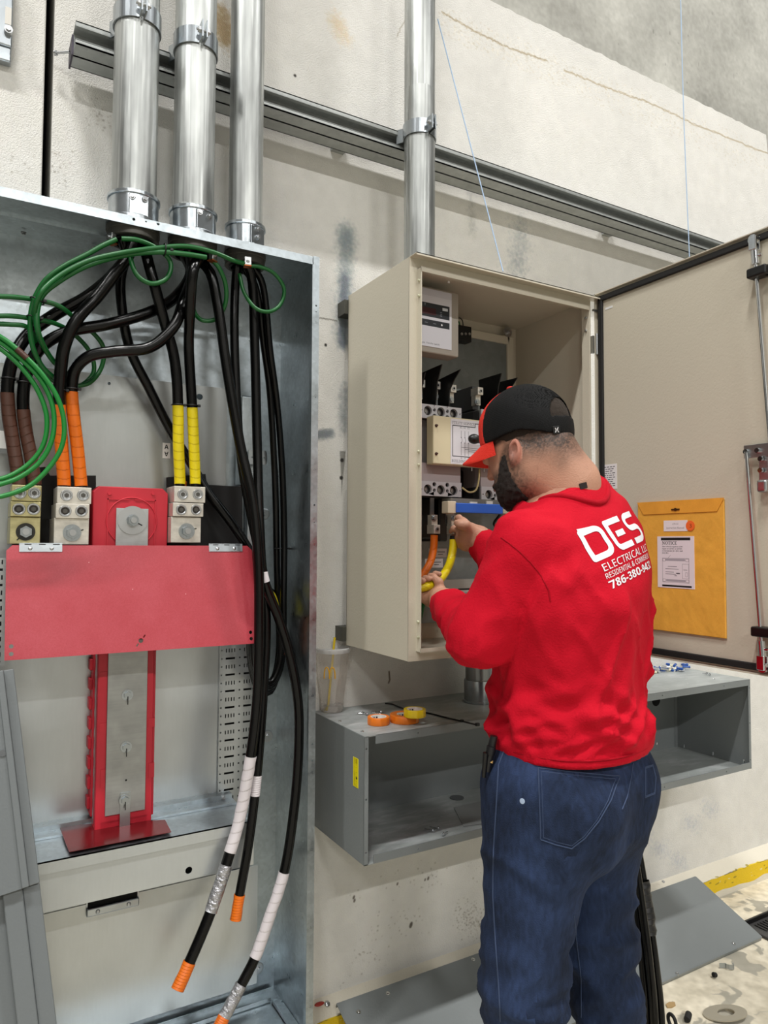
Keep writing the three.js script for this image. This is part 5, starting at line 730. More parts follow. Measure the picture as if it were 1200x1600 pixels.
// lower gear: blue barred bracket, lugs with cables
{
  const z = 0.262, t = thing('neutral_bracket', 'cream bracket with a blue insulating bar above the man\'s hand', 'bracket', V(Z(748, 803, z).x, Z(748, 803, z).y, 0.2));
  obj('blue_bar', zbx(713, 787, 786, 802, z - 0.012, z + 0.003, 0.002), std(0x1f55b4, 0.45), t, 'blue insulating bar'); obj('end_block', zbx(700, 783, 713, 802, z - 0.03, z, 0.002), std(0xc9bda6, 0.5), t); obj('end_block', zbx(786, 788, 797, 803, z - 0.03, z, 0.002), std(0xa8a08c, 0.5), t);
  obj('rail', zbx(704, 780, 796, 787, 0.21, z - 0.012), std(0x6f6d66, 0.5), t); obj('end_leg', zbx(791, 803, 797, 822, z - 0.03, z - 0.024), std(0x9a9384, 0.5), t);
  for (const [a, b, c, d] of [[735, 784, 746, 787], [760, 783, 770, 788]]) obj('top_tab', zbx(a, b, c, d, z - 0.02, z - 0.006), std(0xd0cbbd, 0.5), t);
}
const lugO = smallLug('aluminium lug gripping the orange cable', 683, 827, 680, 809, 0.235, 0.0105), lugY = smallLug('aluminium lug gripping the yellow cable', 714, 828, 711, 809, 0.255, 0.0105);
one('bus_tail', 'narrow steel tail between the near breaker and the orange cable lug', 'bus bar', bx(Z(680, 790, 0.21).x - 0.006, Z(680, 790, 0.21).x + 0.006, Z(680, 806, 0.21).y, bA.yC - 0.002, 0.192, 0.196), MSteel);
one('bus_tail', 'steel plate under the blue bar holding the yellow cable lug', 'bus bar', [bx(Z(710, 805, 0.24).x - 0.013, Z(710, 805, 0.24).x + 0.013, Z(710, 818, 0.24).y, Z(710, 802, 0.24).y, 0.216, 0.220)], MSteel);
for (const [a, b, c, d, z, l] of [[658, 778, 675, 842, 0.16, 'black moulded current sensor nearest the enclosure side'], [686, 778, 700, 846, 0.17, 'black moulded current sensor between the two cable lugs'], [719, 735, 729, 776, 0.15, 'black relay block between the two breakers']]) one('sensor_block', l, 'sensor', zbx(a, b, c, d, EZ0 + 0.023, z, 0.006), MBlack, 'black blocks inside the enclosure');
const inCable = 'coloured cables inside the enclosure';
const orangePts = [[678.5, 836, 0.222], [677.5, 856, 0.222], [673, 876, 0.225], [664, 893, 0.23], [652, 905, 0.232], [632, 914, 0.225], [618, 930, 0.2], [618, 960, 0.18], [622, 990, 0.17]], yellowPts = [[709, 838, 0.242], [708, 856, 0.245], [704, 876, 0.252], [696, 894, 0.285], [684, 908, 0.312], [668, 916, 0.322], [650, 920, 0.312], [630, 924, 0.285], [618, 945, 0.25], [622, 975, 0.22], [626, 995, 0.21]];
cable('orange taped cable bending down from its lug in the enclosure', P3(orangePts), 0.0096, [[0.0, 0.93, MTapeOrange, 'orange_tape', 'orange tape', 0.0007]], MBlack, inCable);
cable('yellow taped cable held in the man\'s left hand', P3(yellowPts), 0.0104, [[0.02, 0.93, MTapeYellow, 'yellow_tape', 'yellow tape', 0.0007], [0.0, 0.02, MCopper, 'bare_strands', 'bare copper strands', -0.0012]], MBlack, inCable);
cable('green wire low in the enclosure behind the yellow cable', P3([[632, 912, 0.15], [650, 908, 0.16], [662, 913, 0.165], [668, 924, 0.16], [660, 950, 0.14], [650, 1000, 0.12]]), 0.006, [], MGreen, inCable, 'ground_wire', 'wire');
cable('thin cream wire looping below the switch housing', P3([[749, 733, 0.24], [748, 750, 0.245], [743, 766, 0.245], [733, 769, 0.24], [722, 762, 0.235]]), 0.0026, [], std(0xb7a877, 0.5), inCable, 'control_wire', 'wire');
cable('black wire looping behind the blue bar', P3([[790, 790, 0.20], [780, 806, 0.21], [772, 818, 0.20], [790, 832, 0.18], [815, 826, 0.15]]), 0.004, [], MBlack, inCable, 'control_wire', 'wire');
// printed plates on the back plate
const tagTex = canvasTex(256, 128, (c, w, h) => { c.fillStyle = '#d9d3d3'; c.fillRect(0, 0, w, h); c.fillStyle = '#2b2626'; c.fillRect(20, 44, 90, 10); c.fillRect(120, 44, 110, 10); c.fillRect(30, 80, 60, 9); c.fillRect(130, 80, 70, 9); });
const tagUV = (g) => { g.computeBoundingBox(); const b = g.boundingBox, p = g.attributes.position, uv = g.attributes.uv; for (let i = 0; i < p.count; i++) uv.setXY(i, (p.getX(i) - b.min.x) / (b.max.x - b.min.x), (p.getY(i) - b.min.y) / (b.max.y - b.min.y)); return g; };
const MTag = std(0xffffff, 0.55, 0, { map: tagTex });
for (const R of [[670, 857, 698, 871], [664, 873, 692, 887]]) obj('rating_tag', tagUV(zbx(...R, EZ0 + 0.023, EZ0 + 0.0236)), MTag, ats, 'white printed tag');
obj('caution_tag', tagUV(zbx(716, 919, 748, 943, EZ0 + 0.06, EZ0 + 0.0608)), std(0xffffff, 0.55, 0, { map: canvasTex(256, 192, (c, w, h) => { c.fillStyle = '#d4d0d0'; c.fillRect(0, 0, w, h); c.fillStyle = '#1f1b1b'; c.fillRect(0, 0, w, 22); c.font = 'bold 34px serif'; c.fillText('ISOLATED', 40, 78); c.fillText('NOT TO', 70, 118); c.fillText('W', 100, 160); }) }), ats, 'white caution tag');
obj('tag_bar', zbx(686, 905, 770, 945, EZ0 + 0.023, EZ0 + 0.06), std(0xa7a5a0, 0.5), ats, 'grey ledge low inside the enclosure');

// ---------------------------------------------------------------- papers on the door
{
  const y1 = X(1133, 779, DX).y, y0 = X(1137, 998, DX).y, z1 = X(1135, 890, DX).z, z0 = z1 - 0.252, t = thing('envelope', 'yellow manila clasp envelope taped to the open enclosure door', 'envelope', V(DX, y0, (z0 + z1) / 2));
  const paper = canvasTex(512, 640, (g, w, h) => { g.fillStyle = '#e6a840'; g.fillRect(0, 0, w, h); noiseFill(g, w, h, 33, 60, [180, 150, 90], 0.06, 5); noiseFill(g, w, h, 34, 3, [120, 100, 60], 0.04, 2); });
  const g = bx(DX - 0.006, DX - 0.0005, y0, y1, z0, z1, 0.0022); { const p = g.attributes.position, uv = g.attributes.uv; for (let i = 0; i < p.count; i++) { const a = (p.getZ(i) - z0) / (z1 - z0), b = (p.getY(i) - y0) / (y1 - y0); uv.setXY(i, a, b); } }
  obj('pocket', g, std(0xffffff, 0.6, 0, { map: paper, bumpMap: rep(coarseT, 1.2), bumpScale: 0.0022 }), t);
  const fs = [[1004, 785], [1131.5, 777.5], [1120, 799], [1010, 804]].map(([a, b]) => { const p = X(a, b, DX - 0.007); return [-p.z, p.y]; }); fs[0][0] = -z0; fs[3][0] = -(z0 + 0.02); const fg = new THREE.ExtrudeGeometry(poly(fs), { depth: 0.0012, bevelEnabled: false }); fg.rotateY(Math.PI / 2); fg.translate(DX - 0.0078, 0, 0); obj('flap', (() => { const q = flat(fg), p = q.attributes.position, uv = q.attributes.uv; for (let i = 0; i < p.count; i++) uv.setXY(i, (p.getZ(i) - z0) / (z1 - z0), (p.getY(i) - y0) / (y1 - y0)); return q; })(), std(0xfff3e0, 0.6, 0, { map: paper }), t);
  const c = X(1055, 796, DX - 0.009); obj('clasp', [bx(DX - 0.0092, DX - 0.0078, c.y - 0.002, c.y + 0.002, c.z - 0.012, c.z + 0.012), cyl(V(DX - 0.0096, c.y, c.z), V(DX - 0.0076, c.y, c.z), 0.004, 0.004, 14)], std(0x5a3b1c, 0.4, 0.6), t);
  const label = (R, name, W, draw, lab) => { const a = X(R[0], (R[1] + R[3]) / 2, DX - 0.0066), b = X(R[2], (R[1] + R[3]) / 2, DX - 0.0066), m = (R[0] + R[2]) / 2, [q, mt] = faceX(DX - 0.0068, DX - 0.006, X(m, R[3], DX - 0.0066).y, X(m, R[1], DX - 0.0066).y, a.z, b.z, W, draw); obj(name, q, mt, t, lab); };
  label([1037, 813, 1074, 830], 'title_label', 256, (g, w, h) => { g.fillStyle = '#e9dfe2'; g.fillRect(0, 0, w, h); g.fillStyle = '#5d585c'; g.font = '20px serif'; g.fillText('ATS-22', 95, 40); g.font = '21px serif'; g.fillText('Instruction Manual', 30, 78); }, 'white title label');
  { const p = X(1078.5, 821.5, DX - 0.0072), dg = new THREE.CylinderGeometry(0.0125, 0.0125, 0.0005, 32); dg.rotateZ(Math.PI / 2); dg.rotateX(0); dg.translate(DX - 0.0073, p.y, p.z); const pp = dg.attributes.position, uv = dg.attributes.uv; for (let i = 0; i < pp.count; i++) uv.setXY(i, (pp.getZ(i) - p.z) / 0.025 + 0.5, (pp.getY(i) - p.y) / 0.025 + 0.5); obj('number_sticker', dg, std(0xffffff, 0.5, 0, { map: canvasTex(128, 128, (g, w, h) => { g.fillStyle = '#f26b2c'; g.fillRect(0, 0, w, h); g.fillStyle = '#23130e'; g.font = '66px sans-serif'; g.textAlign = 'center'; g.fillText('3', w / 2 + 6, h / 2 + 24); }) }), t, 'round orange sticker with the number 3'); }
  label([1027.5, 838, 1085, 919], 'notice_sheet', 384, (g, w, h) => {
    g.fillStyle = '#e6dbe2'; g.fillRect(0, 0, w, h); g.fillStyle = '#0e0c0e'; g.fillRect(40, 12, 306, 24); g.fillRect(48, h - 26, 306, 16); g.font = 'bold 40px serif'; g.fillText('NOTICE', 52, 74, 266); g.font = 'bold 17px serif'; ['The ATS-22 requires a DC', 'input of 12VDC or 24VDC', 'to terminals J4-1 (B+) and', 'J4-2 (B-).'].forEach((s, i) => g.fillText(s, 52, 98 + i * 19, 284));
    g.strokeStyle = '#4c444c'; g.lineWidth = 2; g.strokeRect(54, 196, 276, h - 196 - 50); g.fillStyle = '#a79fa8'; g.fillRect(86, 200, 206, 20); g.fillRect(90, h - 76, 204, 20); g.strokeRect(58, 200, 26, 24); g.strokeRect(298, 200, 28, 24); g.strokeRect(58, h - 78, 26, 24); g.strokeRect(298, h - 78, 28, 24); g.strokeRect(262, 246, 64, 128); g.strokeRect(294, 320, 20, 36); g.fillStyle = '#5b535b'; g.font = '12px sans-serif'; for (const [x, y, n] of [[110, 268, 96], [84, 290, 140], [84, 318, 90], [84, 336, 110], [272, 296, 40]]) g.fillRect(x, y, n, 4); g.fillRect(198, 324, 38, 12); g.fillRect(180, h - 112, 24, 5); g.beginPath(); g.moveTo(110, 198); g.lineTo(140, 170); g.stroke();
  }, 'white notice sheet with a terminal diagram');
  const a = X(920, 735, DX), ty = X(940, 727, DX).y, zz = [X(915, 735, DX).z, X(964, 735, DX).z], [g2, m2] = faceX(DX - 0.0008, DX, ty - 0.07, ty, zz[0], zz[1], 256, (g, w, h) => { g.fillStyle = '#e4e1e2'; g.fillRect(0, 0, w, h); g.fillStyle = '#55525a'; const R = rng(2); for (let y = 14; y < h - 10; y += 13) { let x = 12; while (x < w - 30) { const n = 8 + 24 * R(); g.fillRect(x, y, Math.min(n, w - 14 - x), 5); x += n + 6; } } });
  obj('instruction_label', g2, m2, ats, 'white label of small print on the door');
}
// ---------------------------------------------------------------- things on and in the trough
{ // steel nipple between enclosure and trough
  const b = Y(748, 1096, TY1), r = 0.043, t = thing('conduit_nipple', 'short steel conduit nipple standing on the trough under the enclosure', 'conduit', V(b.x, TY1, b.z));
  obj('pipe', pipeG(V(b.x, TY1 + 0.002, b.z), V(b.x, EY0 - 0.001, b.z), r - 0.004, r - 0.008, 40), std(0x8f9191, 0.35, 0.9), t);
  obj('coupling', pipeG(V(b.x, TY1 + 0.0005, b.z), V(b.x, TY1 + 0.066, b.z), r, r - 0.004, 40), MZinc, t); obj('flange', [pipeG(V(b.x, TY1 + 0.0003, b.z), V(b.x, TY1 + 0.007, b.z), r + 0.0045, r - 0.001, 40), bx(b.x + r, b.x + r + 0.018, TY1 + 0.0003, TY1 + 0.004, b.z + 0.012, b.z + 0.028, 0.001)], MZinc, t, 'zinc base flange');
}
{ // drinking cup with straw
  const b = Y(519, 1111, TY1), rb = 0.0315, rt = 0.0465, h = 0.172, t = thing('plastic_cup', 'tall clear plastic drinking cup with lid rim on the trough corner', 'cup', V(b.x, TY1, b.z));
  const plastic = new THREE.MeshPhysicalMaterial({ color: 0xf2efec, roughness: 0.22, transmission: 0.86, thickness: 0, ior: 1.45, side: THREE.DoubleSide });
  const at = (g) => g.translate(b.x, TY1 + 0.0006, b.z);
  obj('wall', at(lathe([[0.0001, 0], [rb - 0.003, 0], [rb, 0.004], [rb + 0.0012, 0.024], [rb + 0.0004, 0.026], [rb + 0.002, 0.045], [lerp(rb, rt, 0.55), 0.09], [rt, h]], 48)), plastic, t);
  const lm = new THREE.MeshPhysicalMaterial({ color: 0xe9e9ea, roughness: 0.3, transmission: 0.45, thickness: 0, side: THREE.DoubleSide });
  obj('lid', at(lathe([[rt + 0.0015, h - 0.010], [rt + 0.003, h - 0.006], [rt + 0.003, h + 0.001], [rt, h + 0.003], [rt - 0.005, h], [rt - 0.007, h - 0.004], [0.0001, h - 0.004]], 48)), lm, t, 'clear lid with a raised rim');
  obj('water', at(lathe([[0.0001, 0.001], [rb - 0.004, 0.001], [rb - 0.001, 0.005], [rb - 0.0002, 0.018], [0.0001, 0.018]], 40)), new THREE.MeshPhysicalMaterial({ color: 0xffffff, roughness: 0.05, transmission: 1, thickness: 0.02, ior: 1.33 }), t, 'clear water at the bottom');
  // two printed arches
  const d = CAM.clone().sub(b).setY(0).normalize(), sd = V(d.z, 0, -d.x), ly = 0.096, rr = lerp(rb, rt, 0.62) + 0.0015;
  const onCup = (u, v) => { const a = u / rr; return V(b.x, TY1 + ly + v, b.z).addScaledVector(d, rr * Math.cos(a)).addScaledVector(sd, rr * Math.sin(a)); };
  for (const s of [0, 1]) { const pts = []; for (let i = 0; i <= 16; i++) { const a = Math.PI * i / 16; pts.push(onCup(-0.022 + s * 0.0155 - 0.0078 * Math.cos(a) + 0.006, 0.031 * Math.pow(Math.sin(a), 0.8))); } obj('printed_arch', tube(curveOf(pts), 0.0017, 28, 6), std(0xe0a818, 0.5), t, 'yellow printed arch'); }
  const straw = thing('drinking_straw', 'yellow drinking straw standing in the clear plastic cup', 'straw', V(b.x, TY1 + 0.004, b.z));
  const s0 = V(b.x, TY1 + 0.006, b.z).addScaledVector(sd, -0.012), s1 = Z(523, 996, b.z - 0.0); obj('straw_tube', pipeG(s0, s1, 0.0032, 0.0026, 16), std(0xe2c51b, 0.4), straw);
}
// tape rolls
function tapeRoll(label, px, py, y, ro, h, col) {
  const b = Y(px, py, y), t = thing('tape_roll', label, 'tape roll', V(b.x, y, b.z), 'electrical tape rolls'), ri = 0.0185;
  obj('tape', (() => { const g = lathe([[ri + 0.002, 0], [ro - 0.0005, 0], [ro, 0.0006], [ro, h - 0.0006], [ro - 0.0005, h], [ri + 0.002, h], [ri + 0.002, 0]], 48); g.translate(b.x, y, b.z); return g; })(), std(col, 0.4), t);
  const core = obj('core', (() => { const g = lathe([[ri, 0.0005], [ri + 0.002, 0.0005], [ri + 0.002, h - 0.0003], [ri, h - 0.0003], [ri, 0.0005]], 36); g.translate(b.x, y, b.z); return g; })(), std(0xe9e4de, 0.6), t, 'white card core');
  for (let i = 0; i < 4; i++) { const a = 3.7 + i * 0.42, g = bx(-0.0022, 0.0022, h * 0.3, h * 0.75, -0.0003, 0.0003); g.rotateY(-a + Math.PI / 2); g.translate(b.x + (ri - 0.0004) * Math.cos(a), y, b.z + (ri - 0.0004) * Math.sin(a)); obj('core_print', g, std(0x2b2426, 0.6), core); }
  return { t, b };
}
tapeRoll('orange tape roll lying alone near the trough edge', 591.5, 1131, TY1 + 0.0003, 0.0285, 0.019, 0xe87a1d);
const tr2 = tapeRoll('orange tape roll under the yellow tape roll', 632, 1127, TY1 + 0.0003, 0.0385, 0.019, 0xe87a1d);
obj('loose_end', (() => { const g = bx(-0.004, 0.004, 0.001, 0.020, 0, 0.001); g.rotateZ(-0.25); const p = V(tr2.b.x, TY1 + 0.001, tr2.b.z).add(V(0.014, 0, 0.0365)); g.rotateY(0.3); g.translate(p.x, p.y, p.z); return g; })(), std(0xf09a50, 0.5), tr2.t);
tapeRoll('yellow tape roll stacked on an orange one', 648, 1119, TY1 + 0.0196, 0.0285, 0.019, 0xe6c514);
// loose screws
const screwGeo = (L) => asGeo([cyl(V(0, 0, 0.003), V(L, 0, 0.003), 0.0018, 0.0014, 10), turned(disc(0.0046, 0.0022, 16), basis(V(0, 0, 0.0036), V(-1, 0, 0))), turned(hexBolt(0.0034, 0.004), basis(V(-0.002, 0, 0.0036), V(-1, 0, 0)))]);
function looseScrew(label, px, py, y, turn, L = 0.016, up = false) { const p = Y(px, py, y), t = thing('loose_screw', label, 'screw', V(p.x, y, p.z), 'loose screws'); const g = screwGeo(L); const h = g.clone(); if (up) { h.rotateY(-Math.PI / 2); h.translate(0, 0.0, 0); h.computeBoundingBox(); h.translate(0, -h.boundingBox.min.y, 0); } else { h.rotateX(-Math.PI / 2); h.computeBoundingBox(); h.translate(0, -h.boundingBox.min.y + 0.0003, 0); h.rotateY(turn); } h.translate(p.x, y, p.z); obj('shank', h, MChrome, t); }
looseScrew('small screw lying furthest from the others behind the orange tape', 566, 1117, TY1, 2.6); looseScrew('screw standing on its head behind the orange tape', 575.5, 1118, TY1, 0, 0.018, true); looseScrew('first of two crossed screws behind the orange tape', 583, 1116, TY1, 0.7); looseScrew('second of two crossed screws behind the orange tape', 587, 1117, TY1, -0.8); looseScrew('screw lying nearest the stacked tape rolls', 595, 1115, TY1, 0.3, 0.012);
const FL = TY0 + 0.0024;
looseScrew('long screw lying on the trough floor', 676, 1300, FL, 2.1, 0.024); looseScrew('long screw parallel to another on the trough floor', 684, 1297, FL, 2.1, 0.024); looseScrew('bolt with a big head on the trough floor lip', 693, 1306, FL, 0.4, 0.02);
// long black cable tie on the trough top
{ const l = P3([[0, 0, 0]]).slice(1), pts = [[602, 1099], [612, 1100], [622, 1104], [640, 1110], [668, 1114], [700, 1122], [722, 1127], [746, 1133]].map(([a, b]) => Y(a, b, TY1 + 0.0026)), c = curveOf(pts), t = thing('cable_tie', 'long loose black cable tie lying across the trough top', 'cable tie', pts[7]); obj('strap', (() => { const g = tube(c, 0.0022, 60, 8); return g; })(), MBlack, t); const e = pts[7]; obj('head', bx(e.x - 0.005, e.x + 0.005, TY1 + 0.0003, TY1 + 0.008, e.z - 0.004, e.z + 0.004, 0.001), MBlack, t); const q = pts[6]; obj('knot', bx(q.x - 0.004, q.x + 0.004, TY1 + 0.0003, TY1 + 0.007, q.z - 0.004, q.z + 0.004, 0.001), MBlack, t); }
// pile of blue and silver crimp pieces
{ const R = rng(19), names = ['blue', 'silver', 'cream'], mats = [std(0x1f4fa0, 0.35), MChrome, std(0xd8d2b4, 0.5)]; for (let i = 0; i < 44; i++) { const k = i % 5 < 2 ? 0 : i % 5 < 4 ? 1 : 2, px = 1042 + (R() + R() - 1) * 36, py = 1047 + (R() + R() - 1) * 7, p = Y(px, py, TY1), L = 0.013 + 0.014 * R(), r = 0.0032 + 0.0016 * R(), a = R() * 6.28, lift = R() < 0.4 ? 0.0075 : 0, g = asGeo([cyl(V(-L / 2, r, 0), V(L / 2, r, 0), r, r, 10), cyl(V(L / 2, r, 0), V(L / 2 + 0.005, r, 0), r * 1.3, r * 1.3, 6)]); g.rotateY(a); g.translate(p.x, TY1 + 0.0004 + lift, p.z); one('crimp_terminal', `${names[k]} crimp terminal in the small pile on the trough`, 'terminal', g, mats[k], `${names[k]} crimp terminals in the pile on the trough`); } }
for (const [px, py, s] of [[1103, 1054, 2.4], [1109, 1056, 0.4]]) looseScrew(px < 1105 ? 'dark screw lying past the pile of crimp terminals' : 'small bright screw lying past the pile of crimp terminals', px, py, TY1, s, 0.012);
// knockout disc and card in the trough
one('knockout_disc', 'round grey knockout disc lying at the back of the trough', 'disc', (() => { const p = Y(714, 1247, FL), g = new THREE.CylinderGeometry(0.021, 0.021, 0.002, 32); g.translate(p.x, FL + 0.0012, p.z); return g; })(), std(0x55585a, 0.5));
one('card_sheet', 'grey card sheet lying on the trough floor by the jeans', 'card', (() => { const c = [[709, 1262], [755, 1252], [775, 1285], [724, 1292]].map(([a, b]) => Y(a, b, FL)), s = poly(c.map((p) => [p.x, -p.z])), g = new THREE.ExtrudeGeometry(s, { depth: 0.001, bevelEnabled: false }); g.rotateX(-Math.PI / 2); g.translate(0, FL + 0.0005, 0); return flat(g); })(), std(0x8f9292, 0.7));
// ---------------------------------------------------------------- pull strings
const stringTex = dataTex(64, (u, v) => { const k = ((u * 1 + v * 1) * 4) % 1; return k < 0.5 ? [0.78, 0.84, 0.9] : [0.45, 0.6, 0.78]; }, true);
const stringGeo = (a, b, sag) => { const m = a.clone().lerp(b, 0.5); m.add(sag); const c = curveOf([a, m, b]), g = new THREE.TubeGeometry(c, 60, 0.0017, 8); const uv = g.attributes.uv; for (let i = 0; i < uv.count; i++) uv.setXY(i, uv.getX(i) * 60, uv.getY(i)); return g; };
one('pull_string', 'blue and white twisted string slanting from the single conduit to the enclosure', 'string', stringGeo(Z(684, 30, 0.12), Z(786, 424, 0.30), V(0.004, -0.01, 0)), std(0xffffff, 0.7, 0, { map: stringTex }), 'twisted pull strings', Z(786, 424, 0.30));
one('pull_string', 'blue and white twisted string hanging straight behind the open door', 'string', stringGeo(Z(1062, -60, 0.10), Z(1078, 420, 0.16), V(-0.006, 0, 0)), std(0xffffff, 0.7, 0, { map: stringTex }), 'twisted pull strings', Z(1078, 420, 0.16));
// ---------------------------------------------------------------- bundle of black cables rising from the floor behind the man
{
  const z0 = 0.40, base = [[972, 1215, 0.30], [985, 1300, 0.34], [995, 1360, 0.37], [1005, 1430, 0.40], [1014, 1500, 0.43], [1021, 1570, 0.45], [1024, 1640, 0.46], [1026, 1720, 0.465]];
  const offs = [[-9, 0, 0], [8, 0, 0.004], [0, 0, 0.022], [1, 0, -0.020]];
  offs.forEach(([dx, dy, dz], i) => { const pts = base.map(([x, y, z], k) => Z(x + dx * (0.75 + 0.5 * Math.min(1, k / 5)), y, z + dz)); pts.push(V(pts[7].x, 0.014, pts[7].z)); pts[8].y = Math.min(0.013, pts[7].y - 0.05); { const p = pts[0]; pts.unshift(V(p.x - 0.20 - 0.01 * i, TY0 + 0.016 + 0.002 * i, 0.08 + 0.03 * i), V(p.x - 0.14, TY0 + 0.055, 0.12 + 0.026 * i), V(p.x - 0.08 + 0.012 * (i - 1.5), TY0 + 0.105, p.z - 0.085), V(p.x - 0.015 + 0.012 * (i - 1.5), Math.max(p.y + 0.03, TY0 + 0.085), p.z - 0.015)); } cable('thick black cable in the taped bundle standing on the floor', pts, 0.0115, [], MCable, 'taped cable bundle beside the jeans', 'floor_cable', 'cable'); });
  const c = curveOf(P3(base)); const g = tube(new Span(c, 0.335, 0.50), 0.0305, 24, 20, false), p = g.attributes.position; for (let i = 0; i < p.count; i++) { const k = 0.0022 * noise3(p.getX(i) * 40, p.getY(i) * 110, p.getZ(i) * 40); p.setXYZ(i, p.getX(i) + k, p.getY(i), p.getZ(i) + k); } g.computeVertexNormals();
  one('tape_wrap', 'wrinkled black tape wrap holding the standing cable bundle', 'tape', g, std(0x121213, 0.42, 0, { bumpMap: tapeBump, bumpScale: 0.003 }));
}
// ---------------------------------------------------------------- litter on the floor
{
  const ringC = Y(1133, 1588, 0.0), gs = new THREE.Shape(); gs.absellipse(0, 0, 0.062, 0.036, 0, Math.PI * 2); const hp = new THREE.Path(); hp.absellipse(0.004, 0.002, 0.024, 0.016, 0, Math.PI * 2, true); gs.holes.push(hp);
  const g = new THREE.ExtrudeGeometry(gs, { depth: 0.003, bevelEnabled: false, curveSegments: 32 }); g.rotateX(-Math.PI / 2); g.rotateZ(0.10); g.rotateY(-0.5); g.translate(ringC.x, 0.0075, ringC.z); one('flange_plate', 'oval steel flange plate with a round hole lying on the floor', 'plate', flat(g), std(0xb9b2a2, 0.4, 0.6));
  const cp = Y(1118, 1527, 0); one('rubber_cap', 'small black rubber cap on the floor below the slanted cover', 'cap', (() => { const q = lathe([[0.0001, 0.012], [0.006, 0.012], [0.0072, 0.010], [0.0072, 0], [0.005, 0], [0.005, 0.008], [0.0001, 0.008]], 24); q.rotateZ(1.2); q.translate(cp.x, 0.0072, cp.z); return q; })(), MRubber);
  const s0 = Y(1140, 1513, 0), st = []; for (let i = 0; i <= 16; i++) { const a = Math.PI * i / 16; st.push([0.012 * Math.cos(a), 0.012 * Math.sin(a)]); } const so = st.map(([x, y]) => [x * 1.15, y * 1.15]).reverse(), ss = poly([[0.032, 0], [0.012, 0], ...st, [-0.012, 0], [-0.0138, 0], ...so.slice(1, -1).reverse().reverse(), [0.0138, 0.0018], [0.032, 0.0018]].slice(0, 2).concat(st.slice(1), [[-0.012, -0.006], [-0.0138, -0.006]], so.slice(0, -1), [[0.0138, 0.0018], [0.032, 0.0018]])); const sg = new THREE.ExtrudeGeometry(ss, { depth: 0.014, bevelEnabled: false }); sg.rotateX(-Math.PI / 2 + 0.15); sg.rotateY(2.6); sg.computeBoundingBox(); sg.translate(s0.x, -sg.boundingBox.min.y + 0.0003, s0.z); one('pipe_strap', 'small bent zinc pipe strap lying on the floor', 'strap', flat(sg), MZinc);
  const bp = Y(1075, 1594, 0); one('black_fitting', 'short black fitting lying on the floor by the cable bundle', 'fitting', (() => { const q = asGeo([cyl(V(-0.012, 0.009, 0), V(0.014, 0.009, 0), 0.009, 0.009, 18), cyl(V(-0.016, 0.009, 0), V(-0.012, 0.009, 0), 0.0075, 0.009, 18)]); q.rotateY(0.5); q.translate(bp.x, 0.0004, bp.z); return q; })(), MRubber);
  const op = Y(1050, 1596, 0.02); one('black_washer', 'black rubber washer standing against the cable bundle', 'washer', (() => { const q = new THREE.TorusGeometry(0.016, 0.005, 10, 28); q.rotateY(1.35); q.translate(op.x, 0.0212, op.z); return q; })(), MRubber);
  const fp = Y(1048, 1571, 0); one('brown_chip', 'flat brown chip of debris on the floor beside the cables', 'debris', (() => { const s = poly([[-0.020, -0.004], [-0.012, 0.008], [0.006, 0.010], [0.020, 0.002], [0.010, -0.009], [-0.008, -0.010]]), q = new THREE.ExtrudeGeometry(s, { depth: 0.003, bevelEnabled: false }); q.rotateX(-Math.PI / 2); q.translate(fp.x, 0.0003, fp.z); return flat(q); })(), std(0xa98c60, 0.8));
  // black perforated tray behind the cover's corner
  const tp = Y(1200, 1465, 0.0), t = thing('vent_tray', 'black plastic vent tray with slots lying beyond the slanted cover corner', 'tray', V(2.47, 0, 0.27)); obj('base', bx(2.395, 2.56, 0.0003, 0.010, 0.235, 0.345, 0.003), std(0x3b3a3a, 0.5), t); obj('rim', bx(2.395, 2.56, 0.010, 0.026, 0.235, 0.243, 0.002), MBlack, t); obj('rim', bx(2.395, 2.56, 0.010, 0.016, 0.338, 0.345, 0.002), MBlack, t); for (let i = 0; i < 7; i++) obj('slat', bx(2.43 + i * 0.016, 2.437 + i * 0.016, 0.010, 0.0135, 0.255, 0.30, 0.001), MBlack, t);
  // red rag bit and anchor in the kerb
  const an = Z(520, 1563, KZ); obj('kerb_anchor', turned(screwHead(0.008), basis(V(an.x, 0.096, 0.022), V(0, 0.8, 0.6))), MSteel, scene.getObjectByName('baseboard_back'));
  obj('paint_blob', (() => { const g = new THREE.SphereGeometry(0.012, 16, 10); g.scale(1.2, 0.35, 0.6); g.translate(an.x - 0.022, 0.1, 0.018); return g; })(), std(0x9c2a20, 0.5), scene.getObjectByName('baseboard_back'), 'blob of red paint');
}
// ---------------------------------------------------------------- the man at the enclosure
function ease(geo, rounds, k) { const P_ = geo.attributes.position, n = P_.count, idx = geo.index.array; for (let it = 0; it < rounds; it++) { const acc = new Float32Array(n * 3), cnt = new Uint16Array(n); for (let i = 0; i < idx.length; i += 3) for (let q = 0; q < 3; q++) { const a = idx[i + q], b = idx[i + (q + 1) % 3]; for (const [s, t] of [[a, b], [b, a]]) { acc[s * 3] += P_.array[t * 3]; acc[s * 3 + 1] += P_.array[t * 3 + 1]; acc[s * 3 + 2] += P_.array[t * 3 + 2]; cnt[s]++; } } for (let i = 0; i < n; i++) for (let q = 0; q < 3; q++) P_.array[i * 3 + q] = lerp(P_.array[i * 3 + q], acc[i * 3 + q] / cnt[i], k); } geo.computeVertexNormals(); return geo; }
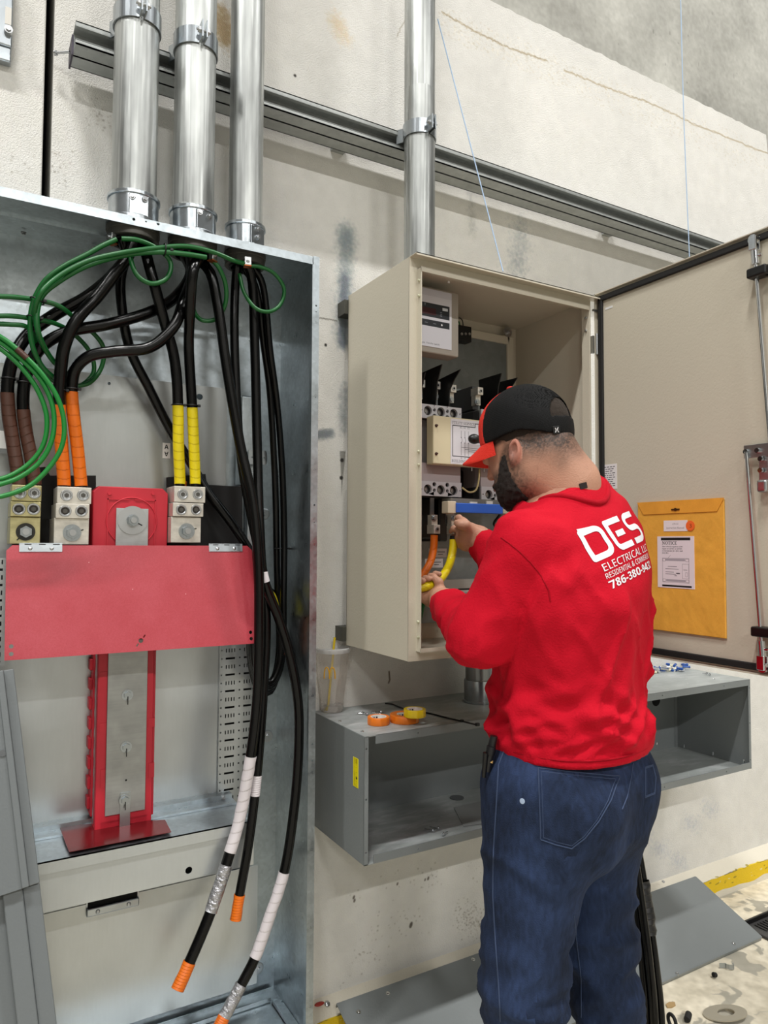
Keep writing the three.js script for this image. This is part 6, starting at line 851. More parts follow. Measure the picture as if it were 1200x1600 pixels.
// distance-field modelling: naive surface nets on a grid
function nets(f, lo, hi, h, relax = 0) {
  const n = [0, 1, 2].map((k) => Math.max(2, Math.ceil((hi.getComponent(k) - lo.getComponent(k)) / h) + 1)), [nx, ny, nz] = n, val = new Float32Array(nx * ny * nz), id = (i, j, k) => (k * ny + j) * nx + i;
  const B = 5;                                                            // blocks far from the surface are filled with one value
  for (let k0 = 0; k0 < nz; k0 += B) for (let j0 = 0; j0 < ny; j0 += B) for (let i0 = 0; i0 < nx; i0 += B) {
    const c = f(lo.x + (i0 + 2) * h, lo.y + (j0 + 2) * h, lo.z + (k0 + 2) * h), far = Math.abs(c) > h * 7;
    for (let k = k0; k < Math.min(nz, k0 + B); k++) for (let j = j0; j < Math.min(ny, j0 + B); j++) for (let i = i0; i < Math.min(nx, i0 + B); i++) val[id(i, j, k)] = far ? c : f(lo.x + i * h, lo.y + j * h, lo.z + k * h);
  }
  const vert = new Int32Array(nx * ny * nz).fill(-1), pos = [], idx = [];
  const E = [[0, 1], [2, 3], [4, 5], [6, 7], [0, 2], [1, 3], [4, 6], [5, 7], [0, 4], [1, 5], [2, 6], [3, 7]];
  for (let k = 0; k < nz - 1; k++) for (let j = 0; j < ny - 1; j++) for (let i = 0; i < nx - 1; i++) {
    let m = 0; const g = []; for (let c = 0; c < 8; c++) { const v = val[id(i + (c & 1), j + ((c >> 1) & 1), k + (c >> 2))]; g.push(v); if (v < 0) m |= 1 << c; }
    if (m === 0 || m === 255) continue;
    let x = 0, y = 0, z = 0, q = 0; for (const [a, b] of E) { const A = g[a], B = g[b]; if ((A < 0) === (B < 0)) continue; const t = A / (A - B); x += lerp(a & 1, b & 1, t); y += lerp((a >> 1) & 1, (b >> 1) & 1, t); z += lerp(a >> 2, b >> 2, t); q++; }
    vert[id(i, j, k)] = pos.length / 3; pos.push(lo.x + (i + x / q) * h, lo.y + (j + y / q) * h, lo.z + (k + z / q) * h);
  }
  for (let k = 1; k < nz - 1; k++) for (let j = 1; j < ny - 1; j++) for (let i = 1; i < nx - 1; i++) {
    const s = val[id(i, j, k)] < 0;
    const quad = (a, b, c, d) => { if (a < 0 || b < 0 || c < 0 || d < 0) return; if (s) idx.push(a, b, c, a, c, d); else idx.push(a, c, b, a, d, c); };
    if (s !== (val[id(i + 1, j, k)] < 0)) quad(vert[id(i, j - 1, k - 1)], vert[id(i, j, k - 1)], vert[id(i, j, k)], vert[id(i, j - 1, k)]);
    if (s !== (val[id(i, j + 1, k)] < 0)) quad(vert[id(i - 1, j, k - 1)], vert[id(i - 1, j, k)], vert[id(i, j, k)], vert[id(i, j, k - 1)]);
    if (s !== (val[id(i, j, k + 1)] < 0)) quad(vert[id(i - 1, j - 1, k)], vert[id(i, j - 1, k)], vert[id(i, j, k)], vert[id(i - 1, j, k)]);
  }
  const geo = new THREE.BufferGeometry(); geo.setAttribute('position', new THREE.Float32BufferAttribute(pos, 3)); geo.setIndex(idx); if (relax) ease(geo, relax, 0.6); geo.computeVertexNormals(); return geo;
}
const smin = (a, b, k) => { const h = Math.max(k - Math.abs(a - b), 0) / k; return Math.min(a, b) - h * h * k * 0.25; };
const smax = (a, b, k) => -smin(-a, -b, k);
function cone(a, b, ra, rb) {                                             // tapered capsule
  const bx_ = b.x - a.x, by = b.y - a.y, bz = b.z - a.z, L2 = bx_ * bx_ + by * by + bz * bz;
  return (x, y, z) => { const px = x - a.x, py = y - a.y, pz = z - a.z, t = clamp((px * bx_ + py * by + pz * bz) / L2, 0, 1); return Math.hypot(px - bx_ * t, py - by * t, pz - bz * t) - lerp(ra, rb, t); };
}
function smooth(geo, fn) { const p = geo.attributes.position, n = geo.attributes.normal; for (let i = 0; i < p.count; i++) { const d = fn(p.getX(i), p.getY(i), p.getZ(i), n.getX(i), n.getY(i), n.getZ(i)); p.setXYZ(i, p.getX(i) + n.getX(i) * d, p.getY(i) + n.getY(i) * d, p.getZ(i) + n.getZ(i) * d); } geo.computeVertexNormals(); return ease(geo, 1, 0.5); }
const tri = (x, y, z) => noise3(x, y, z);

const FY = 18 * Math.PI / 180, Fp = V(-Math.sin(FY), 0, -Math.cos(FY)), Rp = V(Math.cos(FY), 0, -Math.sin(FY));
const pel = DEPTH(897, 1190, 1.5), at = (f, r, y) => V(pel.x + Fp.x * f + Rp.x * r, y, pel.z + Fp.z * f + Rp.z * r);
const c7 = DEPTH(925, 748, 1.47), nb = c7.clone().addScaledVector(Fp, 0.055).add(V(0, -0.02, 0));
const ROLLT = 21 * Math.PI / 180, Rr = Rp.clone().multiplyScalar(Math.cos(ROLLT)).add(V(0, Math.sin(ROLLT), 0));
const hc = DEPTH(827, 704, 1.53), HY = 17 * Math.PI / 180, HP = 16 * Math.PI / 180;
const hf0 = V(-Math.sin(HY), 0, -Math.cos(HY)), hR = V(Math.cos(HY), 0, -Math.sin(HY)), hF = hf0.clone().multiplyScalar(Math.cos(HP)).add(V(0, -Math.sin(HP), 0)), hU = V(0, Math.cos(HP), 0).addScaledVector(hf0, Math.sin(HP));
const inHead = (x, y, z) => { const dx = x - hc.x, dy = y - hc.y, dz = z - hc.z; return [dx * hF.x + dy * hF.y + dz * hF.z, dx * hR.x + dy * hR.y + dz * hR.z, dx * hU.x + dy * hU.y + dz * hU.z]; };
const headPt = (f, r, u) => hc.clone().addScaledVector(hF, f).addScaledVector(hR, r).addScaledVector(hU, u);
const shL = nb.clone().addScaledVector(Rr, -0.158).add(V(0, -0.066, 0)).addScaledVector(Fp, 0.012), shR = nb.clone().addScaledVector(Rr, 0.165).add(V(0, -0.06, 0)).addScaledVector(Fp, 0.06);
const elL = DEPTH(752, 993, 1.405), wrL = Z(694, 941, 0.425), handL = Z(675, 929, 0.335);
const elR = V(1.27, 1.19, 0.44), wrR = Z(748, 842, 0.300), handR = Z(727, 836, 0.272);

// torso as stacked ellipses about a bent spine: [height, forward, right, half width, half depth]
const TOR = [[0.80, 0.0, 0.0, 0.200, 0.156], [0.92, 0.0, -0.002, 0.194, 0.154], [0.98, 0.004, -0.006, 0.180, 0.148], [1.06, 0.006, -0.010, 0.174, 0.144], [1.16, -0.002, -0.008, 0.188, 0.142], [1.26, -0.010, -0.012, 0.200, 0.140], [1.34, -0.004, -0.016, 0.196, 0.130], [1.40, 0.006, -0.018, 0.172, 0.112], [1.45, 0.014, -0.020, 0.122, 0.092], [1.49, 0.020, -0.022, 0.086, 0.082], [1.58, 0.030, -0.024, 0.074, 0.074]];
const torsoAt = (y) => { let i = 0; while (i < TOR.length - 2 && y > TOR[i + 1][0]) i++; const a = TOR[i], b = TOR[i + 1], t = clamp((y - a[0]) / (b[0] - a[0]), 0, 1), s = t * t * (3 - 2 * t); return [lerp(a[1], b[1], t), lerp(a[2], b[2], t), lerp(a[3], b[3], s * 0.4 + t * 0.6), lerp(a[4], b[4], s * 0.4 + t * 0.6)]; };
const torso = (x, y, z) => { const dx = x - pel.x, dz = z - pel.z, f = dx * Fp.x + dz * Fp.z, r = dx * Rp.x + dz * Rp.z, yy = y - 0.36 * sstep(1.05, 1.32, y) * clamp(r, -0.22, 0.22), [cf, cr, a, b] = torsoAt(yy), u = (r - cr) / a, v = (f - cf) / b, q = Math.sqrt(Math.sqrt(u * u * u * u + v * v * v * v + 1.55 * u * u * v * v)); return (q - 1) * Math.min(a, b) * 0.9; };
const armL1 = cone(shL, elL, 0.070, 0.058), armL2 = cone(elL, wrL, 0.057, 0.036), armR1 = cone(shR, elR, 0.070, 0.056), armR2 = cone(elR, wrR, 0.055, 0.040);
const HEM = 0.926;
const collarN = V(0, 0.9, 0).addScaledVector(Fp, 0.40).addScaledVector(Rp, -0.20).normalize(), collarP = c7.clone().add(V(0, 0.006, 0));
const shirtF = (x, y, z) => {
  let d = torso(x, y, z); d = smin(d, armL1(x, y, z), 0.012 + 0.04 * sstep(1.28, 1.38, y)); d = smin(d, armR1(x, y, z), 0.05);
  const below = HEM - y; d = smax(d, below, 0.008);
  const cn = (x - collarP.x) * collarN.x + (y - collarP.y) * collarN.y + (z - collarP.z) * collarN.z; const nrad = Math.hypot(x - nb.x - 0.30 * (y - nb.y) * Fp.x, z - nb.z - 0.30 * (y - nb.y) * Fp.z); d = smax(d, -Math.max(-cn, nrad - 0.100), 0.008);
  d = smin(d, smin(armL2(x, y, z), 1e3, 0.01), 0.028); d = smin(d, armR2(x, y, z), 0.028);
  const cutL = (x - wrL.x) * (wrL.x - elL.x) + (y - wrL.y) * (wrL.y - elL.y) + (z - wrL.z) * (wrL.z - elL.z), cutR = (x - wrR.x) * (wrR.x - elR.x) + (y - wrR.y) * (wrR.y - elR.y) + (z - wrR.z) * (wrR.z - elR.z);
  return Math.max(d, Math.min(cutL, 0.2) / 0.27 > 0 && Math.hypot(x - wrL.x, y - wrL.y, z - wrL.z) < 0.09 ? cutL / 0.27 : -9, Math.hypot(x - wrR.x, y - wrR.y, z - wrR.z) < 0.09 ? cutR / 0.27 : -9);
};
const along = (a, b, x, y, z) => { const d = b.clone().sub(a), L = d.length(); const s = ((x - a.x) * d.x + (y - a.y) * d.y + (z - a.z) * d.z) / L; return [s, Math.hypot(x - a.x - d.x / L * s, y - a.y - d.y / L * s, z - a.z - d.z / L * s), L]; };
const ridge = (n) => { const k = 1 - Math.abs(n); return k * k * k; };
function shirtFolds(x, y, z) {
  const dx = x - pel.x, dz = z - pel.z, f = dx * Fp.x + dz * Fp.z, r = dx * Rp.x + dz * Rp.z, ang = Math.atan2(r, -f);
  const aL = Math.min(armL1(x, y, z), armL2(x, y, z)), tz = torso(x, y, z), arm = sstep(0.02, -0.02, aL - tz);
  let d = 0;
  const w = sstep(1.13, 0.98, y) * sstep(HEM + 0.012, HEM + 0.040, y);                  // bunched cloth over the hips
  d += (1 - arm) * w * (0.024 * ridge(tri(ang * 1.5 + 3, y * 21 + ang * 1.6, 1.7)) + 0.018 * ridge(tri(ang * 2.6, y * 34 - ang * 2.2, 7.3)) - 0.014);
  const pr = Math.hypot((r - 0.02) / 0.13, (y - 1.325) / 0.085), m = sstep(1.00, 1.10, y) * sstep(1.44, 1.34, y) * (f < 0 ? lerp(0.15, 1, sstep(0.9, 1.5, pr)) : 1);                                  // long slanting pulls across the back
  d += (1 - arm) * m * (0.015 * ridge(tri(ang * 1.1 + 9, y * 10 - ang * 3.6, 4.1)) + 0.010 * ridge(tri(ang * 2.3, y * 17 + ang * 4.4, 8.8)) - 0.006);
  const [s1, , L1] = along(shL, elL, x, y, z), [s2, , L2] = along(elL, wrL, x, y, z);
  const ring = (s, k, q) => ridge(tri(s * k, x * 9 + q, z * 9));
  d += arm * (sstep(-0.08, 0.02, s2) * (0.012 * ring(s2 + 0.35 * (y - elL.y), 30, 2) + 0.005 * ring(s2, 60, 5) - 0.005) + 0.009 * sstep(0.1, 0.26, s1) * ring(s1 + 0.4 * x, 22, 9) + 0.007 * ridge(tri(x * 15 + y * 6, y * 12, z * 15)) - 0.004);
  return d + 0.0012 * tri(x * 45, y * 45, z * 45);
}
const MShirt = new THREE.MeshPhysicalMaterial({ color: 0xbc0822, roughness: 0.85, specularIntensity: 0.35, side: THREE.DoubleSide, bumpMap: rep(grainT, 6), bumpScale: 0.0006 }); 
const MSkin = new THREE.MeshPhysicalMaterial({ color: 0xffffff, roughness: 0.52, vertexColors: true, sheen: 0.1, sheenRoughness: 0.5, side: THREE.DoubleSide, bumpMap: rep(grainT, 8), bumpScale: 0.0004 });
const feetL = at(0.03, -0.125, 0), feetR = at(-0.03, 0.125, 0);
const man = thing('person', 'man in red long sleeve shirt, blue jeans and trucker cap wiring the open enclosure', 'person', V(pel.x, 0, pel.z));

// jeans
const hipL = at(0.022, -0.096, 0.85), hipR = at(0.0, 0.088, 0.85), knL = at(0.050, -0.122, 0.49), knR = at(0.008, 0.112, 0.49), anL = at(0.01, -0.125, 0.085), anR = at(-0.035, 0.125, 0.085);
const legs = [[cone(hipL, knL, 0.116, 0.080), cone(knL, anL, 0.078, 0.064)], [cone(hipR, knR, 0.108, 0.077), cone(knR, anR, 0.076, 0.064)]];
const hips = (x, y, z) => { const dx = x - pel.x, dz = z - pel.z, f = dx * Fp.x + dz * Fp.z, r = dx * Rp.x + dz * Rp.z, u = r / (0.184 - 0.02 * sstep(0.88, 0.96, y)), v = (f - 0.012) / (0.142 - 0.02 * sstep(0.88, 0.96, y)), w = (y - 0.885) / 0.20; return (Math.sqrt(u * u + v * v + w * w * w * w) - 1) * 0.13; };
const buttL = cone(at(-0.052, -0.088, 0.835), at(-0.042, -0.086, 0.80), 0.088, 0.083), buttR = cone(at(-0.056, 0.088, 0.835), at(-0.046, 0.086, 0.80), 0.086, 0.083);
const WAIST = 0.985;
const jeansF = (x, y, z) => { let l = smin(legs[0][0](x, y, z), legs[0][1](x, y, z), 0.04), r = smin(legs[1][0](x, y, z), legs[1][1](x, y, z), 0.04), d = smin(l, r, 0.022 + 0.05 * sstep(0.7, 0.84, y)); d = smin(d, hips(x, y, z), 0.06); d = smin(d, smin(buttL(x, y, z), buttR(x, y, z), 0.02), 0.03); return smax(smax(d, y - WAIST, 0.006), 0.055 - y, 0.004); };
function jeansFolds(x, y, z) {
  const L = legs[0][0](x, y, z) < legs[1][0](x, y, z) || legs[0][1](x, y, z) < legs[1][1](x, y, z), s = L ? 3 : 11, k = sstep(0.66, 0.52, y), hi = sstep(0.62, 0.72, y) * sstep(0.80, 0.74, y);
  let d = k * (0.016 * ridge(tri(x * 5 + s, y * 17 + x * 6, z * 5)) + 0.010 * ridge(tri(x * 8 + s, y * 30 - z * 8, z * 8)) - 0.008);
  d += hi * (0.010 * ridge(tri(x * 9 + s, y * 13 + x * 12, z * 9)) - 0.002);
  return d + 0.0016 * tri(x * 22, y * 22, z * 22);
}
const denim = (() => { const t = dataTex(512, (u, v) => { const tw = 0.5 + 0.5 * Math.sin((u * 3 + v) * 512 * 0.8), n = fbm(u * 7, v * 7, 7, 3, 5), f = fbm(u * 90, v * 30, 90, 13, 2), k = 0.54 + 0.5 * (n - 0.5) + 0.22 * (f - 0.5) + 0.05 * tw; return [0.21 * k + 0.03, 0.275 * k + 0.04, 0.42 * k + 0.06]; }, true); return t; })();
const MDenim = new THREE.MeshPhysicalMaterial({ color: 0xffffff, roughness: 0.88, specularIntensity: 0.35, side: THREE.DoubleSide, map: rep(denim, 2.2), bumpMap: rep(grainT, 10), bumpScale: 0.0006 });
// cloth uv in metres, each face laid flat on the nearest of the man's own axes
const clothUV = (src) => { const g = src.index ? src.toNonIndexed() : src, p = g.attributes.position, n = g.attributes.normal, uv = new Float32Array(p.count * 2); for (let i = 0; i < p.count; i += 3) { let nr = 0, nf = 0, ny = 0; for (let q = 0; q < 3; q++) { nr += n.getX(i + q) * Rp.x + n.getZ(i + q) * Rp.z; nf += n.getX(i + q) * Fp.x + n.getZ(i + q) * Fp.z; ny += n.getY(i + q); } nr = Math.abs(nr); nf = Math.abs(nf); ny = Math.abs(ny); for (let q = 0; q < 3; q++) { const x = p.getX(i + q), y = p.getY(i + q), z = p.getZ(i + q), r = x * Rp.x + z * Rp.z, f = x * Fp.x + z * Fp.z; uv[2 * (i + q)] = nr > nf && nr > ny ? f : r; uv[2 * (i + q) + 1] = ny > nr && ny > nf ? f : y; } } g.setAttribute('uv', new THREE.BufferAttribute(uv, 2)); return g; };
const jeansG = (smooth(nets(jeansF, V(pel.x - 0.30, 0.03, pel.z - 0.30), V(pel.x + 0.30, 1.0, pel.z + 0.30), 0.0085, 3), jeansFolds));
const shirtG = (smooth(nets(shirtF, V(0.76, 0.86, 0.26), V(1.46, 1.56, 0.94), 0.0072, 3), shirtFolds));

// head, neck and hands in fine grids
const ell = (f, r, u, cf, cr, cu, af, ar, au) => (Math.sqrt(((f - cf) / af) ** 2 + ((r - cr) / ar) ** 2 + ((u - cu) / au) ** 2) - 1) * Math.min(af, ar, au);
const neckF = cone(headPt(-0.030, 0, -0.035), nb.clone().add(V(0, -0.03, 0)), 0.060, 0.066), neckB = cone(headPt(-0.055, 0, -0.02), c7.clone().addScaledVector(Fp, 0.035), 0.040, 0.048);
const craniumF = (f, r, u) => ell(f, r, u, -0.004, 0, 0.046, 0.095, 0.076, 0.088);
const faceF = (f, r, u) => {
  let d = craniumF(f, r, u); d = smin(d, ell(f, r, u, 0.026, 0, -0.033, 0.064, 0.063, 0.076), 0.04); d = smin(d, ell(f, r, u, 0.050, 0, -0.086, 0.032, 0.036, 0.026), 0.04);
  d = smin(d, ell(f, Math.abs(r), u, 0.010, 0.050, -0.062, 0.035, 0.020, 0.028), 0.03);                          // jaw angle
  d = smin(d, ell(f, r, u, 0.088, 0, 0.022, 0.018, 0.045, 0.012), 0.015);                                        // brow
  const nose = Math.hypot(f - lerp(0.092, 0.106, clamp((0.018 - u) / 0.042, 0, 1)), r * 0.9, Math.max(0, Math.abs(u + 0.002) - 0.018)) - lerp(0.008, 0.011, clamp((0.018 - u) / 0.042, 0, 1)); d = smin(d, nose, 0.012);
  d = smax(d, -ell(f, Math.abs(r), u, 0.104, 0.031, 0.006, 0.016, 0.017, 0.010), 0.010); d = smin(d, ell(f, Math.abs(r), u, 0.086, 0.031, 0.006, 0.012, 0.013, 0.010), 0.004);
  d = smin(d, ell(f, r, u, 0.092, 0, -0.048, 0.012, 0.024, 0.005), 0.008); d = smin(d, ell(f, r, u, 0.090, 0, -0.058, 0.012, 0.021, 0.006), 0.008);
  const ar = Math.abs(r);                                                                                          // ears: rim, bowl, lobe
  const eu = u + 0.012, ef = f + 0.010 + 0.22 * eu, ring = Math.hypot(Math.hypot(ef / 0.0125, eu / 0.0195) * 0.016 - 0.0155, ar - 0.0775 - 0.30 * Math.max(0, -ef)) - 0.0038;
  d = smin(d, ring, 0.006); d = smin(d, ell(ef, ar, eu, 0.002, 0.0695, 0.0, 0.011, 0.005, 0.017), 0.006); d = smin(d, ell(ef, ar, eu, 0.004, 0.0755, -0.018, 0.007, 0.0045, 0.008), 0.006);
  return d;
};
const headF = (x, y, z) => { const [f, r, u] = inHead(x, y, z); let d = faceF(f, r, u); d = smin(d, neckF(x, y, z), 0.035); return smin(d, neckB(x, y, z), 0.03); };
const headG = nets(headF, hc.clone().add(V(-0.16, -0.24, -0.16)), hc.clone().add(V(0.20, 0.16, 0.22)), 0.0028, 1);
// a hand closed round a bar: axis `ax` through `c`, `near` points from the bar to the palm's outer side
function gripHand(wrist, c, ax, near, rBar, thumbAxis, seedR) {
  const e1 = near.clone().addScaledVector(ax, -near.dot(ax)).normalize(), e2 = new THREE.Vector3().crossVectors(ax, e1).normalize(); if (e2.y < 0) e2.negate();
  const P = (a, th, rad) => c.clone().addScaledVector(ax, a).addScaledVector(e1, rad * Math.cos(th)).addScaledVector(e2, rad * Math.sin(th)), dg = Math.PI / 180, parts = [];
  const palmC = P(0, -72 * dg, rBar + 0.026);
  parts.push([cone(wrist, palmC, 0.027, 0.026), 0.03]);
  for (const [a, k] of [[-0.028, 0.86], [-0.009, 1], [0.011, 1.02], [0.030, 0.95]]) {
    const pts = [P(a * 0.8, -80 * dg, rBar + 0.022), P(a, -125 * dg, rBar + 0.019), P(a, -185 * dg, rBar + 0.012), P(a, -238 * dg, rBar + 0.009), P(a, (-238 - 38 * k) * dg, rBar + 0.008)];
    parts.push([cone(pts[0], pts[1], 0.0135, 0.0115), 0.016]); parts.push([cone(pts[1], pts[2], 0.0108, 0.0096), 0.006]); parts.push([cone(pts[2], pts[3], 0.0095, 0.0086), 0.004]); parts.push([cone(pts[3], pts[4], 0.0085, 0.0074), 0.004]);
  }
  const t0 = wrist.clone().lerp(palmC, 0.45).addScaledVector(e2, 0.006), t1 = P(thumbAxis * 0.5, -30 * dg, rBar + 0.020), t2 = P(thumbAxis, 22 * dg, rBar + 0.013), t3 = P(thumbAxis * 1.15, 62 * dg, rBar + 0.009);
  parts.push([cone(t0, t1, 0.019, 0.0145), 0.02]); parts.push([cone(t1, t2, 0.0128, 0.0112), 0.006]); parts.push([cone(t2, t3, 0.0108, 0.0088), 0.004]);
  return parts;
}
function fieldOf(parts) { return (x, y, z) => { let d = 1; for (const [f, k] of parts) d = d === 1 ? f(x, y, z) : smin(d, f(x, y, z), k); return d; }; }
const yc = curveOf(P3(yellowPts)); let bestT = 0, bd = 9; for (let i = 0; i <= 400; i++) { const p = yc.getPointAt(i / 400), q = p.distanceTo(Z(676, 914, 0.325)); if (q < bd) { bd = q; bestT = i / 400; } }
const gripC = yc.getPointAt(bestT), gripA = yc.getTangentAt(bestT).negate();
const lParts = gripHand(wrL.clone().addScaledVector(wrL.clone().sub(elL).normalize(), -0.01), gripC, gripA, V(-0.35, -0.25, 1), 0.0112, 0.004);
const handLF = fieldOf([[cone(elL.clone().lerp(wrL, 0.7), wrL, 0.031, 0.0275), 0.02], ...lParts]);
const bb = (pts, m) => { const b = new THREE.Box3().setFromPoints(pts); return [b.min.addScalar(-m), b.max.addScalar(m)]; };
const handLG = nets(handLF, ...bb([gripC, wrL], 0.075), 0.003);
// right hand: thumb and forefinger pinching the yellow cable's lug, other fingers loosely curled
const pk = (px, py, z) => Z(px, py, z);
const rParts = (() => {
  const w = wrR, palm = pk(731, 838, 0.285), L = [];
  L.push([cone(w, palm, 0.028, 0.028), 0.03]); L.push([cone(w.clone().lerp(palm, 0.6), pk(729, 846, 0.275), 0.025, 0.024), 0.02]);
  const chains = [[[727, 826, 0.290], [722, 814, 0.300], [717, 809, 0.290], [714, 811, 0.278]], [[726, 834, 0.272], [717, 828, 0.268], [709, 826, 0.252], [705, 830, 0.240]], [[726, 842, 0.266], [717, 840, 0.256], [709, 840, 0.240], [706, 844, 0.228]], [[727, 850, 0.262], [720, 851, 0.250], [713, 851, 0.238], [709, 853, 0.230]]];
  chains.forEach((c, i) => { const p = c.map((q) => pk(...q)); L.push([cone(palm, p[0], 0.020, 0.0135), 0.018]); L.push([cone(p[0], p[1], 0.0112, 0.0098), 0.006]); L.push([cone(p[1], p[2], 0.0096, 0.0086), 0.004]); L.push([cone(p[2], p[3], 0.0085, 0.0074), 0.004]); });
  const t = [[735, 828, 0.305], [726, 820, 0.316], [719, 820, 0.312], [714, 817, 0.300]].map((q) => pk(...q)); L.push([cone(t[0], t[1], 0.016, 0.0135), 0.018]); L.push([cone(t[1], t[2], 0.0125, 0.011), 0.006]); L.push([cone(t[2], t[3], 0.0105, 0.0088), 0.004]);
  return L;
})();
const handRF = fieldOf([[cone(elR.clone().lerp(wrR, 0.7), wrR, 0.033, 0.029), 0.02], ...rParts]);
const handRG = nets(handRF, ...bb([pk(706, 830, 0.25), wrR, pk(720, 812, 0.30)], 0.05), 0.003);
// the clothed body under the cloth, one coarse grid
const bodyF = (x, y, z) => { let d = torso(x, y, z) + lerp(0.05, 0.012, sstep(0.95, 1.06, y)); d = Math.max(d, y - c7.y + 0.02, 0.80 - y); d = smin(d, armL1(x, y, z) + 0.014, 0.04); d = smin(d, armR1(x, y, z) + 0.014, 0.04); d = smin(d, armL2(x, y, z) + 0.012, 0.03); d = smin(d, armR2(x, y, z) + 0.012, 0.03); for (const [a, b] of legs) d = smin(d, Math.min(a(x, y, z), b(x, y, z)) + 0.016, 0.03); return smin(d, neckF(x, y, z) + 0.006, 0.03); };
const trunkG = nets(bodyF, V(0.74, 0.02, 0.27), V(1.46, 1.52, 1.0), 0.0135);
const beardness = (f, r, u) => { const ar = Math.abs(r), top = lerp(-0.046, 0.0, sstep(0.062, 0.020, f)), lips = sstep(0.010, 0.016, Math.hypot((u + 0.052) * 1.5, Math.max(0, ar - 0.014))); return sstep(top + 0.010, top - 0.012, u) * sstep(-0.002 + 0.25 * Math.max(0, -0.045 - u) * -1, 0.022, f + 0.12 * Math.max(0, -0.03 - u)) * sstep(-0.140, -0.118, u) * (f > 0.07 ? lips : 1) * (f > 0.088 && u > -0.026 ? 0 : 1); };
// skin colour: reddish ears and cheeks, stubble where the clipped hair fades out
function skin(g, hair) {
  const p = g.attributes.position, c = new Float32Array(p.count * 3), A = [0.50, 0.262, 0.175];
  for (let i = 0; i < p.count; i++) {
    const x = p.getX(i), y = p.getY(i), z = p.getZ(i), [f, r, u] = inHead(x, y, z), m = 0.5 + 0.5 * tri(x * 60, y * 60, z * 60), k = 0.94 + 0.1 * m; let col = [A[0] * k, A[1] * k, A[2] * k];
    if (hair) { const ear = sstep(0.073, 0.077, Math.abs(r)) * sstep(0.035, 0.026, Math.abs(u + 0.012)) * sstep(0.05, 0.03, Math.abs(f + 0.012)); col = [lerp(col[0], 0.55, ear), lerp(col[1], 0.235, ear), lerp(col[2], 0.17, ear)];
      const grain = 0.92 + 0.28 * tri(x * 380, y * 380, z * 380), edge = -0.070 - 0.02 * tri(x * 30, y * 30, z * 30), back = sstep(0.012, -0.02, f), side = sstep(0.052, 0.040, f) * sstep(0.012, 0.022, u) * 0.95;
      let h = Math.max(back * sstep(edge - 0.012, edge + 0.062, u) * sstep(0.03, 0.0, ear * 0.03), side) * (1 - ear); h = clamp(h * grain, 0, 0.96);
      const nape = back * sstep(-0.10, -0.05, u) * 0.16 * grain; h = Math.max(h, nape * (1 - ear)); const hcol = [0.022, 0.014, 0.010]; for (let q = 0; q < 3; q++) col[q] = lerp(col[q], hcol[q], h);
      const bd_ = clamp(Math.max(beardness(f, r, u), 0.8 * beardness(f + 0.012, r * 0.96, u - 0.014), 0.6 * beardness(f + 0.022, r * 0.96, u - 0.004)) * (0.9 + 0.35 * tri(x * 300, y * 300, z * 300)), 0, 0.95); for (let q = 0; q < 3; q++) col[q] = lerp(col[q], hcol[q] * 1.3, bd_);
      const lip = sstep(0.012, 0.004, Math.abs(u + 0.053)) * sstep(0.03, 0.018, Math.abs(r)) * sstep(0.085, 0.095, f); col = [lerp(col[0], 0.42, lip), lerp(col[1], 0.13, lip), lerp(col[2], 0.11, lip)];
      const brow = sstep(0.008, 0.004, Math.abs(u - 0.024 + 0.15 * Math.max(0, Math.abs(r) - 0.03))) * sstep(0.008, 0.014, Math.abs(r)) * sstep(0.052, 0.044, Math.abs(r)) * sstep(0.075, 0.085, f); const eye = sstep(0.0075, 0.004, Math.hypot(Math.abs(r) - 0.031, u - 0.006)) * sstep(0.085, 0.092, f); for (let q = 0; q < 3; q++) col[q] = lerp(col[q], 0.012, Math.max(brow, eye * 0.8)); }
    c.set(col, i * 3);
  }
  g.setAttribute('color', new THREE.BufferAttribute(c, 3)); boxUV(g); return g;
}
const bodyG = mergeGeometries([skin(headG, true), skin(handLG), skin(handRG), skin(trunkG)].map((g) => { const h = g.toNonIndexed(); h.setAttribute('normal', h.attributes.normal); return h; }));
obj('body', bodyG, MSkin, man, 'skin of face, neck and hands');
const shirt = obj('shirt', clothUV(shirtG), MShirt, man, 'red long sleeve cotton shirt');
const jeans = obj('jeans', clothUV(jeansG), MDenim, man, 'blue denim jeans');
// beard, clipped hair
const MBeard = std(0x1e140e, 0.85, 0, { bumpMap: rep(grainT, 20), bumpScale: 0.002 });
const beardF = (x, y, z) => { const [f, r, u] = inHead(x, y, z), n = tri(x * 120, y * 120, z * 120); let d = faceF(f, r, u) - 0.0014 - 0.003 * sstep(-0.06, -0.11, u) - 0.0026 * tri(x * 190, y * 190, z * 190); return Math.max(d, (0.90 - beardness(f, r, u) + 0.08 * n) * 0.03); };
obj('beard', boxUV(nets(beardF, hc.clone().add(V(-0.15, -0.19, -0.16)), hc.clone().add(V(0.12, 0.06, 0.12)), 0.003)), MBeard, man, 'dark full beard');
const CAPU = 0.026;                                                       // cap rim height over the ears
const rimU = (f) => CAPU - 0.03 * sstep(-0.02, -0.11, f) + 0.010 * sstep(0.03, 0.10, f);
const hairF = (x, y, z) => { const [f, r, u] = inHead(x, y, z); return Math.max(craniumF(f, r, u) - 0.0022 - 0.0012 * tri(x * 240, y * 240, z * 240), 0.012 - u, f - 0.03); };
obj('hair', boxUV(nets(hairF, hc.clone().add(V(-0.13, -0.05, -0.14)), hc.clone().add(V(0.14, 0.15, 0.14)), 0.003)), std(0x33281f, 0.9, 0, { bumpMap: rep(grainT, 24), bumpScale: 0.0025 }), man, 'short clipped dark hair');
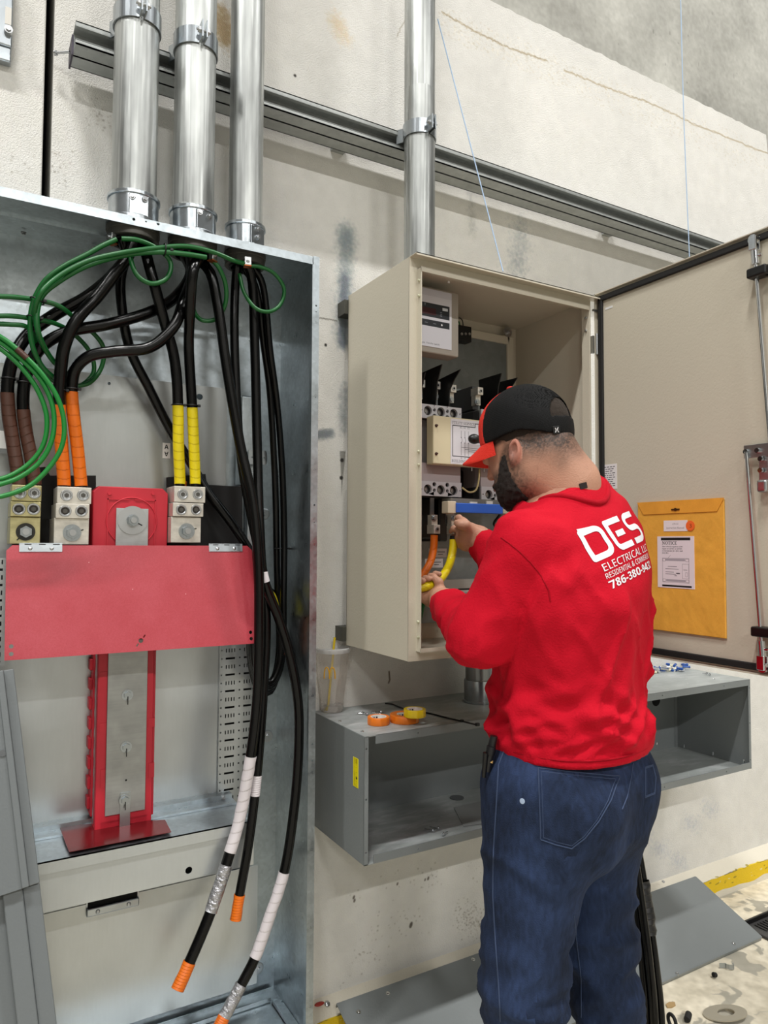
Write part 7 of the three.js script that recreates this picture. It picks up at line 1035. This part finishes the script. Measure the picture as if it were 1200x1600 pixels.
// cap
const capShell = (f, r, u) => { const lift = 0.006 * sstep(0.0, 0.08, f) * sstep(0.05, 0.10, u); return ell(f, r, u, -0.002, 0, 0.038, 0.105 + lift, 0.0865, 0.106 + lift); };
const seamF = (r, u) => 0.060 - 0.014 * sstep(0.05, 0.11, u) - 0.040 * sstep(0.105, 0.146, u);
const openF = (f, r, u) => Math.max(Math.hypot(r, (u - 0.040) * 1.05) - 0.043, 0.036 - u, f + 0.03);
const capF = (front) => (x, y, z) => { const [f, r, u] = inHead(x, y, z); let d = Math.max(capShell(f, r, u), rimU(f) - u, -(craniumF(f, r, u) - 0.0035)); d = Math.max(d, -openF(f, r, u)); const s = f - seamF(r, u); return front ? Math.max(d, -s) : Math.max(d, s + 0.0004); };
const capLo = hc.clone().add(V(-0.16, -0.06, -0.17)), capHi = hc.clone().add(V(0.17, 0.19, 0.17));
const meshBump = dataTex(128, (u, v) => { const a = (u * 16) % 1, b = ((v * 16) + (Math.floor(u * 16) % 2) * 0.5) % 1; return Math.hypot(a - 0.5, b - 0.5) < 0.3 ? 0 : 1; });
const capUV = (g) => { const p = g.attributes.position, uv = new Float32Array(p.count * 2); for (let i = 0; i < p.count; i++) { const [f, r, u] = inHead(p.getX(i), p.getY(i), p.getZ(i)); uv[2 * i] = Math.atan2(r, f) * 0.1; uv[2 * i + 1] = u; } g.setAttribute('uv', new THREE.BufferAttribute(uv, 2)); return g; };
const cap = obj('cap', capUV(nets(capF(false), capLo, capHi, 0.0028)), new THREE.MeshPhysicalMaterial({ color: 0x060607, roughness: 0.7, specularIntensity: 0.45, side: THREE.DoubleSide, bumpMap: rep(meshBump, 26), bumpScale: 0.0012 }), man, 'black mesh back of the trucker cap');
const MCapRed = std(0xdf2a18, 0.7, 0, { bumpMap: rep(grainT, 14), bumpScale: 0.0008 });
obj('front_panel', boxUV(nets(capF(true), capLo, capHi, 0.0028)), MCapRed, cap, 'bright orange red front panel of the cap');
{ // visor
  const g = new THREE.PlaneGeometry(1, 1, 28, 14), p = g.attributes.position, mk = (dy) => { const h = g.clone(), q = h.attributes.position; for (let i = 0; i < q.count; i++) { const s = q.getX(i) * 2, t = q.getY(i) + 0.5, a = s * 1.16, rx = 0.0845 * Math.sin(a), fx = -0.004 + 0.106 * Math.cos(a), L = 0.064 * Math.pow(Math.max(0, 1 - Math.pow(Math.abs(s), 2.6)), 0.55), f = fx + L * t * 1.0 - 0.004, r = rx * (1 + 0.02 * t), u = 0.043 - 0.016 * t - 4.6 * r * r * (0.35 + 0.65 * t) + dy, w = headPt(f, r, u); q.setXYZ(i, w.x, w.y, w.z); } h.computeVertexNormals(); return h; };
  const a = mk(0), b = mk(-0.0035); const rim = new THREE.BufferGeometry(), ps = [], A = a.attributes.position, B = b.attributes.position, W = 29; const push = (i, j) => { for (const [P_, k] of [[A, i], [B, i], [A, j], [A, j], [B, i], [B, j]]) ps.push(P_.getX(k), P_.getY(k), P_.getZ(k)); };
  for (let i = 0; i < 28; i++) push(i, i + 1); for (let j = 0; j < 14; j++) { push(j * W, (j + 1) * W); push(j * W + 28, (j + 1) * W + 28); } for (let i = 0; i < 28; i++) push(14 * W + i, 14 * W + i + 1); rim.setAttribute('position', new THREE.Float32BufferAttribute(ps, 3)); rim.computeVertexNormals(); boxUV(rim);
  obj('visor', [boxUV(a), boxUV(b), rim], MCapRed, cap, 'curved orange red visor');
  obj('top_button', (() => { const s = new THREE.SphereGeometry(0.0085, 16, 10), w = headPt(0.006, 0, 0.1475); s.scale(1, 0.6, 1); s.translate(w.x, w.y, w.z); return s; })(), MCapRed, cap);
}
// ------- details laid on the cloth by dropping a grid onto it along the cloth's own outside direction
function dropper(geo) { const t = new MeshBVH(geo.clone()), g = t.geometry, p = g.attributes.position; return (o, d) => { const h = t.raycastFirst(new THREE.Ray(o, d.clone().normalize()), THREE.DoubleSide); return h ? { p: h.point, n: h.face.normal } : null; }; }
function subGeo(geo, keep) { const p = geo.attributes.position, ix = geo.index, out = []; for (let i = 0; i < ix.count; i += 3) { const a = ix.getX(i); if (keep(p.getX(a), p.getY(a), p.getZ(a))) out.push(ix.getX(i), ix.getX(i + 1), ix.getX(i + 2)); } const g = new THREE.BufferGeometry(); g.setAttribute('position', p); g.setIndex(out); return g; }
{ // print on the back of the shirt
  const rollP = 11 * Math.PI / 180, rx = Rp.clone().multiplyScalar(Math.cos(rollP)).add(V(0, Math.sin(rollP), 0)), lean = 22 * Math.PI / 180, upb = new THREE.Vector3().crossVectors(rx, V(0, 0, 0)), nrm = Fp.clone().multiplyScalar(-Math.cos(lean)).add(V(0, Math.sin(lean), 0)), yv = new THREE.Vector3().crossVectors(nrm, rx).normalize();
  const region = subGeo(shirtG, (x, y, z) => y > 1.12 && y < 1.5 && ((x - pel.x) * Fp.x + (z - pel.z) * Fp.z) < 0.03), drop = dropper(region);
  const ctr = drop(DEPTH(977, 852, 0.8), ray(977, 852)).p, W = 0.205, H = 0.134, nu = 60, nv = 36, pos = [], uv = [], idx = [], ok = [];
  const R0 = region.index.count / 3;
  for (let j = 0; j <= nv; j++) for (let i = 0; i <= nu; i++) { const u = i / nu, v = j / nv, o = ctr.clone().addScaledVector(rx, (u - 0.5) * W).addScaledVector(yv, (v - 0.5) * H).addScaledVector(nrm, 0.25), h = drop(o, nrm.clone().negate()); ok.push(!!h); const q = h ? h.p.clone().addScaledVector(nrm, 0.0011) : o; pos.push(q.x, q.y, q.z); uv.push(u, v); }
  for (let j = 0; j < nv; j++) for (let i = 0; i < nu; i++) { const a = j * (nu + 1) + i, b = a + 1, c = a + nu + 1, d = c + 1; if (ok[a] && ok[b] && ok[c] && ok[d]) idx.push(a, b, d, a, d, c); }
  const g = new THREE.BufferGeometry(); g.setAttribute('position', new THREE.Float32BufferAttribute(pos, 3)); g.setAttribute('uv', new THREE.Float32BufferAttribute(uv, 2)); g.setIndex(idx); g.computeVertexNormals();
  const art = (c, w, h) => {
    c.fillStyle = '#000'; c.fillRect(0, 0, w, h); c.strokeStyle = '#fff'; c.fillStyle = '#fff'; c.lineJoin = 'round'; c.lineCap = 'butt'; c.lineWidth = w * 0.052;
    const X0 = w * 0.02, top = h * 0.05, hh = h * 0.50, lw = w * 0.29, gap = w * 0.045, path = (o, l) => { c.beginPath(); l.forEach((q, i) => i ? (q.length === 4 ? c.quadraticCurveTo(o + q[0] * lw, top + q[1] * hh, o + q[2] * lw, top + q[3] * hh) : c.lineTo(o + q[0] * lw, top + q[1] * hh)) : c.moveTo(o + q[0] * lw, top + q[1] * hh)); c.stroke(); };
    const m = 0.09; path(X0, [[m, 0.02], [0.62, m], [0.94, m, 0.94, 0.36], [0.94, 0.64], [0.94, 1 - m, 0.62, 1 - m], [m, 1 - m], [m, m], [0.62, m]]);
    let o = X0 + lw + gap; path(o, [[0.98, m], [m, m], [m, 0.72], [m, 1 - m, 0.34, 1 - m], [0.98, 1 - m]]); path(o, [[0.34, 0.50], [0.86, 0.50]]);
    o += lw + gap; path(o, [[0.96, m], [0.36, m], [m, m, m, 0.28], [m, 0.50, 0.36, 0.50], [0.66, 0.50], [0.92, 0.50, 0.92, 0.72], [0.92, 1 - m, 0.66, 1 - m], [0.06, 1 - m]]);
    const fill = (s, x0, x1, y, size, bold) => { c.font = `${bold ? 'bold ' : ''}${Math.round(size)}px sans-serif`; const k = (x1 - x0) / c.measureText(s).width; c.save(); c.translate(x0, y); c.scale(k, 1); c.fillText(s, 0, 0); c.restore(); };
    fill('ELECTRICAL LLC', w * 0.05, w * 0.98, h * 0.715, h * 0.145, false); fill('RESIDENTIAL & COMMERCIAL', w * 0.05, w * 0.99, h * 0.825, h * 0.105, false); fill('786-380-9432', w * 0.05, w * 0.98, h * 0.975, h * 0.155, true);
  };
  const alpha = canvasTex(1024, 586, art, false);
  obj('back_print', g, std(0xe4e2e6, 0.6, 0, { alphaMap: alpha, transparent: true, alphaTest: 0.5 }), shirt, 'white company lettering and phone number across the back');
}
{ // back pockets, seams, belt loop and yoke of the jeans
  const drop = dropper(jeansG), hit = (px, py) => drop(DEPTH(px, py, 0.7), ray(px, py)), seamM = std(0x33425f, 0.85), stitch = (pts, name, r = 0.0014, m = seamM, par = jeans) => { const q = pts.map(([a, b]) => hit(a, b)).filter(Boolean).map((h) => h.p.clone().addScaledVector(CAM.clone().sub(h.p).normalize(), 0.0008)); if (q.length > 2) obj(name, tube(curveOf(q), r, q.length * 6, 6), m, par); };
  const line = (l, n = 8) => { const o = []; for (let k = 0; k < l.length - 1; k++) for (let i = 0; i < n; i++) o.push([lerp(l[k][0], l[k + 1][0], i / n), lerp(l[k][1], l[k + 1][1], i / n)]); o.push(l[l.length - 1]); return o; };
  const pocket = (ring, label) => { const c = ring.reduce((a, p) => [a[0] + p[0] / ring.length, a[1] + p[1] / ring.length], [0, 0]), rim = line([...ring, ring[0]], 7), rows = 7, pos = [], idx = []; let good = true; const n = rim.length - 1;
    for (let j = 0; j <= rows; j++) for (let i = 0; i < n; i++) { const k = j / rows, h = hit(lerp(c[0], rim[i][0], k), lerp(c[1], rim[i][1], k)); if (!h) { good = false; continue; } const e = j === rows ? 0.0004 : 0.0024, q = h.p.clone().addScaledVector(CAM.clone().sub(h.p).normalize(), e); pos.push(q.x, q.y, q.z); }
    if (!good) return; for (let j = 0; j < rows; j++) for (let i = 0; i < n; i++) { const a = j * n + i, b = j * n + (i + 1) % n, d = a + n, e = b + n; idx.push(a, d, b, b, d, e); }
    const g = new THREE.BufferGeometry(); g.setAttribute('position', new THREE.Float32BufferAttribute(pos, 3)); g.setIndex(idx); g.computeVertexNormals(); const m = obj('back_pocket', clothUV(g), MDenim, jeans, label); stitch(rim, 'pocket_stitch', 0.0013, seamM, m); stitch(rim.map(([x, y]) => [lerp(c[0], x, 0.91), lerp(c[1], y, 0.92)]), 'pocket_stitch', 0.0010, seamM, m); };
  pocket([[841, 1200], [905, 1207], [968, 1213], [955, 1250], [936, 1283], [914, 1310], [893, 1326], [868, 1320], [845, 1312], [843, 1256]], 'left back pocket of the jeans');
  pocket([[1008, 1199], [1020, 1195], [1025, 1215], [1023, 1240], [1008, 1246]], 'right back pocket of the jeans');
  stitch(line([[848, 1170], [900, 1178], [950, 1184], [990, 1186]]), 'yoke_seam'); stitch(line([[848, 1175], [900, 1183], [950, 1189], [990, 1191]]), 'yoke_seam', 0.0010); stitch(line([[993, 1187], [1010, 1180], [1022, 1168]]), 'yoke_seam');
  stitch(line([[990, 1186], [986, 1215], [980, 1245], [972, 1265]]), 'seat_seam'); stitch(line([[788, 1172], [779, 1195], [776, 1250], [771, 1330], [770, 1400], [774, 1470], [779, 1540], [782, 1596]]), 'side_seam', 0.0016); stitch(line([[897, 1430], [902, 1480], [908, 1530], [908, 1590]]), 'inner_seam', 0.0012);
  const lp = hit(990, 1164), dirc = lp ? CAM.clone().sub(lp.p).normalize() : null; if (lp) { stitch(line([[990, 1152], [991, 1170], [992, 1188]]), 'belt_loop', 0.0045, MDenim); }
  const sp = hit(816, 1252); if (sp) obj('paint_spot', (() => { const q = turned(new THREE.CylinderGeometry(0.0045, 0.006, 0.0012, 10).rotateX(Math.PI / 2), basis(sp.p, sp.n)); return q; })(), std(0x9fb0c8, 0.8), jeans, 'pale paint spot');
  // folding knife clipped in the front pocket
  const kp = hit(771, 1190) ?? { p: DEPTH(772, 1190, 1.37) }, base = DEPTH(764, 1214, CAM.distanceTo(kp.p) / ray(771, 1190).length() - 0.006), dep = base.clone().sub(CAM).dot(fwd);
  const kt = thing('folding_knife', 'black folding knife clipped in the front pocket of the jeans', 'knife', base); const q = (px, py, k = 0) => DEPTH(px, py, dep - k);
  obj('clip', cyl(q(756, 1214, 0.004), q(759, 1176, 0.006), 0.0045, 0.0055, 12), MBlack, kt); obj('handle', [cyl(q(764, 1185), q(772, 1150), 0.0085, 0.0075, 14), cyl(q(764, 1185), q(762, 1205), 0.0085, 0.006, 14)], std(0x19191b, 0.4), kt); obj('bolster', cyl(q(766, 1178, 0.004), q(768, 1166, 0.004), 0.0092, 0.0092, 6), std(0x2c2c2f, 0.35, 0.6), kt);
  obj('wood_scale', cyl(q(766, 1190, 0.002), q(768, 1187, 0.002), 0.006, 0.004, 10), std(0xd9b06a, 0.5), kt);
}
{ // sleeve seam over the shoulder
  const drop = dropper(shirtG), q = [[783, 840], [795, 848], [812, 862], [830, 880], [846, 900], [857, 922], [860, 940]].flatMap((p, i, l) => i < l.length - 1 ? [0, 0.2, 0.4, 0.6, 0.8].map((t) => [lerp(p[0], l[i + 1][0], t), lerp(p[1], l[i + 1][1], t)]) : [p]).map(([a, b]) => drop(DEPTH(a, b, 0.7), ray(a, b))).filter(Boolean).map((h) => h.p); if (q.length > 3) obj('shoulder_seam', tube(curveOf(q), 0.0016, 60, 6), MShirt, shirt);
}
{ // collar, neck tag, cuffs, hem
  const mk = (pts, r, name, m = MShirt, label) => obj(name, tube(new THREE.CatmullRomCurve3(pts, true), r, 90, 8, false), m, shirt, label);
  const ringOn = (o, nrm, e1, e2, F, n = 40) => { const l = []; for (let i = 0; i < n; i++) { const a = i / n * Math.PI * 2, d = e1.clone().multiplyScalar(Math.cos(a)).addScaledVector(e2, Math.sin(a)); let t = 0.0; for (let k = 0; k < 60; k++) { const p = o.clone().addScaledVector(d, t), v = F(p.x, p.y, p.z); if (v > -0.0005) break; t += Math.max(0.001, -v * 0.7); } l.push(o.clone().addScaledVector(d, t)); } return l; };
const pts = []; for (let i = 0; i < 48; i++) { const a = i / 48 * Math.PI * 2, p = nb.clone().addScaledVector(Rp, 0.080 * Math.cos(a)).addScaledVector(Fp, 0.080 * Math.sin(a)); p.y = c7.y + 0.10; for (let k = 0; k < 400 && shirtF(p.x, p.y, p.z) > -0.001; k++) p.y -= 0.001; pts.push(p); } for (let q = 0; q < 8; q++) { const ys = pts.map((p) => p.y); pts.forEach((p, i) => { p.y = (ys[(i + 47) % 48] + 2 * ys[i] + ys[(i + 1) % 48]) / 4; }); } mk(pts, 0.0065, 'collar', MShirt, 'ribbed red collar');
  const hpt = ringOn(at(0, 0, HEM + 0.020), up0, Rp, Fp, (x, y, z) => torso(x, y, z)); mk(hpt, 0.0022, 'hem_seam');
  const tp = dropper(headG)(DEPTH(911, 759, 0.8), ray(911, 759)); if (tp) obj('neck_tag', turned(bx(-0.008, 0.008, -0.006, 0.006, 0.0005, 0.002), basis(tp.p, tp.n).multiply(M4().makeRotationZ(0.25))), std(0x231a1a, 0.8), shirt, 'dark tag at the collar');
}
// logo tag on the cap strap
{ const drop = dropper(cap.geometry.clone().translate(man.position.x, man.position.y, man.position.z)), h = drop(DEPTH(869, 672, 1.0), ray(869, 672)); if (h) { const m = basis(h.p, h.n, hU); const tg = obj('strap_tag', turned(bx(-0.008, 0.008, -0.008, 0.008, 0.0002, 0.0022, 0.0008), m), MBlack, cap, 'black woven tag on the strap'); for (const s of [-1, 1]) { const a = new THREE.TorusGeometry(0.0062, 0.0009, 8, 16, 1.7); a.rotateZ(-0.85 + (s < 0 ? 0 : Math.PI)); a.translate(s * 0.0085 * -1 * -1, 0, 0); a.translate(-s * 0.0155 + s * 0.0155, 0, 0); a.translate(s < 0 ? 0.0006 : -0.0006, 0, 0.0024); obj('tag_mark', turned(a, m), std(0xe8e8ea, 0.5), tg, 'white curved mark'); } } }
// boots under the jeans
for (const [an, s] of [[anL, -1], [anR, 1]]) { const toe = V(an.x, 0.038, an.z).addScaledVector(Fp, 0.17).addScaledVector(Rp, s * 0.03), heel = V(an.x, 0.040, an.z).addScaledVector(Fp, -0.045), bf = (x, y, z) => { let d = cone(heel, toe, 0.042, 0.044)(x, y, z); d = smin(d, cone(V(an.x, 0.16, an.z), heel, 0.05, 0.042)(x, y, z), 0.03); return Math.max(d, 0.002 - y); }; obj('boot', boxUV(nets(bf, V(an.x - 0.26, -0.01, an.z - 0.27), V(an.x + 0.2, 0.22, an.z + 0.15), 0.009)), std(0x2a2320, 0.6), man, 'dark work boot'); }
renderer.render(scene, camera);
